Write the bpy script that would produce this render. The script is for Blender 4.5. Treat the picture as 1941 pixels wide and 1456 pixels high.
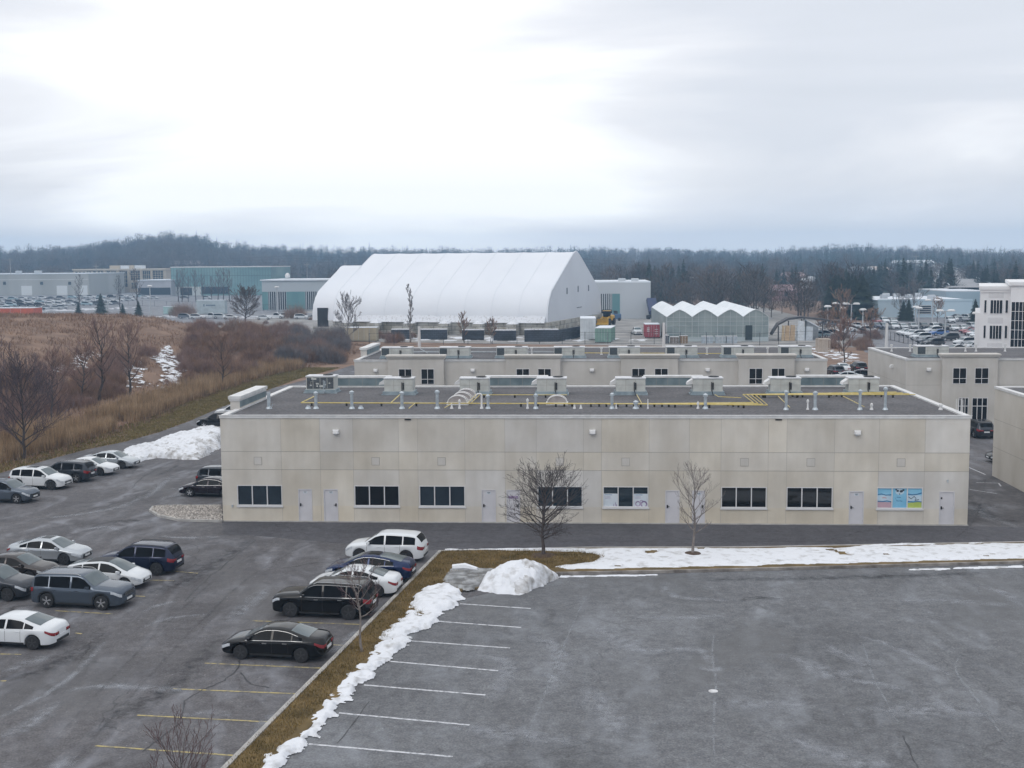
import bpy, bmesh, math, random
import numpy as np
from mathutils import Matrix, Vector
sc = bpy.context.scene
for o in list(bpy.data.objects): bpy.data.objects.remove(o)
# ---------------------------------------------------------------- camera
F, YAW, PITCH, ROLL, HC = 2292.43, -.059226, .099993, -.0070375, 15.3775
cf = np.array([math.sin(YAW)*math.cos(PITCH), math.cos(YAW)*math.cos(PITCH), -math.sin(PITCH)])
r0 = np.cross(cf, [0, 0, 1]); r0 /= np.linalg.norm(r0); u0 = np.cross(r0, cf)
cr = r0*math.cos(ROLL)+u0*math.sin(ROLL); cu = u0*math.cos(ROLL)-r0*math.sin(ROLL)
CP = np.array([0, 0, HC])
cam = bpy.data.objects.new('camera', bpy.data.cameras.new('camera'))
sc.collection.objects.link(cam); sc.camera = cam
M = Matrix.Identity(4)
for i in range(3):
    M[i][0] = cr[i]; M[i][1] = cu[i]; M[i][2] = -cf[i]; M[i][3] = CP[i]
cam.matrix_world = M
cam.data.sensor_width = 36; cam.data.lens = 36*F/1941; cam.data.clip_start = .3; cam.data.clip_end = 12000
def ray(u, v): return cf*F+cr*(u-970.5)-cu*(v-728)
def G(u, v, z=0):            # where the photograph's ray meets the real horizontal plane z
    d = ray(u, v); t = (z-HC)/d[2]; return (float(d[0]*t), float(d[1]*t))
def D(u, v, Y):              # where it meets the real vertical plane y = Y
    d = ray(u, v); t = Y/d[1]; return (float(d[0]*t), float(HC+d[2]*t))
# ---------------------------------------------------------------- world
SUN_EL, SUN_AZ = math.radians(42), math.radians(215)   # azimuth clockwise from +Y
world = bpy.data.worlds.new('World'); sc.world = world; world.use_nodes = True
nt = world.node_tree; N = nt.nodes; LK = nt.links; N.clear()
def nd(t, **k):
    n = N.new(t)
    for a, b in k.items(): setattr(n, a, b)
    return n
def wmath(op, a, b=None, c=None, clamp=False):
    n = nd('ShaderNodeMath', operation=op); n.use_clamp = clamp
    for i, v in enumerate((a, b, c)):
        if v is None: continue
        if isinstance(v, (int, float)): n.inputs[i].default_value = v
        else: LK.new(v, n.inputs[i])
    return n.outputs[0]
sky = nd('ShaderNodeTexSky', sky_type='NISHITA'); sky.sun_disc = False
sky.sun_elevation = SUN_EL; sky.sun_rotation = SUN_AZ; sky.dust_density = 3
tc = nd('ShaderNodeTexCoord'); mp = nd('ShaderNodeMapping'); mp.inputs['Scale'].default_value = (1.3, 1, 7.5)
LK.new(tc.outputs['Generated'], mp.inputs[0])
ns = nd('ShaderNodeTexNoise'); ns.inputs['Scale'].default_value = 1.6; ns.inputs['Detail'].default_value = 6; ns.inputs['Roughness'].default_value = .48; ns.inputs['Distortion'].default_value = .5
LK.new(mp.outputs[0], ns.inputs['Vector'])
sep = nd('ShaderNodeSeparateXYZ'); LK.new(tc.outputs['Generated'], sep.inputs[0])
bd = Vector(ray(640, -40)).normalized()                # the bright patch of thin cloud
dt = nd('ShaderNodeVectorMath', operation='DISTANCE'); dt.inputs[1].default_value = bd
ms = nd('ShaderNodeMapping'); ms.inputs['Scale'].default_value = (1, 1, 1)
LK.new(tc.outputs['Generated'], dt.inputs[0])
blob = wmath('SUBTRACT', 1, wmath('DIVIDE', dt.outputs['Value'], .37), clamp=True)
bright = wmath('ADD', wmath('MULTIPLY', blob, 1.4), wmath('MULTIPLY_ADD', ns.outputs[0], 2.9, -1.3))
bright = wmath('ADD', bright, wmath('MULTIPLY', wmath('SUBTRACT', sep.outputs[2], .3, clamp=True), 1.6), clamp=True)
cr_ = nd('ShaderNodeValToRGB'); el = cr_.color_ramp.elements
el[0].position = 0; el[0].color = (.76, .79, .85, 1); el[1].position = 1; el[1].color = (1.2, 1.21, 1.22, 1)
for p, c in ((.3, (.80, .825, .885, 1)), (.62, (.93, .94, .98, 1))):
    e = el.new(p); e.color = c
LK.new(bright, cr_.inputs[0])
up = wmath('MULTIPLY_ADD', wmath('SUBTRACT', sep.outputs[2], .25, clamp=True), .15, 1.0)
low = wmath('MULTIPLY_ADD', wmath('SUBTRACT', .06, sep.outputs[2], clamp=True), 6.0, 1.0); up = wmath('MULTIPLY', up, low)
mul = nd('ShaderNodeVectorMath', operation='SCALE'); LK.new(cr_.outputs[0], mul.inputs[0]); LK.new(wmath('MULTIPLY', up, 10), mul.inputs['Scale'])
mx = nd('ShaderNodeMix', data_type='RGBA'); mx.inputs[0].default_value = .93
LK.new(sky.outputs[0], mx.inputs[6]); LK.new(mul.outputs[0], mx.inputs[7])
bg = nd('ShaderNodeBackground'); bg.inputs[1].default_value = .1; out = nd('ShaderNodeOutputWorld')
LK.new(mx.outputs[2], bg.inputs[0]); LK.new(bg.outputs[0], out.inputs[0])
# ---------------------------------------------------------------- sun (behind overcast)
sl = bpy.data.lights.new('sun', 'SUN'); sl.energy = .55; sl.angle = math.radians(25); sl.color = (1, .96, .9)
so = bpy.data.objects.new('sun', sl); sc.collection.objects.link(so)
sd = Vector((math.sin(SUN_AZ)*math.cos(SUN_EL), math.cos(SUN_AZ)*math.cos(SUN_EL), math.sin(SUN_EL)))
so.rotation_euler = sd.to_track_quat('Z', 'Y').to_euler()
sc.view_settings.view_transform = 'Standard'; sc.view_settings.look = 'None'; sc.view_settings.exposure = .12; sc.view_settings.gamma = 1
# ---------------------------------------------------------------- materials
def newmat(name):
    m = bpy.data.materials.new(name); m.use_nodes = True; return m, m.node_tree, m.node_tree.nodes['Principled BSDF']
MATS = {}
def mat(name, c1, c2=None, scale=3.0, rough=.8, metal=0, bump=0, stretch=(1, 1, 1), lo=.35, hi=.65, attr=None, obj=False, island=0, coat=0, detail=5, spec=None, ocol=False, alpha=None, big=None):
    if name in MATS: return MATS[name]
    m, t, b = newmat(name); MATS[name] = m; n = t.nodes; L = t.links
    b.inputs['Roughness'].default_value = rough; b.inputs['Metallic'].default_value = metal
    if spec is not None: b.inputs['Specular IOR Level'].default_value = spec
    if coat: b.inputs['Coat Weight'].default_value = coat; b.inputs['Coat Roughness'].default_value = .08
    b.inputs['Base Color'].default_value = (*c1, 1)
    if alpha is not None: b.inputs['Alpha'].default_value = alpha
    if c2 is None and not ocol: return m
    if obj: tcn = n.new('ShaderNodeTexCoord'); src = tcn.outputs['Object']
    else: g = n.new('ShaderNodeNewGeometry'); src = g.outputs['Position']
    mpn = n.new('ShaderNodeMapping'); mpn.inputs['Scale'].default_value = stretch; L.new(src, mpn.inputs[0])
    no = n.new('ShaderNodeTexNoise'); no.inputs['Scale'].default_value = scale; no.inputs['Detail'].default_value = detail; L.new(mpn.outputs[0], no.inputs['Vector'])
    rp = n.new('ShaderNodeValToRGB'); rp.color_ramp.elements[0].position = lo; rp.color_ramp.elements[1].position = hi
    rp.color_ramp.elements[0].color = (*c1, 1); rp.color_ramp.elements[1].color = (*(c2 or (1, 1, 1)), 1)
    L.new(no.outputs[0], rp.inputs[0]); col = rp.outputs[0]
    def mulc(col, other):
        x = n.new('ShaderNodeMix'); x.data_type = 'RGBA'; x.blend_type = 'MULTIPLY'; x.inputs[0].default_value = 1
        L.new(col, x.inputs[6]); L.new(other, x.inputs[7]); return x.outputs[2]
    if attr:
        a = n.new('ShaderNodeAttribute'); a.attribute_name = attr; col = mulc(col, a.outputs['Color'])
    if big:
        for (bs_, ba, bst) in big:
            m2 = n.new('ShaderNodeMapping'); m2.inputs['Scale'].default_value = bst; L.new(src, m2.inputs[0]); q = n.new('ShaderNodeTexNoise'); q.inputs['Scale'].default_value = bs_; q.inputs['Detail'].default_value = 7; L.new(m2.outputs[0], q.inputs['Vector'])
            mr = n.new('ShaderNodeMapRange'); mr.inputs[1].default_value = .35; mr.inputs[2].default_value = .65; mr.inputs[3].default_value = 1-ba; mr.inputs[4].default_value = 1+ba*.6; L.new(q.outputs[0], mr.inputs[0]); col = mulc(col, mr.outputs[0])
    if ocol:
        a = n.new('ShaderNodeObjectInfo'); col = mulc(col, a.outputs['Color'])
    if island:
        g2 = n.new('ShaderNodeNewGeometry'); mr = n.new('ShaderNodeMapRange'); mr.inputs[3].default_value = 1-island; mr.inputs[4].default_value = 1+island
        L.new(g2.outputs['Random Per Island'], mr.inputs[0]); col = mulc(col, mr.outputs[0])
    L.new(col, b.inputs['Base Color'])
    if bump:
        bn = n.new('ShaderNodeBump'); bn.inputs['Strength'].default_value = bump; bn.inputs['Distance'].default_value = .05
        L.new(no.outputs[0], bn.inputs['Height']); L.new(bn.outputs[0], b.inputs['Normal'])
    return m
def asphalt(name, dark, light, salt, saltamt=.5, crack=.5, rough=.85, rot=0.0):
    m, t, b = newmat(name); n = t.nodes; L = t.links; b.inputs['Roughness'].default_value = rough; b.inputs['Specular IOR Level'].default_value = .35
    g = n.new('ShaderNodeNewGeometry'); P = g.outputs['Position']
    def noise(s, d=5, st=(1, 1, 1), dist=0, r=0, off=0):
        mpn = n.new('ShaderNodeMapping'); mpn.inputs['Scale'].default_value = st; mpn.inputs['Rotation'].default_value = (0, 0, r); mpn.inputs['Location'].default_value = (off, off, 0)
        L.new(P, mpn.inputs[0]); q = n.new('ShaderNodeTexNoise'); q.inputs['Scale'].default_value = s; q.inputs['Detail'].default_value = d; q.inputs['Distortion'].default_value = dist; L.new(mpn.outputs[0], q.inputs['Vector']); return q.outputs[0]
    def ramp(v, a, bb, c0=(0, 0, 0), c1=(1, 1, 1)):
        q = n.new('ShaderNodeValToRGB'); q.color_ramp.elements[0].position = a; q.color_ramp.elements[1].position = bb
        q.color_ramp.elements[0].color = (*c0, 1); q.color_ramp.elements[1].color = (*c1, 1); L.new(v, q.inputs[0]); return q.outputs[0]
    def mix(f, a, bb, mode='MIX'):
        x = n.new('ShaderNodeMix'); x.data_type = 'RGBA'; x.blend_type = mode
        for s, i in ((f, 0), (a, 6), (bb, 7)):
            if isinstance(s, (int, float)): x.inputs[i].default_value = s
            elif isinstance(s, tuple): x.inputs[i].default_value = (*s, 1)
            else: L.new(s, x.inputs[i])
        return x.outputs[2]
    base = ramp(noise(.16, 6, dist=.6), .3, .7, dark, light)
    base = mix(.75, base, ramp(noise(14, 3), .3, .7, (.56, .56, .58), (1.44, 1.44, 1.42)), 'MULTIPLY')
    base = mix(.75, base, ramp(noise(4.2, 4), .35, .65, (.82, .80, .83), (1.18, 1.2, 1.2)), 'MULTIPLY')
    base = mix(.45, base, ramp(noise(1.6, 6), .32, .68, (.66, .65, .68), (1.36, 1.38, 1.38)), 'MULTIPLY')
    wv = ramp(noise(.28, 7, (1, .32, 1), 2.2, rot), .46, .72)           # salt washed along the drains
    w2 = ramp(noise(.9, 6, (1, .6, 1), 1.0, rot, 30), .36, .68)
    sm = mix(1.0, wv, w2, 'MULTIPLY')
    sc_ = n.new('ShaderNodeMath'); sc_.operation = 'MULTIPLY'; sc_.inputs[1].default_value = saltamt; sc_.use_clamp = True; L.new(sm, sc_.inputs[0])
    base = mix(sc_.outputs[0], base, salt)
    wet = ramp(noise(.11, 5, (1, .5, 1), 1.3, -rot, 77), .56, .68)
    wm = n.new('ShaderNodeMath'); wm.operation = 'MULTIPLY'; wm.inputs[1].default_value = .45; L.new(wet, wm.inputs[0])
    base = mix(wm.outputs[0], base, tuple(x*.62 for x in dark))
    # cracks
    mpn = n.new('ShaderNodeMapping'); L.new(P, mpn.inputs[0])
    q = n.new('ShaderNodeTexNoise'); q.inputs['Scale'].default_value = .8; q.inputs['Detail'].default_value = 5; L.new(P, q.inputs['Vector'])
    va = n.new('ShaderNodeVectorMath'); va.operation = 'MULTIPLY_ADD'; va.inputs[1].default_value = (1.6, 1.6, 0); L.new(q.outputs['Color'], va.inputs[0]); L.new(P, va.inputs[2])
    vo = n.new('ShaderNodeTexVoronoi'); vo.feature = 'DISTANCE_TO_EDGE'; vo.inputs['Scale'].default_value = .13; L.new(va.outputs[0], vo.inputs['Vector'])
    cm = ramp(vo.outputs['Distance'], .0015, .005, (1, 1, 1), (0, 0, 0))
    gate = ramp(noise(.09, 2, off=12), .5, .56)
    cm = mix(1.0, cm, gate, 'MULTIPLY')
    cs = n.new('ShaderNodeMath'); cs.operation = 'MULTIPLY'; cs.inputs[1].default_value = crack; L.new(cm, cs.inputs[0])
    base = mix(cs.outputs[0], base, tuple(x*.35 for x in dark))
    sp = ramp(noise(7.5, 2, off=5), .70, .73); s2 = n.new('ShaderNodeMath'); s2.operation = 'MULTIPLY'; s2.inputs[1].default_value = .5*saltamt; L.new(sp, s2.inputs[0])
    base = mix(s2.outputs[0], base, tuple(min(1, x*1.5) for x in salt))
    L.new(base, b.inputs['Base Color'])
    rr = ramp(wet, 0, 1, (rough,)*3, (.5,)*3); L.new(rr, b.inputs['Roughness'])
    bn = n.new('ShaderNodeBump'); bn.inputs['Strength'].default_value = .25; bn.inputs['Distance'].default_value = .02; L.new(noise(30, 3), bn.inputs['Height']); L.new(bn.outputs[0], b.inputs['Normal'])
    MATS[name] = m; return m
def snowmat(name, c=(.68, .70, .74), dirt=(.30, .29, .28), lo=.62, hi=.78, ds=.9):
    m = mat(name, c, dirt, scale=ds, rough=.75, bump=.0, lo=lo, hi=hi, detail=9)
    t = m.node_tree; n = t.nodes; g = n.new('ShaderNodeNewGeometry'); q = n.new('ShaderNodeTexNoise'); q.inputs['Scale'].default_value = 3.5; q.inputs['Detail'].default_value = 8
    t.links.new(g.outputs['Position'], q.inputs['Vector']); bn = n.new('ShaderNodeBump'); bn.inputs['Strength'].default_value = .6; bn.inputs['Distance'].default_value = .12
    t.links.new(q.outputs[0], bn.inputs['Height']); t.links.new(bn.outputs[0], n['Principled BSDF'].inputs['Normal']); return m
# ---------------------------------------------------------------- mesh helpers
class MB:
    def __init__(s): s.v = []; s.f = []; s.m = []; s.col = None
    def quad(s, a, b, c, d, m=0): i = len(s.v); s.v += [a, b, c, d]; s.f.append((i, i+1, i+2, i+3)); s.m.append(m)
    def poly(s, pts, m=0): i = len(s.v); s.v += list(pts); s.f.append(tuple(range(i, i+len(pts)))); s.m.append(m)
    def box(s, x0, x1, y0, y1, z0, z1, m=0, T=None):
        p = [(x0, y0, z0), (x1, y0, z0), (x1, y1, z0), (x0, y1, z0), (x0, y0, z1), (x1, y0, z1), (x1, y1, z1), (x0, y1, z1)]
        if T: p = [T(*q) for q in p]
        i = len(s.v); s.v += p
        for f in ((0, 3, 2, 1), (4, 5, 6, 7), (0, 1, 5, 4), (1, 2, 6, 5), (2, 3, 7, 6), (3, 0, 4, 7)): s.f.append(tuple(i+k for k in f)); s.m.append(m)
        return s
    def bbox(s, x0, x1, y0, y1, z0, z1, b=.03, m=0):     # box with chamfered vertical and top edges
        r = lambda e: [(x0+e+b, y0+e), (x1-e-b, y0+e), (x1-e, y0+e+b), (x1-e, y1-e-b), (x1-e-b, y1-e), (x0+e+b, y1-e), (x0+e, y1-e-b), (x0+e, y0+e+b)]
        s.rings([[(*p, z0) for p in r(0)], [(*p, z1-b) for p in r(0)], [(*p, z1) for p in r(b)]], m, True, True); return s
    def rings(s, R, m=0, cap0=False, cap1=False, closed=True):
        i = len(s.v); n = len(R[0])
        for r in R: s.v += list(r)
        for a in range(len(R)-1):
            for k in range(n if closed else n-1):
                k2 = (k+1) % n; s.f.append((i+a*n+k, i+a*n+k2, i+(a+1)*n+k2, i+(a+1)*n+k)); s.m.append(m)
        if cap0: s.f.append(tuple(i+k for k in reversed(range(n)))); s.m.append(m)
        if cap1: s.f.append(tuple(i+(len(R)-1)*n+k for k in range(n))); s.m.append(m)
    def tube(s, pts, r, n=6, m=0, cap=True):
        pts = [Vector(p) for p in pts]; R = []
        if not isinstance(r, (list, tuple)): r = [r]*len(pts)
        a = None
        for i, p in enumerate(pts):
            d = (pts[min(i+1, len(pts)-1)]-pts[max(i-1, 0)]).normalized()
            if a is None: a = d.orthogonal().normalized()
            else: a = (a-d*a.dot(d)).normalized()
            b = d.cross(a)
            R.append([tuple(p+(a*math.cos(2*math.pi*k/n)+b*math.sin(2*math.pi*k/n))*r[i]) for k in range(n)])
        s.rings(R, m, cap, cap); return s
    def lathe(s, prof, c=(0, 0, 0), axis='z', n=16, m=0):    # prof: (r, h)
        R = []
        for r, h in prof:
            q = []
            for k in range(n):
                a = 2*math.pi*k/n; x, y = r*math.cos(a), r*math.sin(a)
                p = (x, y, h) if axis == 'z' else ((x, h, y) if axis == 'y' else (h, x, y))
                q.append((c[0]+p[0], c[1]+p[1], c[2]+p[2]))
            R.append(q)
        s.rings(R, m, True, True); return s
    def build(s, name, mats, parent=None, smooth=False, **tags):
        me = bpy.data.meshes.new(name); me.from_pydata([tuple(map(float, v)) for v in s.v], [], s.f)
        if not isinstance(mats, (list, tuple)): mats = [mats]
        for mm in mats: me.materials.append(mm)
        if len(mats) > 1: me.polygons.foreach_set('material_index', s.m)
        if smooth: me.polygons.foreach_set('use_smooth', [True]*len(s.f))
        if smooth and smooth != 2:
            try: me.set_sharp_from_angle(angle=math.radians(smooth if smooth > 2 else 38))
            except Exception: pass
        if s.col is not None:
            ca = me.color_attributes.new('tint', 'FLOAT_COLOR', 'CORNER'); k = 0; buf = []
            for f, c in zip(s.f, s.col): buf += list((*c, 1))*len(f)
            ca.data.foreach_set('color', buf)
        me.update(); o = bpy.data.objects.new(name, me); sc.collection.objects.link(o)
        if parent: o.parent = parent
        tag(o, **tags); return o
def tag(o, label=None, cat=None, group=None, kind=None):
    if label: o['label'] = label
    if cat: o['category'] = cat
    if group: o['group'] = group
    if kind: o['kind'] = kind
    return o
def empty(name, loc=(0, 0, 0), rz=0, **t):
    o = bpy.data.objects.new(name, None); sc.collection.objects.link(o); o.location = loc; o.rotation_euler = (0, 0, rz); o.empty_display_size = .3; return tag(o, **t)
def copy_tree(o, loc=None, rz=None, parent=None, **t):
    c = o.copy(); sc.collection.objects.link(c)
    if parent is not None: c.parent = parent
    if loc is not None: c.location = loc
    if rz is not None: c.rotation_euler = (0, 0, rz)
    for ch in o.children: copy_tree(ch, parent=c)
    return tag(c, **t)
def np_mesh(name, V, Fc, mats, k=3, parent=None, mi=None, smooth=False, **t):
    me = bpy.data.meshes.new(name); V = np.asarray(V, dtype=np.float32).reshape(-1, 3); Fc = np.asarray(Fc, dtype=np.int32).reshape(-1, k)
    me.vertices.add(len(V)); me.vertices.foreach_set('co', V.ravel()); me.loops.add(Fc.size); me.loops.foreach_set('vertex_index', Fc.ravel())
    me.polygons.add(len(Fc)); me.polygons.foreach_set('loop_start', np.arange(0, Fc.size, k, dtype=np.int32)); me.polygons.foreach_set('loop_total', np.full(len(Fc), k, dtype=np.int32))
    for mm in (mats if isinstance(mats, (list, tuple)) else [mats]): me.materials.append(mm)
    if mi is not None: me.polygons.foreach_set('material_index', np.asarray(mi, dtype=np.int32))
    if smooth: me.polygons.foreach_set('use_smooth', np.ones(len(Fc), dtype=bool))
    me.update(); me.validate(); o = bpy.data.objects.new(name, me); sc.collection.objects.link(o)
    if parent: o.parent = parent
    return tag(o, **t)
def interp(x, P): return float(np.interp(x, [p[0] for p in P], [p[1] for p in P]))
def inpoly(x, y, P):
    x = np.asarray(x); y = np.asarray(y); c = np.zeros(x.shape, bool); n = len(P)
    for i in range(n):
        x1, y1 = P[i]; x2, y2 = P[(i+1) % n]
        if y1 == y2: continue
        c ^= ((y1 > y) != (y2 > y)) & (x < (x2-x1)*(y-y1)/(y2-y1)+x1)
    return c
def pdist(x, y, P, closed=True):
    d = np.full(np.shape(x), 1e9); n = len(P)
    for i in range(n if closed else n-1):
        x1, y1 = P[i]; x2, y2 = P[(i+1) % n]; dx, dy = x2-x1, y2-y1
        t = np.clip(((x-x1)*dx+(y-y1)*dy)/max(dx*dx+dy*dy, 1e-9), 0, 1)
        d = np.minimum(d, np.hypot(x-x1-t*dx, y-y1-t*dy))
    return d
def vnoise(x, y, s, seed=0, oct=4):      # cheap smooth value noise 0..1
    tot = 0; amp = 1; norm = 0; rs = np.random.RandomState(seed)
    tab = rs.rand(256, 256)
    for o in range(oct):
        X = np.asarray(x)*s*2**o+17.3*o; Y = np.asarray(y)*s*2**o+9.1*o
        xi = np.floor(X).astype(int); yi = np.floor(Y).astype(int); fx = X-xi; fy = Y-yi; fx = fx*fx*(3-2*fx); fy = fy*fy*(3-2*fy)
        a = tab[xi % 256, yi % 256]; b = tab[(xi+1) % 256, yi % 256]; c = tab[xi % 256, (yi+1) % 256]; d = tab[(xi+1) % 256, (yi+1) % 256]
        tot = tot+amp*((a*(1-fx)+b*fx)*(1-fy)+(c*(1-fx)+d*fx)*fy); norm += amp; amp *= .5
    return tot/norm
rnd = random.Random(7)
# ================================================================ TERRAIN
PHI = -.1145; dS = (math.cos(PHI), math.sin(PHI)); nS = (-dS[1], dS[0])
FOOT = [G(-700, 1120), G(0, 893), G(90, 868), G(165, 848), G(232, 822), G(300, 795), G(400, 752), G(470, 728), G(560, 703), G(630, 690), G(676, 672), G(690, 664)]
FOOT = FOOT+[(-32, 215), (-45, 232), (-70, 246), (-260, 262)]
MPOLY = FOOT+[(-400, 262), (-400, 40)]
SKY = [(-300, 462), (0, 466), (150, 462), (240, 448), (330, 436), (380, 442), (440, 457), (560, 464), (700, 466), (900, 471), (1100, 470), (1300, 473), (1450, 476), (1540, 467), (1600, 466), (1700, 469), (1850, 474), (1941, 476), (2300, 470)]
def hgt(x, y):
    x = np.asarray(x, dtype=float); y = np.asarray(y, dtype=float)
    d = pdist(x, y, FOOT, False)*inpoly(x, y, MPOLY)
    t = np.clip(d/46, 0, 1); m = 7.6*(t*t*(3-2*t))*.75+7.6*.25*np.clip(d/60, 0, 1)
    m = m*np.clip((262-y)/30, 0, 1)+(vnoise(x, y, .07, 3)-.5)*1.3*np.clip(d/10, 0, 1)*np.clip((262-y)/30, 0, 1)
    r = np.hypot(x, y); az = np.arctan2(x, y)
    px = 970.5+F*np.tan(np.clip(az, -1.2, 1.2)-YAW)
    ysk = np.interp(px, [s[0] for s in SKY], [s[1] for s in SKY]); yh = 499.5-.00704*(px-970)
    R0 = np.interp(px, [0, 330, 700, 1250, 1941], [1350, 1150, 1500, 1500, 1250])
    hr = HC+(yh-ysk)/F*R0-np.interp(px, [0, 600, 1000, 1941], [19.5, 18.5, 16, 16])
    s0 = np.interp(px, [0, 600, 1100, 1300, 1941], [720, 720, 620, 480, 520])
    t = np.clip((r-s0)/(R0-s0), 0, 1); h = hr*(t**1.35)
    h = h+np.clip((r-s0)/300, 0, 1)*(vnoise(x, y, 1/140, 8, 3)-.5)*7*(1-t*.6)
    h = np.where(r > R0, h-(r-R0)*.03, h)
    return m+h
def zat(x, y): return float(hgt(np.array([x]), np.array([y]))[0])
GRASS = mat('dry_grass_ground', (.14, .086, .058), (.24, .155, .105), scale=.35, rough=1, bump=.5, lo=.3, hi=.7, island=0, detail=9)
def terrain():
    def axis(pts):
        out = []
        for (a, b, s) in pts: out += list(np.arange(a, b, s))
        return np.array(out)
    X = axis([(-1600, -400, 60), (-400, -140, 8), (-140, -25, 1.6), (-25, 120, 12), (120, 500, 25), (500, 1601, 60)])
    Y = axis([(-300, 30, 30), (30, 60, 5), (60, 270, 1.8), (270, 700, 14), (700, 1700, 22), (1700, 1801, 50)])
    gx, gy = np.meshgrid(X, Y); Z = hgt(gx, gy)
    near = ((gx < -25) & (gx > -140) & (gy < 262)); Z = Z+near*np.clip(Z, 0, 1)*(np.random.RandomState(1).rand(*Z.shape)-.5)*.25
    V = np.stack([gx, gy, Z-.02], -1).reshape(-1, 3); nx = len(X); ny = len(Y)
    i = (np.arange(ny-1)[:, None]*nx+np.arange(nx-1)[None]).ravel()
    np_mesh('ground', V, np.stack([i, i+1, i+1+nx, i+nx], -1), GRASS, 4, smooth=True, kind='structure')
terrain()
def sheet(name, P, z, m, kind='structure', **t):
    b = MB(); n = len(P); b.v = [(p[0], p[1], z) for p in P]; b.f = [tuple(range(n))]; b.m = [0]
    a = sum(P[i][0]*P[(i+1) % n][1]-P[(i+1) % n][0]*P[i][1] for i in range(n))
    if a < 0: b.f = [tuple(reversed(range(n)))]
    return b.build(name, m, kind=kind, **t)
A_LEFT = asphalt('asphalt_old', (.070, .066, .069), (.118, .113, .116), (.27, .28, .31), .8, .8, rot=.9)
A_RIGHT = asphalt('asphalt_salted', (.102, .104, .109), (.146, .150, .157), (.29, .31, .34), .6, .4, rot=.35)
A_LANE = asphalt('asphalt_newer', (.06, .058, .064), (.085, .083, .092), (.16, .16, .18), .3, .7, rot=1.5)
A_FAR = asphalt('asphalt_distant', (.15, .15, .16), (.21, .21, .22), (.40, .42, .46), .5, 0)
LB = [G(-700, 1110), G(0, 897), G(90, 872), G(165, 852), G(235, 838), G(300, 820), G(355, 800), G(420, 772), G(520, 735), G(600, 715), G(668, 692)]
sheet('parking_lot', [(-90, -20), (90, -20), (90, 150), (40, 150), (30, 140), (26, 150), (-27, 155)]+LB[::-1]+[(-90, 30)], .0, A_LEFT)
sheet('back_lane', [G(424, 1015), G(470, 1014), G(640, 1030), G(836, 1043), G(1400, 1042), G(1941, 1032), (46, 66), (46, 69), (22.6, 70.3), (-21.9, 70.4), G(421, 991)], .004, A_LANE)
E1 = [G(836, 1045), G(1080, 1086), G(1120, 1089), G(1500, 1081), G(1941, 1069), (60, 58.5), (60, 5), (-25, 5), G(470, 1500)]
sheet('car_park', [G(905, 1130), G(1055, 1094), G(1500, 1080), G(1941, 1068), (60, 58), (60, 5), (-14, 5), G(450, 1500), G(640, 1320), G(800, 1150)], .008, A_RIGHT)
sheet('service_yard', [(-45, 238), (-60, 262), (-120, 300), (-110, 420), (60, 420), (60, 215), (-10, 228)], .004, mat('gravel_yard', (.20, .19, .18), (.34, .33, .32), scale=.25, rough=1, detail=8))
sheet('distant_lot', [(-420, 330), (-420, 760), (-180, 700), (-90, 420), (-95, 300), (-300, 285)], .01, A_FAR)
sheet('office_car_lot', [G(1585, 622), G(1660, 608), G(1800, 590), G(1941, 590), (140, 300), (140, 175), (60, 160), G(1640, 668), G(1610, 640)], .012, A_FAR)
# winding kerbs
KERB = mat('kerb_concrete', (.30, .29, .28), (.42, .41, .39), scale=2, rough=.9, bump=.2)
def strip(name, path, w, z0, z1, m, kind='structure', **t):
    b = MB(); P = [Vector((p[0], p[1], 0)) for p in path]; R = []
    for i, p in enumerate(P):
        d = (P[min(i+1, len(P)-1)]-P[max(i-1, 0)]).normalized(); s = Vector((-d.y, d.x, 0))*w/2
        R.append([(p.x-s.x, p.y-s.y, z0), (p.x+s.x, p.y+s.y, z0), (p.x+s.x, p.y+s.y, z1), (p.x-s.x, p.y-s.y, z1)])
    b.rings(R, 0, True, True); return b.build(name, m, kind=kind, **t)
KA, KB = G(835, 1048), G(425, 1463)
kd = Vector((KB[0]-KA[0], KB[1]-KA[1], 0)); KB = (KA[0]+kd.x*1.4, KA[1]+kd.y*1.4)
strip('kerb', [KA, KB], .17, -.01, .15, KERB)
# long snowy strip kerbs
strip('kerb', [KA, G(1100, 1041.5), G(1400, 1041), G(1941, 1031), (60, 66.8)], .16, -.01, .13, KERB)
LOWK = [G(985, 1112), G(1055, 1090), G(1300, 1085), G(1500, 1080), G(1941, 1068), (60, 60)]
strip('kerb', LOWK, .17, -.01, .14, mat('kerb_stained', (.12, .105, .095), (.30, .28, .26), scale=1.5, rough=.95))
TURF = mat('winter_turf', (.075, .052, .018), (.17, .115, .045), scale=1.2, rough=1, bump=.8, lo=.3, hi=.7, detail=10)
IS1 = [KA, G(1100, 1041.5), G(1400, 1041), G(1941, 1031), (60, 66.8), (60, 60), G(1941, 1068), G(1500, 1080), G(1300, 1085), G(1055, 1090), G(985, 1112), G(880, 1120), G(760, 1205), G(690, 1275), G(600, 1370), G(500, 1475), G(440, 1530), KB]
def raised(name, P, z, m, kind='structure', **t):
    b = MB(); n = len(P); a = sum(P[i][0]*P[(i+1) % n][1]-P[(i+1) % n][0]*P[i][1] for i in range(n))
    if a < 0: P = P[::-1]
    b.v = [(p[0], p[1], 0) for p in P]+[(p[0], p[1], z) for p in P]; b.f = [tuple(range(n, 2*n))]; b.m = [0]
    for i in range(n): j = (i+1) % n; b.f.append((i, j, n+j, n+i)); b.m.append(0)
    return b.build(name, m, kind=kind, **t)
raised('grass_strip', IS1, .11, TURF)
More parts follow.
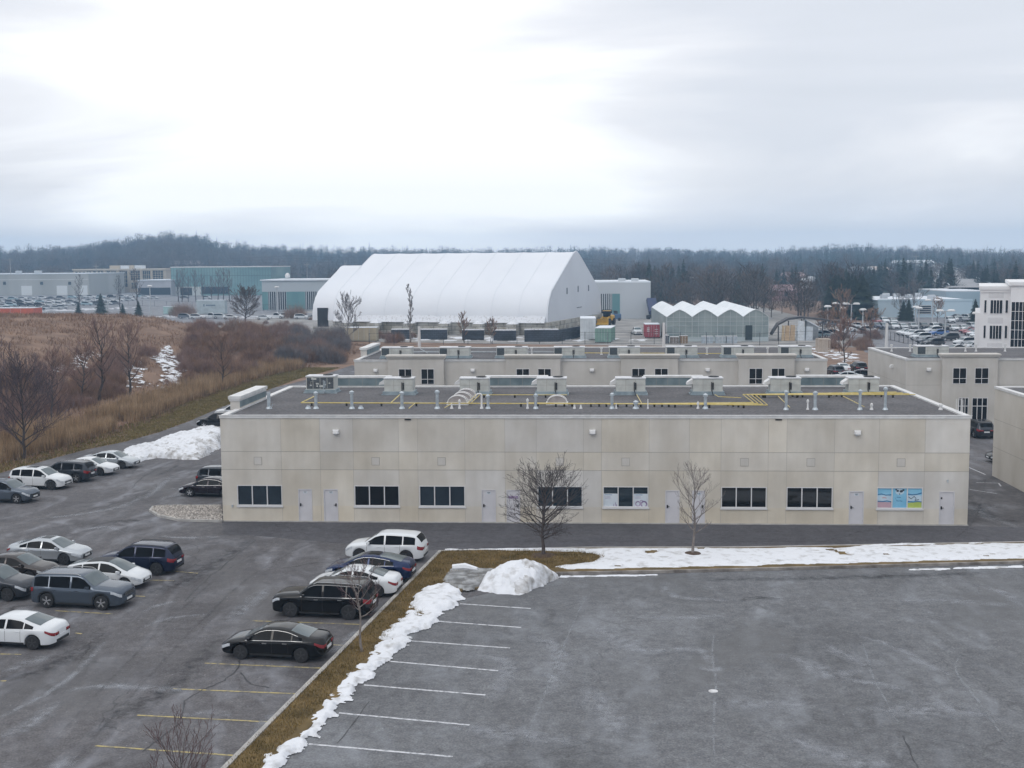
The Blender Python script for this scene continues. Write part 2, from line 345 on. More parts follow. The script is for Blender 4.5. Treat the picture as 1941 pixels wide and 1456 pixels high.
def scatter_blades(name, n, fn, hmin, hmax, w, m, seed, lean=.35, zoff=0, **t):   # fn(rs,n)->x,y arrays
    rs = np.random.RandomState(seed); x, y = fn(rs, n); n = len(x); z = hgt(x, y)+zoff if zoff is not None else np.zeros(n)
    h = hmin+(hmax-hmin)*rs.rand(n); a = rs.rand(n)*6.283; lx = rs.randn(n)*lean*h; ly = rs.randn(n)*lean*h; ww = w*(.6+.8*rs.rand(n))
    V = np.stack([np.stack([x-np.cos(a)*ww/2, y-np.sin(a)*ww/2, z-.02], -1), np.stack([x+np.cos(a)*ww/2, y+np.sin(a)*ww/2, z-.02], -1), np.stack([x+lx, y+ly, z+h], -1)], 1)
    return np_mesh(name, V.reshape(-1, 3), np.arange(3*n).reshape(-1, 3), m, 3, kind='stuff', **t)
def poly_sampler(P):
    xs = [p[0] for p in P]; ys = [p[1] for p in P]
    def f(rs, n):
        X = rs.uniform(min(xs), max(xs), n*4); Y = rs.uniform(min(ys), max(ys), n*4); k = inpoly(X, Y, P); return X[k][:n], Y[k][:n]
    return f
BLADE = mat('winter_grass_blades', (.11, .08, .022), (.25, .175, .07), scale=1.0, rough=1, island=.45)
isn = [p for p in IS1]
scatter_blades('grass_tufts', 60000, poly_sampler([KA, G(1150, 1045), G(1140, 1075), G(1000, 1085), G(880, 1110), G(730, 1215), G(600, 1350), G(470, 1490), KB]), .03, .11, .03, BLADE, 5, zoff=.11)
# stone island by the building corner
ISL = [G(421, 990), G(340, 988), G(302, 980), G(285, 970), G(290, 963), G(318, 961.5), G(419, 961)]
raised('stone_island', ISL, .10, mat('pebbles', (.20, .18, .165), (.42, .39, .36), scale=9, rough=.9, bump=1, detail=2, lo=.4, hi=.6))
strip('kerb', ISL[:7], .15, -.01, .14, KERB)
rs_ = np.random.RandomState(3)
def stones():
    xs, ys = poly_sampler(ISL)(rs_, 1500); b = MB()
    for x, y in zip(xs, ys):
        r = rnd.uniform(.05, .13); q = [(x+r*math.cos(a)*rnd.uniform(.7, 1.2), y+r*math.sin(a)*rnd.uniform(.7, 1.2), .1) for a in (0, 1.2, 2.4, 3.7, 5)]
        i = len(b.v); b.v += q+[(x+rnd.uniform(-.3, .3)*r, y, .1+r*.75)]
        for k in range(5): b.f.append((i+k, i+(k+1) % 5, i+5)); b.m.append(0)
    b.build('river_stones', mat('river_stone', (.20, .18, .165), (.44, .41, .38), scale=7, rough=.85, island=.4), kind='stuff')
stones()
# painted lines
YEL = mat('worn_yellow_paint', (.40, .33, .14), (.16, .15, .125), scale=5, rough=.8, lo=.42, hi=.62)
WHT = mat('worn_white_paint', (.56, .57, .60), (.22, .23, .25), scale=6, rough=.8, lo=.46, hi=.66)
def pline(a, b, w, m, z=.013):
    A = Vector((*a, z)); B = Vector((*b, z)); d = (B-A).normalized(); s = Vector((-d.y, d.x, 0))*w/2
    q = MB(); q.quad(tuple(A-s), tuple(B-s), tuple(B+s), tuple(A+s)); q.build('parking_line', m, kind='structure')
for a, b in (((872, 1145), (1006, 1154)), ((826, 1178), (988, 1190)), ((773, 1215), (967, 1229)), ((738, 1254), (944, 1272)), ((690, 1299), (920, 1318)), ((642, 1352), (890, 1375)), ((585, 1411), (858, 1435)), ((512, 1482), (800, 1508))):
    pline(G(*a), G(*b), .11, WHT)
for a, b in (((478, 1177), (683, 1184)), ((505, 1217), (660, 1224)), ((388, 1257.5), (612, 1267)), ((328, 1306), (562, 1315.5)), ((260, 1356), (510, 1369)), ((180, 1414), (452, 1433)), ((330, 1083), (375, 1087)), ((285, 1100), (330, 1101)), ((255, 1130), (275, 1131)), ((105, 1158), (214, 1164)), ((0, 1291), (12, 1291)), ((0, 1240), (40, 1241)), ((143, 1200), (155, 1202)), ((540, 1141), (600, 1145))):
    pline(G(*a), G(*b), .10, YEL, .009)
for a, b in (((1836, 886), (1868, 900)), ((1850, 915), (1893, 916)), ((1838, 928), (1890, 936)), ((1893, 916), (1897, 922))):
    pline(G(*a), G(*b), .10, WHT, .009)
TAR = mat('tar_crack', (.03, .03, .034), (.05, .05, .055), rough=.7)
def crack(px, w=.07, z=.011):
    P = []
    for (a, b) in zip(px[:-1], px[1:]):
        for k in range(6):
            t = k/6; P.append(G(a[0]+(b[0]-a[0])*t+rnd.uniform(-1.5, 1.5), a[1]+(b[1]-a[1])*t+rnd.uniform(-.8, .8)))
    P.append(G(*px[-1])); R = []; b = MB()
    for i, p in enumerate(P):
        a0 = P[max(i-1, 0)]; a1 = P[min(i+1, len(P)-1)]; d = Vector((a1[0]-a0[0], a1[1]-a0[1], 0)).normalized(); ww = w*rnd.uniform(.3, 1.1)/2
        R.append([(p[0]+d.y*ww, p[1]-d.x*ww, z), (p[0]-d.y*ww, p[1]+d.x*ww, z)])
    b.rings(R, 0, closed=False); b.build('asphalt_crack', TAR, kind='structure')
for c in ([(455, 1250), (450, 1270), (425, 1290), (385, 1308), (350, 1328), (343, 1362)], [(455, 1275), (475, 1297), (510, 1304)], [(345, 1368), (310, 1395), (270, 1425)], [(486, 1024), (450, 1050), (418, 1079), (350, 1083)], [(418, 1079), (400, 1090), (350, 1140)],
          [(880, 1021), (970, 1024), (1000, 1026), (1050, 1026), (1250, 1023), (1500, 1018), (1941, 1012)], [(1000, 1026), (970, 1040)], [(1300, 1024), (1450, 1025), (1600, 1026)], [(1408, 1135), (1440, 1131), (1478, 1135)], [(1712, 1395), (1725, 1425), (1740, 1456)], [(640, 1410), (700, 1330)], [(300, 870), (270, 882), (250, 895)], [(340, 873), (300, 888), (270, 905), (250, 925)]):
    crack(c)
# salt washed across the asphalt: thin tapering films
def saltmat(nm, c, k):
    m, t, b = newmat(nm); n = t.nodes; L = t.links; b.inputs['Base Color'].default_value = (*c, 1); b.inputs['Roughness'].default_value = .9
    a = n.new('ShaderNodeAttribute'); a.attribute_name = 'tint'; g = n.new('ShaderNodeNewGeometry'); q = n.new('ShaderNodeTexNoise'); q.inputs['Scale'].default_value = 2.2; q.inputs['Detail'].default_value = 9; q.inputs['Roughness'].default_value = .65; L.new(g.outputs['Position'], q.inputs['Vector'])
    r = n.new('ShaderNodeMapRange'); r.inputs[1].default_value = .38; r.inputs[2].default_value = .72; L.new(q.outputs[0], r.inputs[0]); x = n.new('ShaderNodeMath'); x.operation = 'MULTIPLY'; L.new(a.outputs['Fac'], x.inputs[0]); L.new(r.outputs[0], x.inputs[1]); y = n.new('ShaderNodeMath'); y.operation = 'MULTIPLY'; y.inputs[1].default_value = k; L.new(x.outputs[0], y.inputs[0]); L.new(y.outputs[0], b.inputs['Alpha']); return m
SALT = saltmat('salt_film', (.40, .42, .46), .75); DAMP = saltmat('damp_film', (.035, .035, .04), .8); SALTL = saltmat('salt_line', (.36, .38, .41), .8)
def film(px, w, m, z, dense=1.0):
    P = [G(*p) for p in px]; Q = []
    for i in range(len(P)-1):
        for k in range(8):
            t = k/8; a = P[max(i-1, 0)]; b, c = P[i], P[i+1]; d = P[min(i+2, len(P)-1)]
            Q.append([.5*(2*b[j]+(c[j]-a[j])*t+(2*a[j]-5*b[j]+4*c[j]-d[j])*t*t+(3*b[j]-a[j]-3*c[j]+d[j])*t**3) for j in (0, 1)])
    Q.append(P[-1]); me = MB(); n = len(Q); cols = []
    for i, p in enumerate(Q):
        a0 = Q[max(i-1, 0)]; a1 = Q[min(i+1, n-1)]; d = Vector((a1[0]-a0[0], a1[1]-a0[1], 0)).normalized(); e = math.sin(math.pi*min(1, (i+.0)/(n-1)))**.5; ww = w*(.25+.75*e)*rnd.uniform(.8, 1.2)/2
        for s, c in ((-1, 0), (0, e*dense), (1, 0)): me.v.append((p[0]+d.y*ww*s, p[1]-d.x*ww*s, z)); cols.append(c)
    for i in range(n-1):
        for k in (0, 1): me.f.append((i*3+k, i*3+k+1, i*3+k+4, i*3+k+3)); me.m.append(0)
    o = me.build('salt_stain' if m is not DAMP else 'damp_stain', m, kind='structure'); ca = o.data.color_attributes.new('tint', 'FLOAT_COLOR', 'POINT'); buf = []
    for c in cols: buf += [c, c, c, 1]
    ca.data.foreach_set('color', buf)
RF = [([(1225, 1235), (1320, 1232), (1350, 1262)], 1.0), ([(1325, 1262), (1350, 1270), (1372, 1262)], .9), ([(1625, 1205), (1690, 1225), (1760, 1262), (1815, 1285)], .7), ([(1470, 1240), (1530, 1258), (1570, 1280), (1650, 1268)], 1.6), ([(1560, 1220), (1600, 1240), (1655, 1268)], 1.2), ([(1130, 1190), (1190, 1225), (1250, 1240)], 1.8), ([(1260, 1100), (1275, 1130), (1400, 1140)], .8), ([(1590, 1292), (1650, 1294), (1720, 1310)], .8), ([(1100, 1300), (1140, 1340), (1180, 1400)], 1.6), ([(1620, 1345), (1700, 1350), (1800, 1345), (1900, 1370)], 2.2), ([(1480, 1390), (1600, 1440), (1700, 1450)], 1.8), ([(1000, 1200), (1060, 1240), (1040, 1320)], 1.4), ([(1200, 1170), (1290, 1172), (1380, 1168)], .9), ([(1850, 1110), (1900, 1125), (1941, 1150)], 1.0), ([(1700, 1140), (1800, 1140), (1941, 1150)], 1.2), ([(1350, 1340), (1450, 1335), (1560, 1340)], 1.2), ([(900, 1240), (960, 1260), (930, 1330)], 1.2), ([(850, 1380), (950, 1390), (1100, 1410)], 1.4)]
for k, (p, w) in enumerate(RF): film(p, w, SALT, .0140+.0004*k)
for p in ([(1632, 1212), (1645, 1250), (1655, 1285), (1680, 1330), (1712, 1390)], [(1822, 1240), (1813, 1275), (1870, 1350), (1915, 1425)], [(1355, 1190), (1350, 1240), (1357, 1300), (1352, 1380), (1356, 1456)], [(1110, 1130), (1075, 1210), (1035, 1310), (990, 1420)]): film(p, .16, SALTL, .0216)
LF = [([(200, 1215), (170, 1250), (120, 1295), (60, 1330), (-20, 1370)], .5), ([(100, 1240), (60, 1255), (0, 1275)], .9), ([(120, 1310), (200, 1300), (290, 1305), (360, 1310)], .9), ([(0, 1400), (60, 1370), (120, 1325)], 1.0), ([(140, 1430), (110, 1456), (80, 1490)], 1.2), ([(470, 1405), (510, 1365), (560, 1330)], .8), ([(620, 1250), (660, 1210), (690, 1190)], .6), ([(270, 1160), (300, 1148), (335, 1140)], .5), ([(270, 1190), (320, 1172), (400, 1165)], .5), ([(330, 900), (300, 925), (270, 950)], .9), ([(340, 870), (390, 862), (415, 858)], 1.0), ([(320, 925), (360, 935), (300, 945)], .7), ([(270, 940), (230, 960), (150, 975), (60, 985)], 1.0), ([(285, 1015), (360, 1020), (440, 1016)], .9), ([(150, 1005), (200, 1000), (240, 1008)], .9), ([(430, 1180), (480, 1140), (510, 1110)], 1.1), ([(330, 1360), (400, 1350), (440, 1358)], .6), ([(30, 1150), (60, 1165), (20, 1180)], .8), ([(1890, 960), (1860, 975), (1941, 1005)], 1.2), ([(1841, 870), (1880, 880), (1935, 900)], .5)]
for k, (p, w) in enumerate(LF): film(p, w, SALT, .0095+.0002*k if k < 18 else .012)
for k, (p, w) in enumerate([([(230, 1130), (330, 1110), (420, 1060), (480, 1020)], 1.6), ([(160, 1400), (260, 1340), (340, 1290), (420, 1200)], 1.8), ([(200, 990), (250, 987), (300, 990)], 1.0), ([(0, 1290), (100, 1262), (200, 1200)], 1.5), ([(290, 905), (320, 892), (340, 880)], .6), ([(1400, 1140), (1440, 1134), (1480, 1138)], .7), ([(1300, 1100), (1600, 1095), (1900, 1085)], 1.1), ([(1840, 950), (1880, 980), (1941, 990)], 1.4)]): film(p, w, DAMP, .0136+.0001*k if k in (5, 6) else .0088+.0001*k if k < 7 else .0125)
for k, (p, w) in enumerate([([(560, 1010), (440, 1075), (330, 1170), (180, 1320), (60, 1456)], .22), ([(600, 1022), (480, 1090), (380, 1180), (240, 1330), (130, 1456)], .22), ([(250, 1010), (500, 1008), (900, 1006), (1500, 1008), (1900, 1010)], .25), ([(260, 1030), (500, 1030), (900, 1028), (1500, 1027), (1900, 1024)], .25), ([(410, 900), (330, 940), (200, 1000), (60, 1060)], .2), ([(1870, 900), (1850, 980), (1800, 1030)], .2)]): film(p, w, DAMP, .0226+.0002*k, .5)
# drain with salt puddle
mh = MB(); p = G(1352, 1311); mh.lathe([(.17, 0), (.17, .02), (.15, .024), (0.0, .024)], (p[0], p[1], .006), n=16)
mh.build('manhole_cover', mat('pale_drain_lid', (.62, .62, .63), (.45, .45, .46), scale=8), label='small pale round drain lid in the empty car park', cat='drain cover')
# ---------------------------------------------------------------- snow
SNOW = snowmat('snow_clean', lo=.52, hi=.84, ds=2.2)
SNOWD = snowmat('snow_dirty', dirt=(.30, .29, .28), lo=.36, hi=.66, ds=2.6)
ICE = snowmat('grey_ice', c=(.33, .34, .35), dirt=(.12, .12, .12), lo=.35, hi=.6, ds=2.2)
def snow(name, P, h, m, base=.11, res=.16, edge=.35, rough=.25, ns=.9, soft=.8, seed=1, holes=0, hs=1.1, dirt=None, follow=False, bumps=(), kind='stuff', **t):
    xs = [p[0] for p in P]; ys = [p[1] for p in P]
    X = np.arange(min(xs)-.6, max(xs)+.6, res); Y = np.arange(min(ys)-.6, max(ys)+.6, res*1.1); gx, gy = np.meshgrid(X, Y)
    gx = gx+(np.random.RandomState(seed).rand(*gx.shape)-.5)*res*.5; gy = gy+(np.random.RandomState(seed+9).rand(*gx.shape)-.5)*res*.5
    ins = inpoly(gx, gy, P); d = pdist(gx, gy, P)*np.where(ins, 1, -1); d = d+(vnoise(gx, gy, ns, seed, 5)-.5)*2*edge
    hh = h*np.clip(d/soft, 0, 1)**.75*(1-rough+2*rough*vnoise(gx, gy, .8, seed+2, 5))
    for (bx, by, br, bh) in bumps:
        q = np.clip(1-np.hypot(gx-bx, gy-by)/br, 0, 1); hh = hh+bh*(q**.85)*(.72+.56*vnoise(gx, gy, .9, seed+5, 5))*np.clip(d/.3, 0, 1)
    if holes: d = np.where(vnoise(gx, gy, hs, seed+4, 5) < holes, -1, d)
    hh = hh+(vnoise(gx, gy, 3.2, seed+21, 3)-.5)*min(.35*h+.16*bool(bumps), .30)*np.clip(d/.3, 0, 1); z = hgt(gx, gy)+base+hh if follow else base+hh-.01
    ok = d > 0; nx = gx.shape[1]; i = (np.arange(gx.shape[0]-1)[:, None]*nx+np.arange(nx-1)[None])
    k = (ok[:-1, :-1] & ok[1:, :-1] & ok[:-1, 1:] & ok[1:, 1:]); i = i[k]
    V = np.stack([gx, gy, z], -1).reshape(-1, 3); Fc = np.stack([i, i+1, i+1+nx, i+nx], -1)
    # skirt where the sheet ends: drop open borders a little
    nb = np.zeros(V.shape[0], int); np.add.at(nb, Fc.ravel(), 1); edgev = (nb > 0) & (nb < 4); V[edgev, 2] = np.minimum(V[edgev, 2], (hgt(V[edgev, 0], V[edgev, 1])+base if follow else base)-.02)
    used = np.unique(Fc); rm = -np.ones(len(V), int); rm[used] = np.arange(len(used))
    mi = None
    if dirt:
        c_ = V[Fc].mean(1); mi = ((c_[:, 0]-dirt[0])*dirt[1]+(vnoise(c_[:, 0], c_[:, 1], 1.1, seed+31, 5)-.5)*4.5+dirt[2]*(c_[:, 2]-.3) > 0).astype(int); m = [m, SNOWD]
    return np_mesh(name, V[used], rm[Fc], m, 4, mi=mi, smooth=True, kind=kind, **t)
# strip snow
PS = [G(845, 1043), G(1000, 1042), G(1300, 1042), G(1600, 1040), G(1941, 1032), (58, 66.6), (58, 60.4), G(1941, 1063.5), G(1600, 1073.5), G(1300, 1080), G(1075, 1084.5), G(1040, 1078), G(1110, 1068), G(1140, 1058), G(1090, 1051), G(1000, 1049), G(850, 1047)]
snow('snow_cover', PS, .12, SNOW, base=.10, res=.12, edge=.26, rough=.5, seed=2, holes=.19)
snow('snow_cover', [G(1060, 1091), G(1250, 1089.5), G(1250, 1092), G(1060, 1096)], .06, SNOW, base=.01, res=.1, edge=.15, seed=4, soft=.2)
snow('snow_cover', [G(1640, 1081), G(1800, 1077), G(1941, 1072), G(1941, 1077), G(1700, 1083)], .06, SNOW, base=.01, res=.1, edge=.3, seed=5, soft=.2)
snow('snow_cover', [G(1560, 1043), G(1941, 1033), (50, 66.9), (50, 67.6), G(1941, 1028), G(1800, 1033), G(1700, 1032), G(1600, 1039)], .18, SNOW, base=.01, res=.12, edge=.25, seed=6, soft=.4)
# snow bank beside the grass
BK = [(855, 1112), (880, 1128), (868, 1148), (838, 1170), (815, 1190), (778, 1202), (765, 1228), (735, 1255), (700, 1288), (655, 1335), (620, 1378), (585, 1412), (520, 1470), (450, 1540), (425, 1540), (495, 1448), (560, 1395), (610, 1340), (635, 1308), (690, 1252), (716, 1215), (712, 1205), (752, 1182), (765, 1160), (800, 1120)]
snow('snow_bank', [G(*p) for p in BK], .12, SNOW, base=.06, res=.07, edge=.46, rough=.8, ns=2.0, soft=.35, seed=11, bumps=[(*G(815, 1145), 1.4, .30), (*G(845, 1125), 1.2, .25), (*G(770, 1185), 1.0, .2), (*G(742, 1232), .8, .16)])
snow('grey_ice_sheet', [G(850, 1082), G(945, 1080), G(940, 1105), G(890, 1125), G(850, 1118), G(838, 1105)], .1, ICE, base=.10, res=.1, edge=.15, rough=.6, seed=12, soft=.3)
b_ = MB(); a = G(858, 1084); c = G(905, 1087)
b_.tube([(a[0], a[1], .22), ((a[0]+c[0])/2, (a[1]+c[1])/2+.1, .27), (c[0], c[1], .22)], [.16, .2, .1], 8); b_.build('snow_lump', SNOW, smooth=True, kind='stuff')
c = G(985, 1118)
snow('snow_pile', [G(905, 1118), G(918, 1100), G(940, 1075), G(1000, 1066), G(1040, 1080), G(1062, 1096), G(1020, 1117), G(985, 1130), G(940, 1126)], .25, SNOW, dirt=(c[0]+.3, 1.2, 0), base=.02, res=.06, edge=.25, rough=.5, ns=1.4, seed=15, kind=None,
     bumps=[(c[0]-.25, c[1]+1.3, 2.3, .62), (c[0]+.9, c[1]+1.1, 1.7, .32), (c[0]-1.0, c[1]+.8, 1.3, .2)], label='tall heap of plowed snow at the corner of the empty car park', cat='snow pile')
# pile by the building's left side
q = [G(215, 868), G(240, 850), G(290, 838), G(330, 822), G(372, 812), G(420, 806), G(440, 830), G(415, 850), G(380, 872), G(345, 872), G(300, 868), G(250, 880)]
snow('snow_pile', q, .28, SNOW, dirt=(G(350, 850)[0], .3, -1.6), base=.0, res=.10, edge=.5, rough=.5, ns=.8, seed=21, kind=None, bumps=[(*G(398, 840), 3.8, .95), (*G(335, 862), 3.0, .4), (*G(280, 866), 2.8, .3), (*G(385, 860), 2.2, .35)], label='long low heap of plowed snow beside the left end of the main building', cat='snow pile')
# patches on the mound and by the far fences
def wp(u, v):       # follows the terrain: march the ray onto the ground
    d = ray(u, v); t = np.concatenate([np.arange(40, 420, .5), np.arange(420, 1800, 4)]); t = t/d[1]; P = CP[None]+d[None]*t[:, None]; g = hgt(P[:, 0], P[:, 1]); k = np.argmax(P[:, 2] < g); return (float(P[k, 0]), float(P[k, 1]))
for i, (poly, hl) in enumerate([([(90, 700), (150, 668), (200, 670), (160, 700), (120, 712)], .42), ([(285, 680), (320, 655), (345, 690), (350, 740), (300, 745), (310, 710)], .36), ([(230, 690), (270, 680), (280, 740), (240, 735)], .45), ([(350, 718), (395, 722), (400, 738), (360, 742)], .42), ([(90, 750), (170, 750), (180, 770), (110, 770)], .5)]):
    snow('snow_patches', [wp(*p) for p in poly], .05, SNOW, base=.16, res=.17, edge=1.2, ns=.5, seed=30+i, hs=1.7, holes=hl+.07, follow=True)
for i, poly in enumerate([[(705, 650), (800, 636), (1000, 640), (1240, 640), (1240, 647), (1000, 648), (760, 645)], [(1500, 660), (1560, 655), (1600, 668), (1630, 672), (1630, 700), (1590, 690), (1560, 672)], [(1575, 625), (1660, 612), (1660, 618), (1600, 632)], [(45, 596), (130, 598), (130, 601), (45, 600)], [(230, 600), (340, 597), (560, 600), (560, 604), (300, 604)], [(60, 588), (260, 582), (260, 585), (60, 592)], [(640, 628), (760, 622), (1090, 624), (1090, 627), (740, 630)]]):
    snow('snow_patches', [G(*p) for p in poly], .1, SNOW, base=.02, res=.5, edge=1.0, ns=.3, seed=40+i, holes=.42)
# ================================================================ BUILDINGS
STUC = mat('stucco', (.475, .438, .385), (.625, .597, .555), scale=.55, rough=.92, bump=.15, lo=.25, hi=.75, attr='tint', detail=10, stretch=(1, 1, .6), big=[(1.4, .03, (2.2, 2.2, .16)), (.8, .05, (1, 1, 1))])
STUC2 = mat('stucco_plain', (.46, .437, .40), (.56, .537, .505), scale=.5, rough=.92, bump=.1, lo=.3, hi=.7, detail=9, big=[(1.4, .03, (2.2, 2.2, .16))])
JOINT = mat('joint_grey', (.30, .285, .26)); CAP = mat('parapet_cap', (.55, .55, .55), (.66, .66, .655), scale=2, rough=.5)  # JOINT: the joint lines' own darker grey
ROOFM = mat('gravel_roof', (.06, .058, .061), (.155, .15, .157), scale=7, rough=1, bump=.5, lo=.3, hi=.75, detail=6, big=[(.25, .22, (1, 1.6, 1))])
FLASH = mat('blue_grey_flashing', (.13, .18, .20), (.22, .28, .30), scale=1.2, rough=.45, metal=.3)
GLB = mat('window_glass_blue', (.022, .030, .040), (.030, .041, .053), scale=.6, rough=.12, spec=.3)
GLD = mat('window_glass_dark', (.003, .004, .006), rough=.05, spec=.5)
GLM = mat('window_glass_mid', (.008, .018, .028), (.03, .042, .052), scale=2.5, rough=.15, spec=.3, stretch=(.3, 1, 2.5))
FRM = mat('pale_frame', (.60, .60, .61), rough=.5); DOORM = mat('grey_door_paint', (.52, .515, .54), (.57, .56, .585), scale=1.5, rough=.55)
BLK = mat('black_metal', (.012, .012, .014), rough=.4); WHP = mat('white_metal', (.62, .62, .62), rough=.45); GALV = mat('galvanised', (.38, .43, .47), (.52, .57, .60), scale=5, rough=.45, metal=.5)
X0, X1, Y0, Y1, HB = -21.67, 22.26, 70.53, 87.97, 6.39
def fx(u, v=940): return D(u, v, Y0)[0]
def fz(v, u=970): return D(u, v, Y0)[1]
def wall_light(parent, x, y, z, nx=0, ny=-1, s=1):
    b = MB(); w = .19*s
    def T(a, d, h): return (x+a*(-ny)+d*nx, y+a*nx+d*ny, z+h)
    R = [[T(-w, 0, -.12*s), T(w, 0, -.12*s), T(w, 0, .12*s), T(-w, 0, .12*s)], [T(-w, .10, -.12*s), T(w, .10, -.12*s), T(w, .12, .12*s), T(-w, .12, .12*s)], [T(-w*.8, .26*s, -.10*s), T(w*.8, .26*s, -.10*s), T(w*.8, .22*s, .05*s), T(-w*.8, .22*s, .05*s)]]
    b.rings(R, 0, True, True); b.box(*sorted((x-.6*w*abs(ny), x+.6*w*abs(ny)+.01)), y-.04, y-.005, z-.2*s, z-.12*s, 0) if ny else None
    return b.build('wall_light', WHP, parent)
def facade():
    B = empty('commercial_building', (0, 0, 0), label='long beige stucco building in the middle foreground with grey doors and eight wide windows', cat='building')
    wins = [(450, 535, GLB), (672, 757, GLD), (795, 881.5, GLB), (1019, 1104, GLM), (1143, 1229, GLM), (1367, 1453, GLD), (1491, 1578, GLD), (1662, 1749, GLM)]
    doors = [(566, 592), (614, 641), (913, 940), (960, 986), (1261, 1288), (1312, 1336), (1609, 1637), (1780, 1809)]
    zw0, zw1, zd = fz(960.5), fz(921.5), fz(928.5)
    zj = [fz(891.5), fz(857)]
    jx = [fx(u) for u in (534+1, 608.6, 671, 757, 793, 882, 957.7, 1017, 1106, 1140, 1230, 1306, 1366, 1455, 1490, 1580, 1664, 1751)]
    W = [(fx(a), fx(b), m) for a, b, m in wins]; DD = [(fx(a, 960), fx(b, 960)) for a, b in doors]
    xs = sorted(set([X0, X1]+jx+[w[0] for w in W]+[w[1] for w in W]+[d[0] for d in DD]+[d[1] for d in DD]))
    xs = [x for i, x in enumerate(xs) if i == 0 or x-xs[i-1] > .0005]
    zs = sorted([0, zw0, zw1, zd]+zj+[HB])
    b = MB(); b.col = []; rr = random.Random(11); tint = {}
    for i in range(len(xs)-1):
        for k in range(len(zs)-1):
            xa, xb, za, zb = xs[i], xs[i+1], zs[k], zs[k+1]; xm, zm = (xa+xb)/2, (za+zb)/2
            if any(w[0] < xm < w[1] and zw0 < zm < zw1 for w in W): continue
            if any(d[0] < xm < d[1] and zm < zd for d in DD): continue
            row = 0 if zm < zj[0] else (1 if zm < zj[1] else 2); bay = sum(1 for q in jx if q < xm)
            if (row, bay) not in tint:
                q = rr.random(); v = rr.uniform(.93, 1.05)
                if row == 1: q *= .5
                tint[(row, bay)] = (v*(1.02-.05*q), v*(1.0-.005*q), v*(.94+.10*q))
            t = tint[(row, bay)]
            if zm < zw0: t = (t[0]*1.02, t[1]*.99, t[2]*.93)
            b.quad((xa, Y0, za), (xb, Y0, za), (xb, Y0, zb), (xa, Y0, zb)); b.col.append(t)
    for (p, q) in (((X0, Y1), (X0, Y0)), ((X1, Y0), (X1, Y1)), ((X1, Y1), (X0, Y1))):
        b.quad((*p, 0), (*q, 0), (*q, HB), (*p, HB)); b.col.append((1, 1, .98))
    # reveals
    for (a, c, z0, z1, dp) in [(w[0], w[1], zw0, zw1, .10) for w in W]+[(d[0], d[1], 0, zd, .06) for d in DD]:
        for Q in (((a, Y0, z0), (a, Y0+dp, z0), (a, Y0+dp, z1), (a, Y0, z1)), ((c, Y0+dp, z0), (c, Y0, z0), (c, Y0, z1), (c, Y0+dp, z1)), ((a, Y0, z1), (a, Y0+dp, z1), (c, Y0+dp, z1), (c, Y0, z1)), ((a, Y0+dp, z0), (a, Y0, z0), (c, Y0, z0), (c, Y0+dp, z0))):
            b.quad(*Q); b.col.append((.95, .95, .93))
    b.build('wall', STUC, B)
    jb = MB(); e = .014
    for z in zj: jb.box(X0, X1, Y0-.004, Y0+.01, z-e, z+e)
    for x in jx:
        for (z0, z1) in ((0, zj[0]-e), (zj[0]+e, zj[1]-e), (zj[1]+e, HB)):
            segs = [(z0, z1)]
            if any(d[0]-.03 < x < d[1]+.03 for d in DD) and z0 == 0: segs = [(zd, z1)]
            if any(w[0]-.03 < x < w[1]+.03 for w in W) and z0 == 0: segs = [(0, zw0-.15), (zw1+.1, z1)]
            for s in segs: jb.box(x-.007, x+.007, Y0-.003, Y0+.01, s[0], s[1])
    jb.build('wall_joint', JOINT, B)
    MUR = [mat('mural_sky', (.16, .42, .62), (.25, .52, .70), scale=.9), mat('mural_pale', (.50, .62, .70), (.42, .55, .66), scale=2), mat('mural_dark', (.03, .035, .05)), mat('mural_green', (.36, .46, .10), (.48, .55, .15), scale=2), mat('mural_pink', (.50, .34, .38), (.42, .30, .36), scale=2), mat('mural_blue_line', (.05, .16, .32)), mat('poster_white', (.62, .66, .70), (.52, .58, .64), scale=2), mat('poster_purple', (.16, .10, .22), (.40, .33, .46), scale=6)]
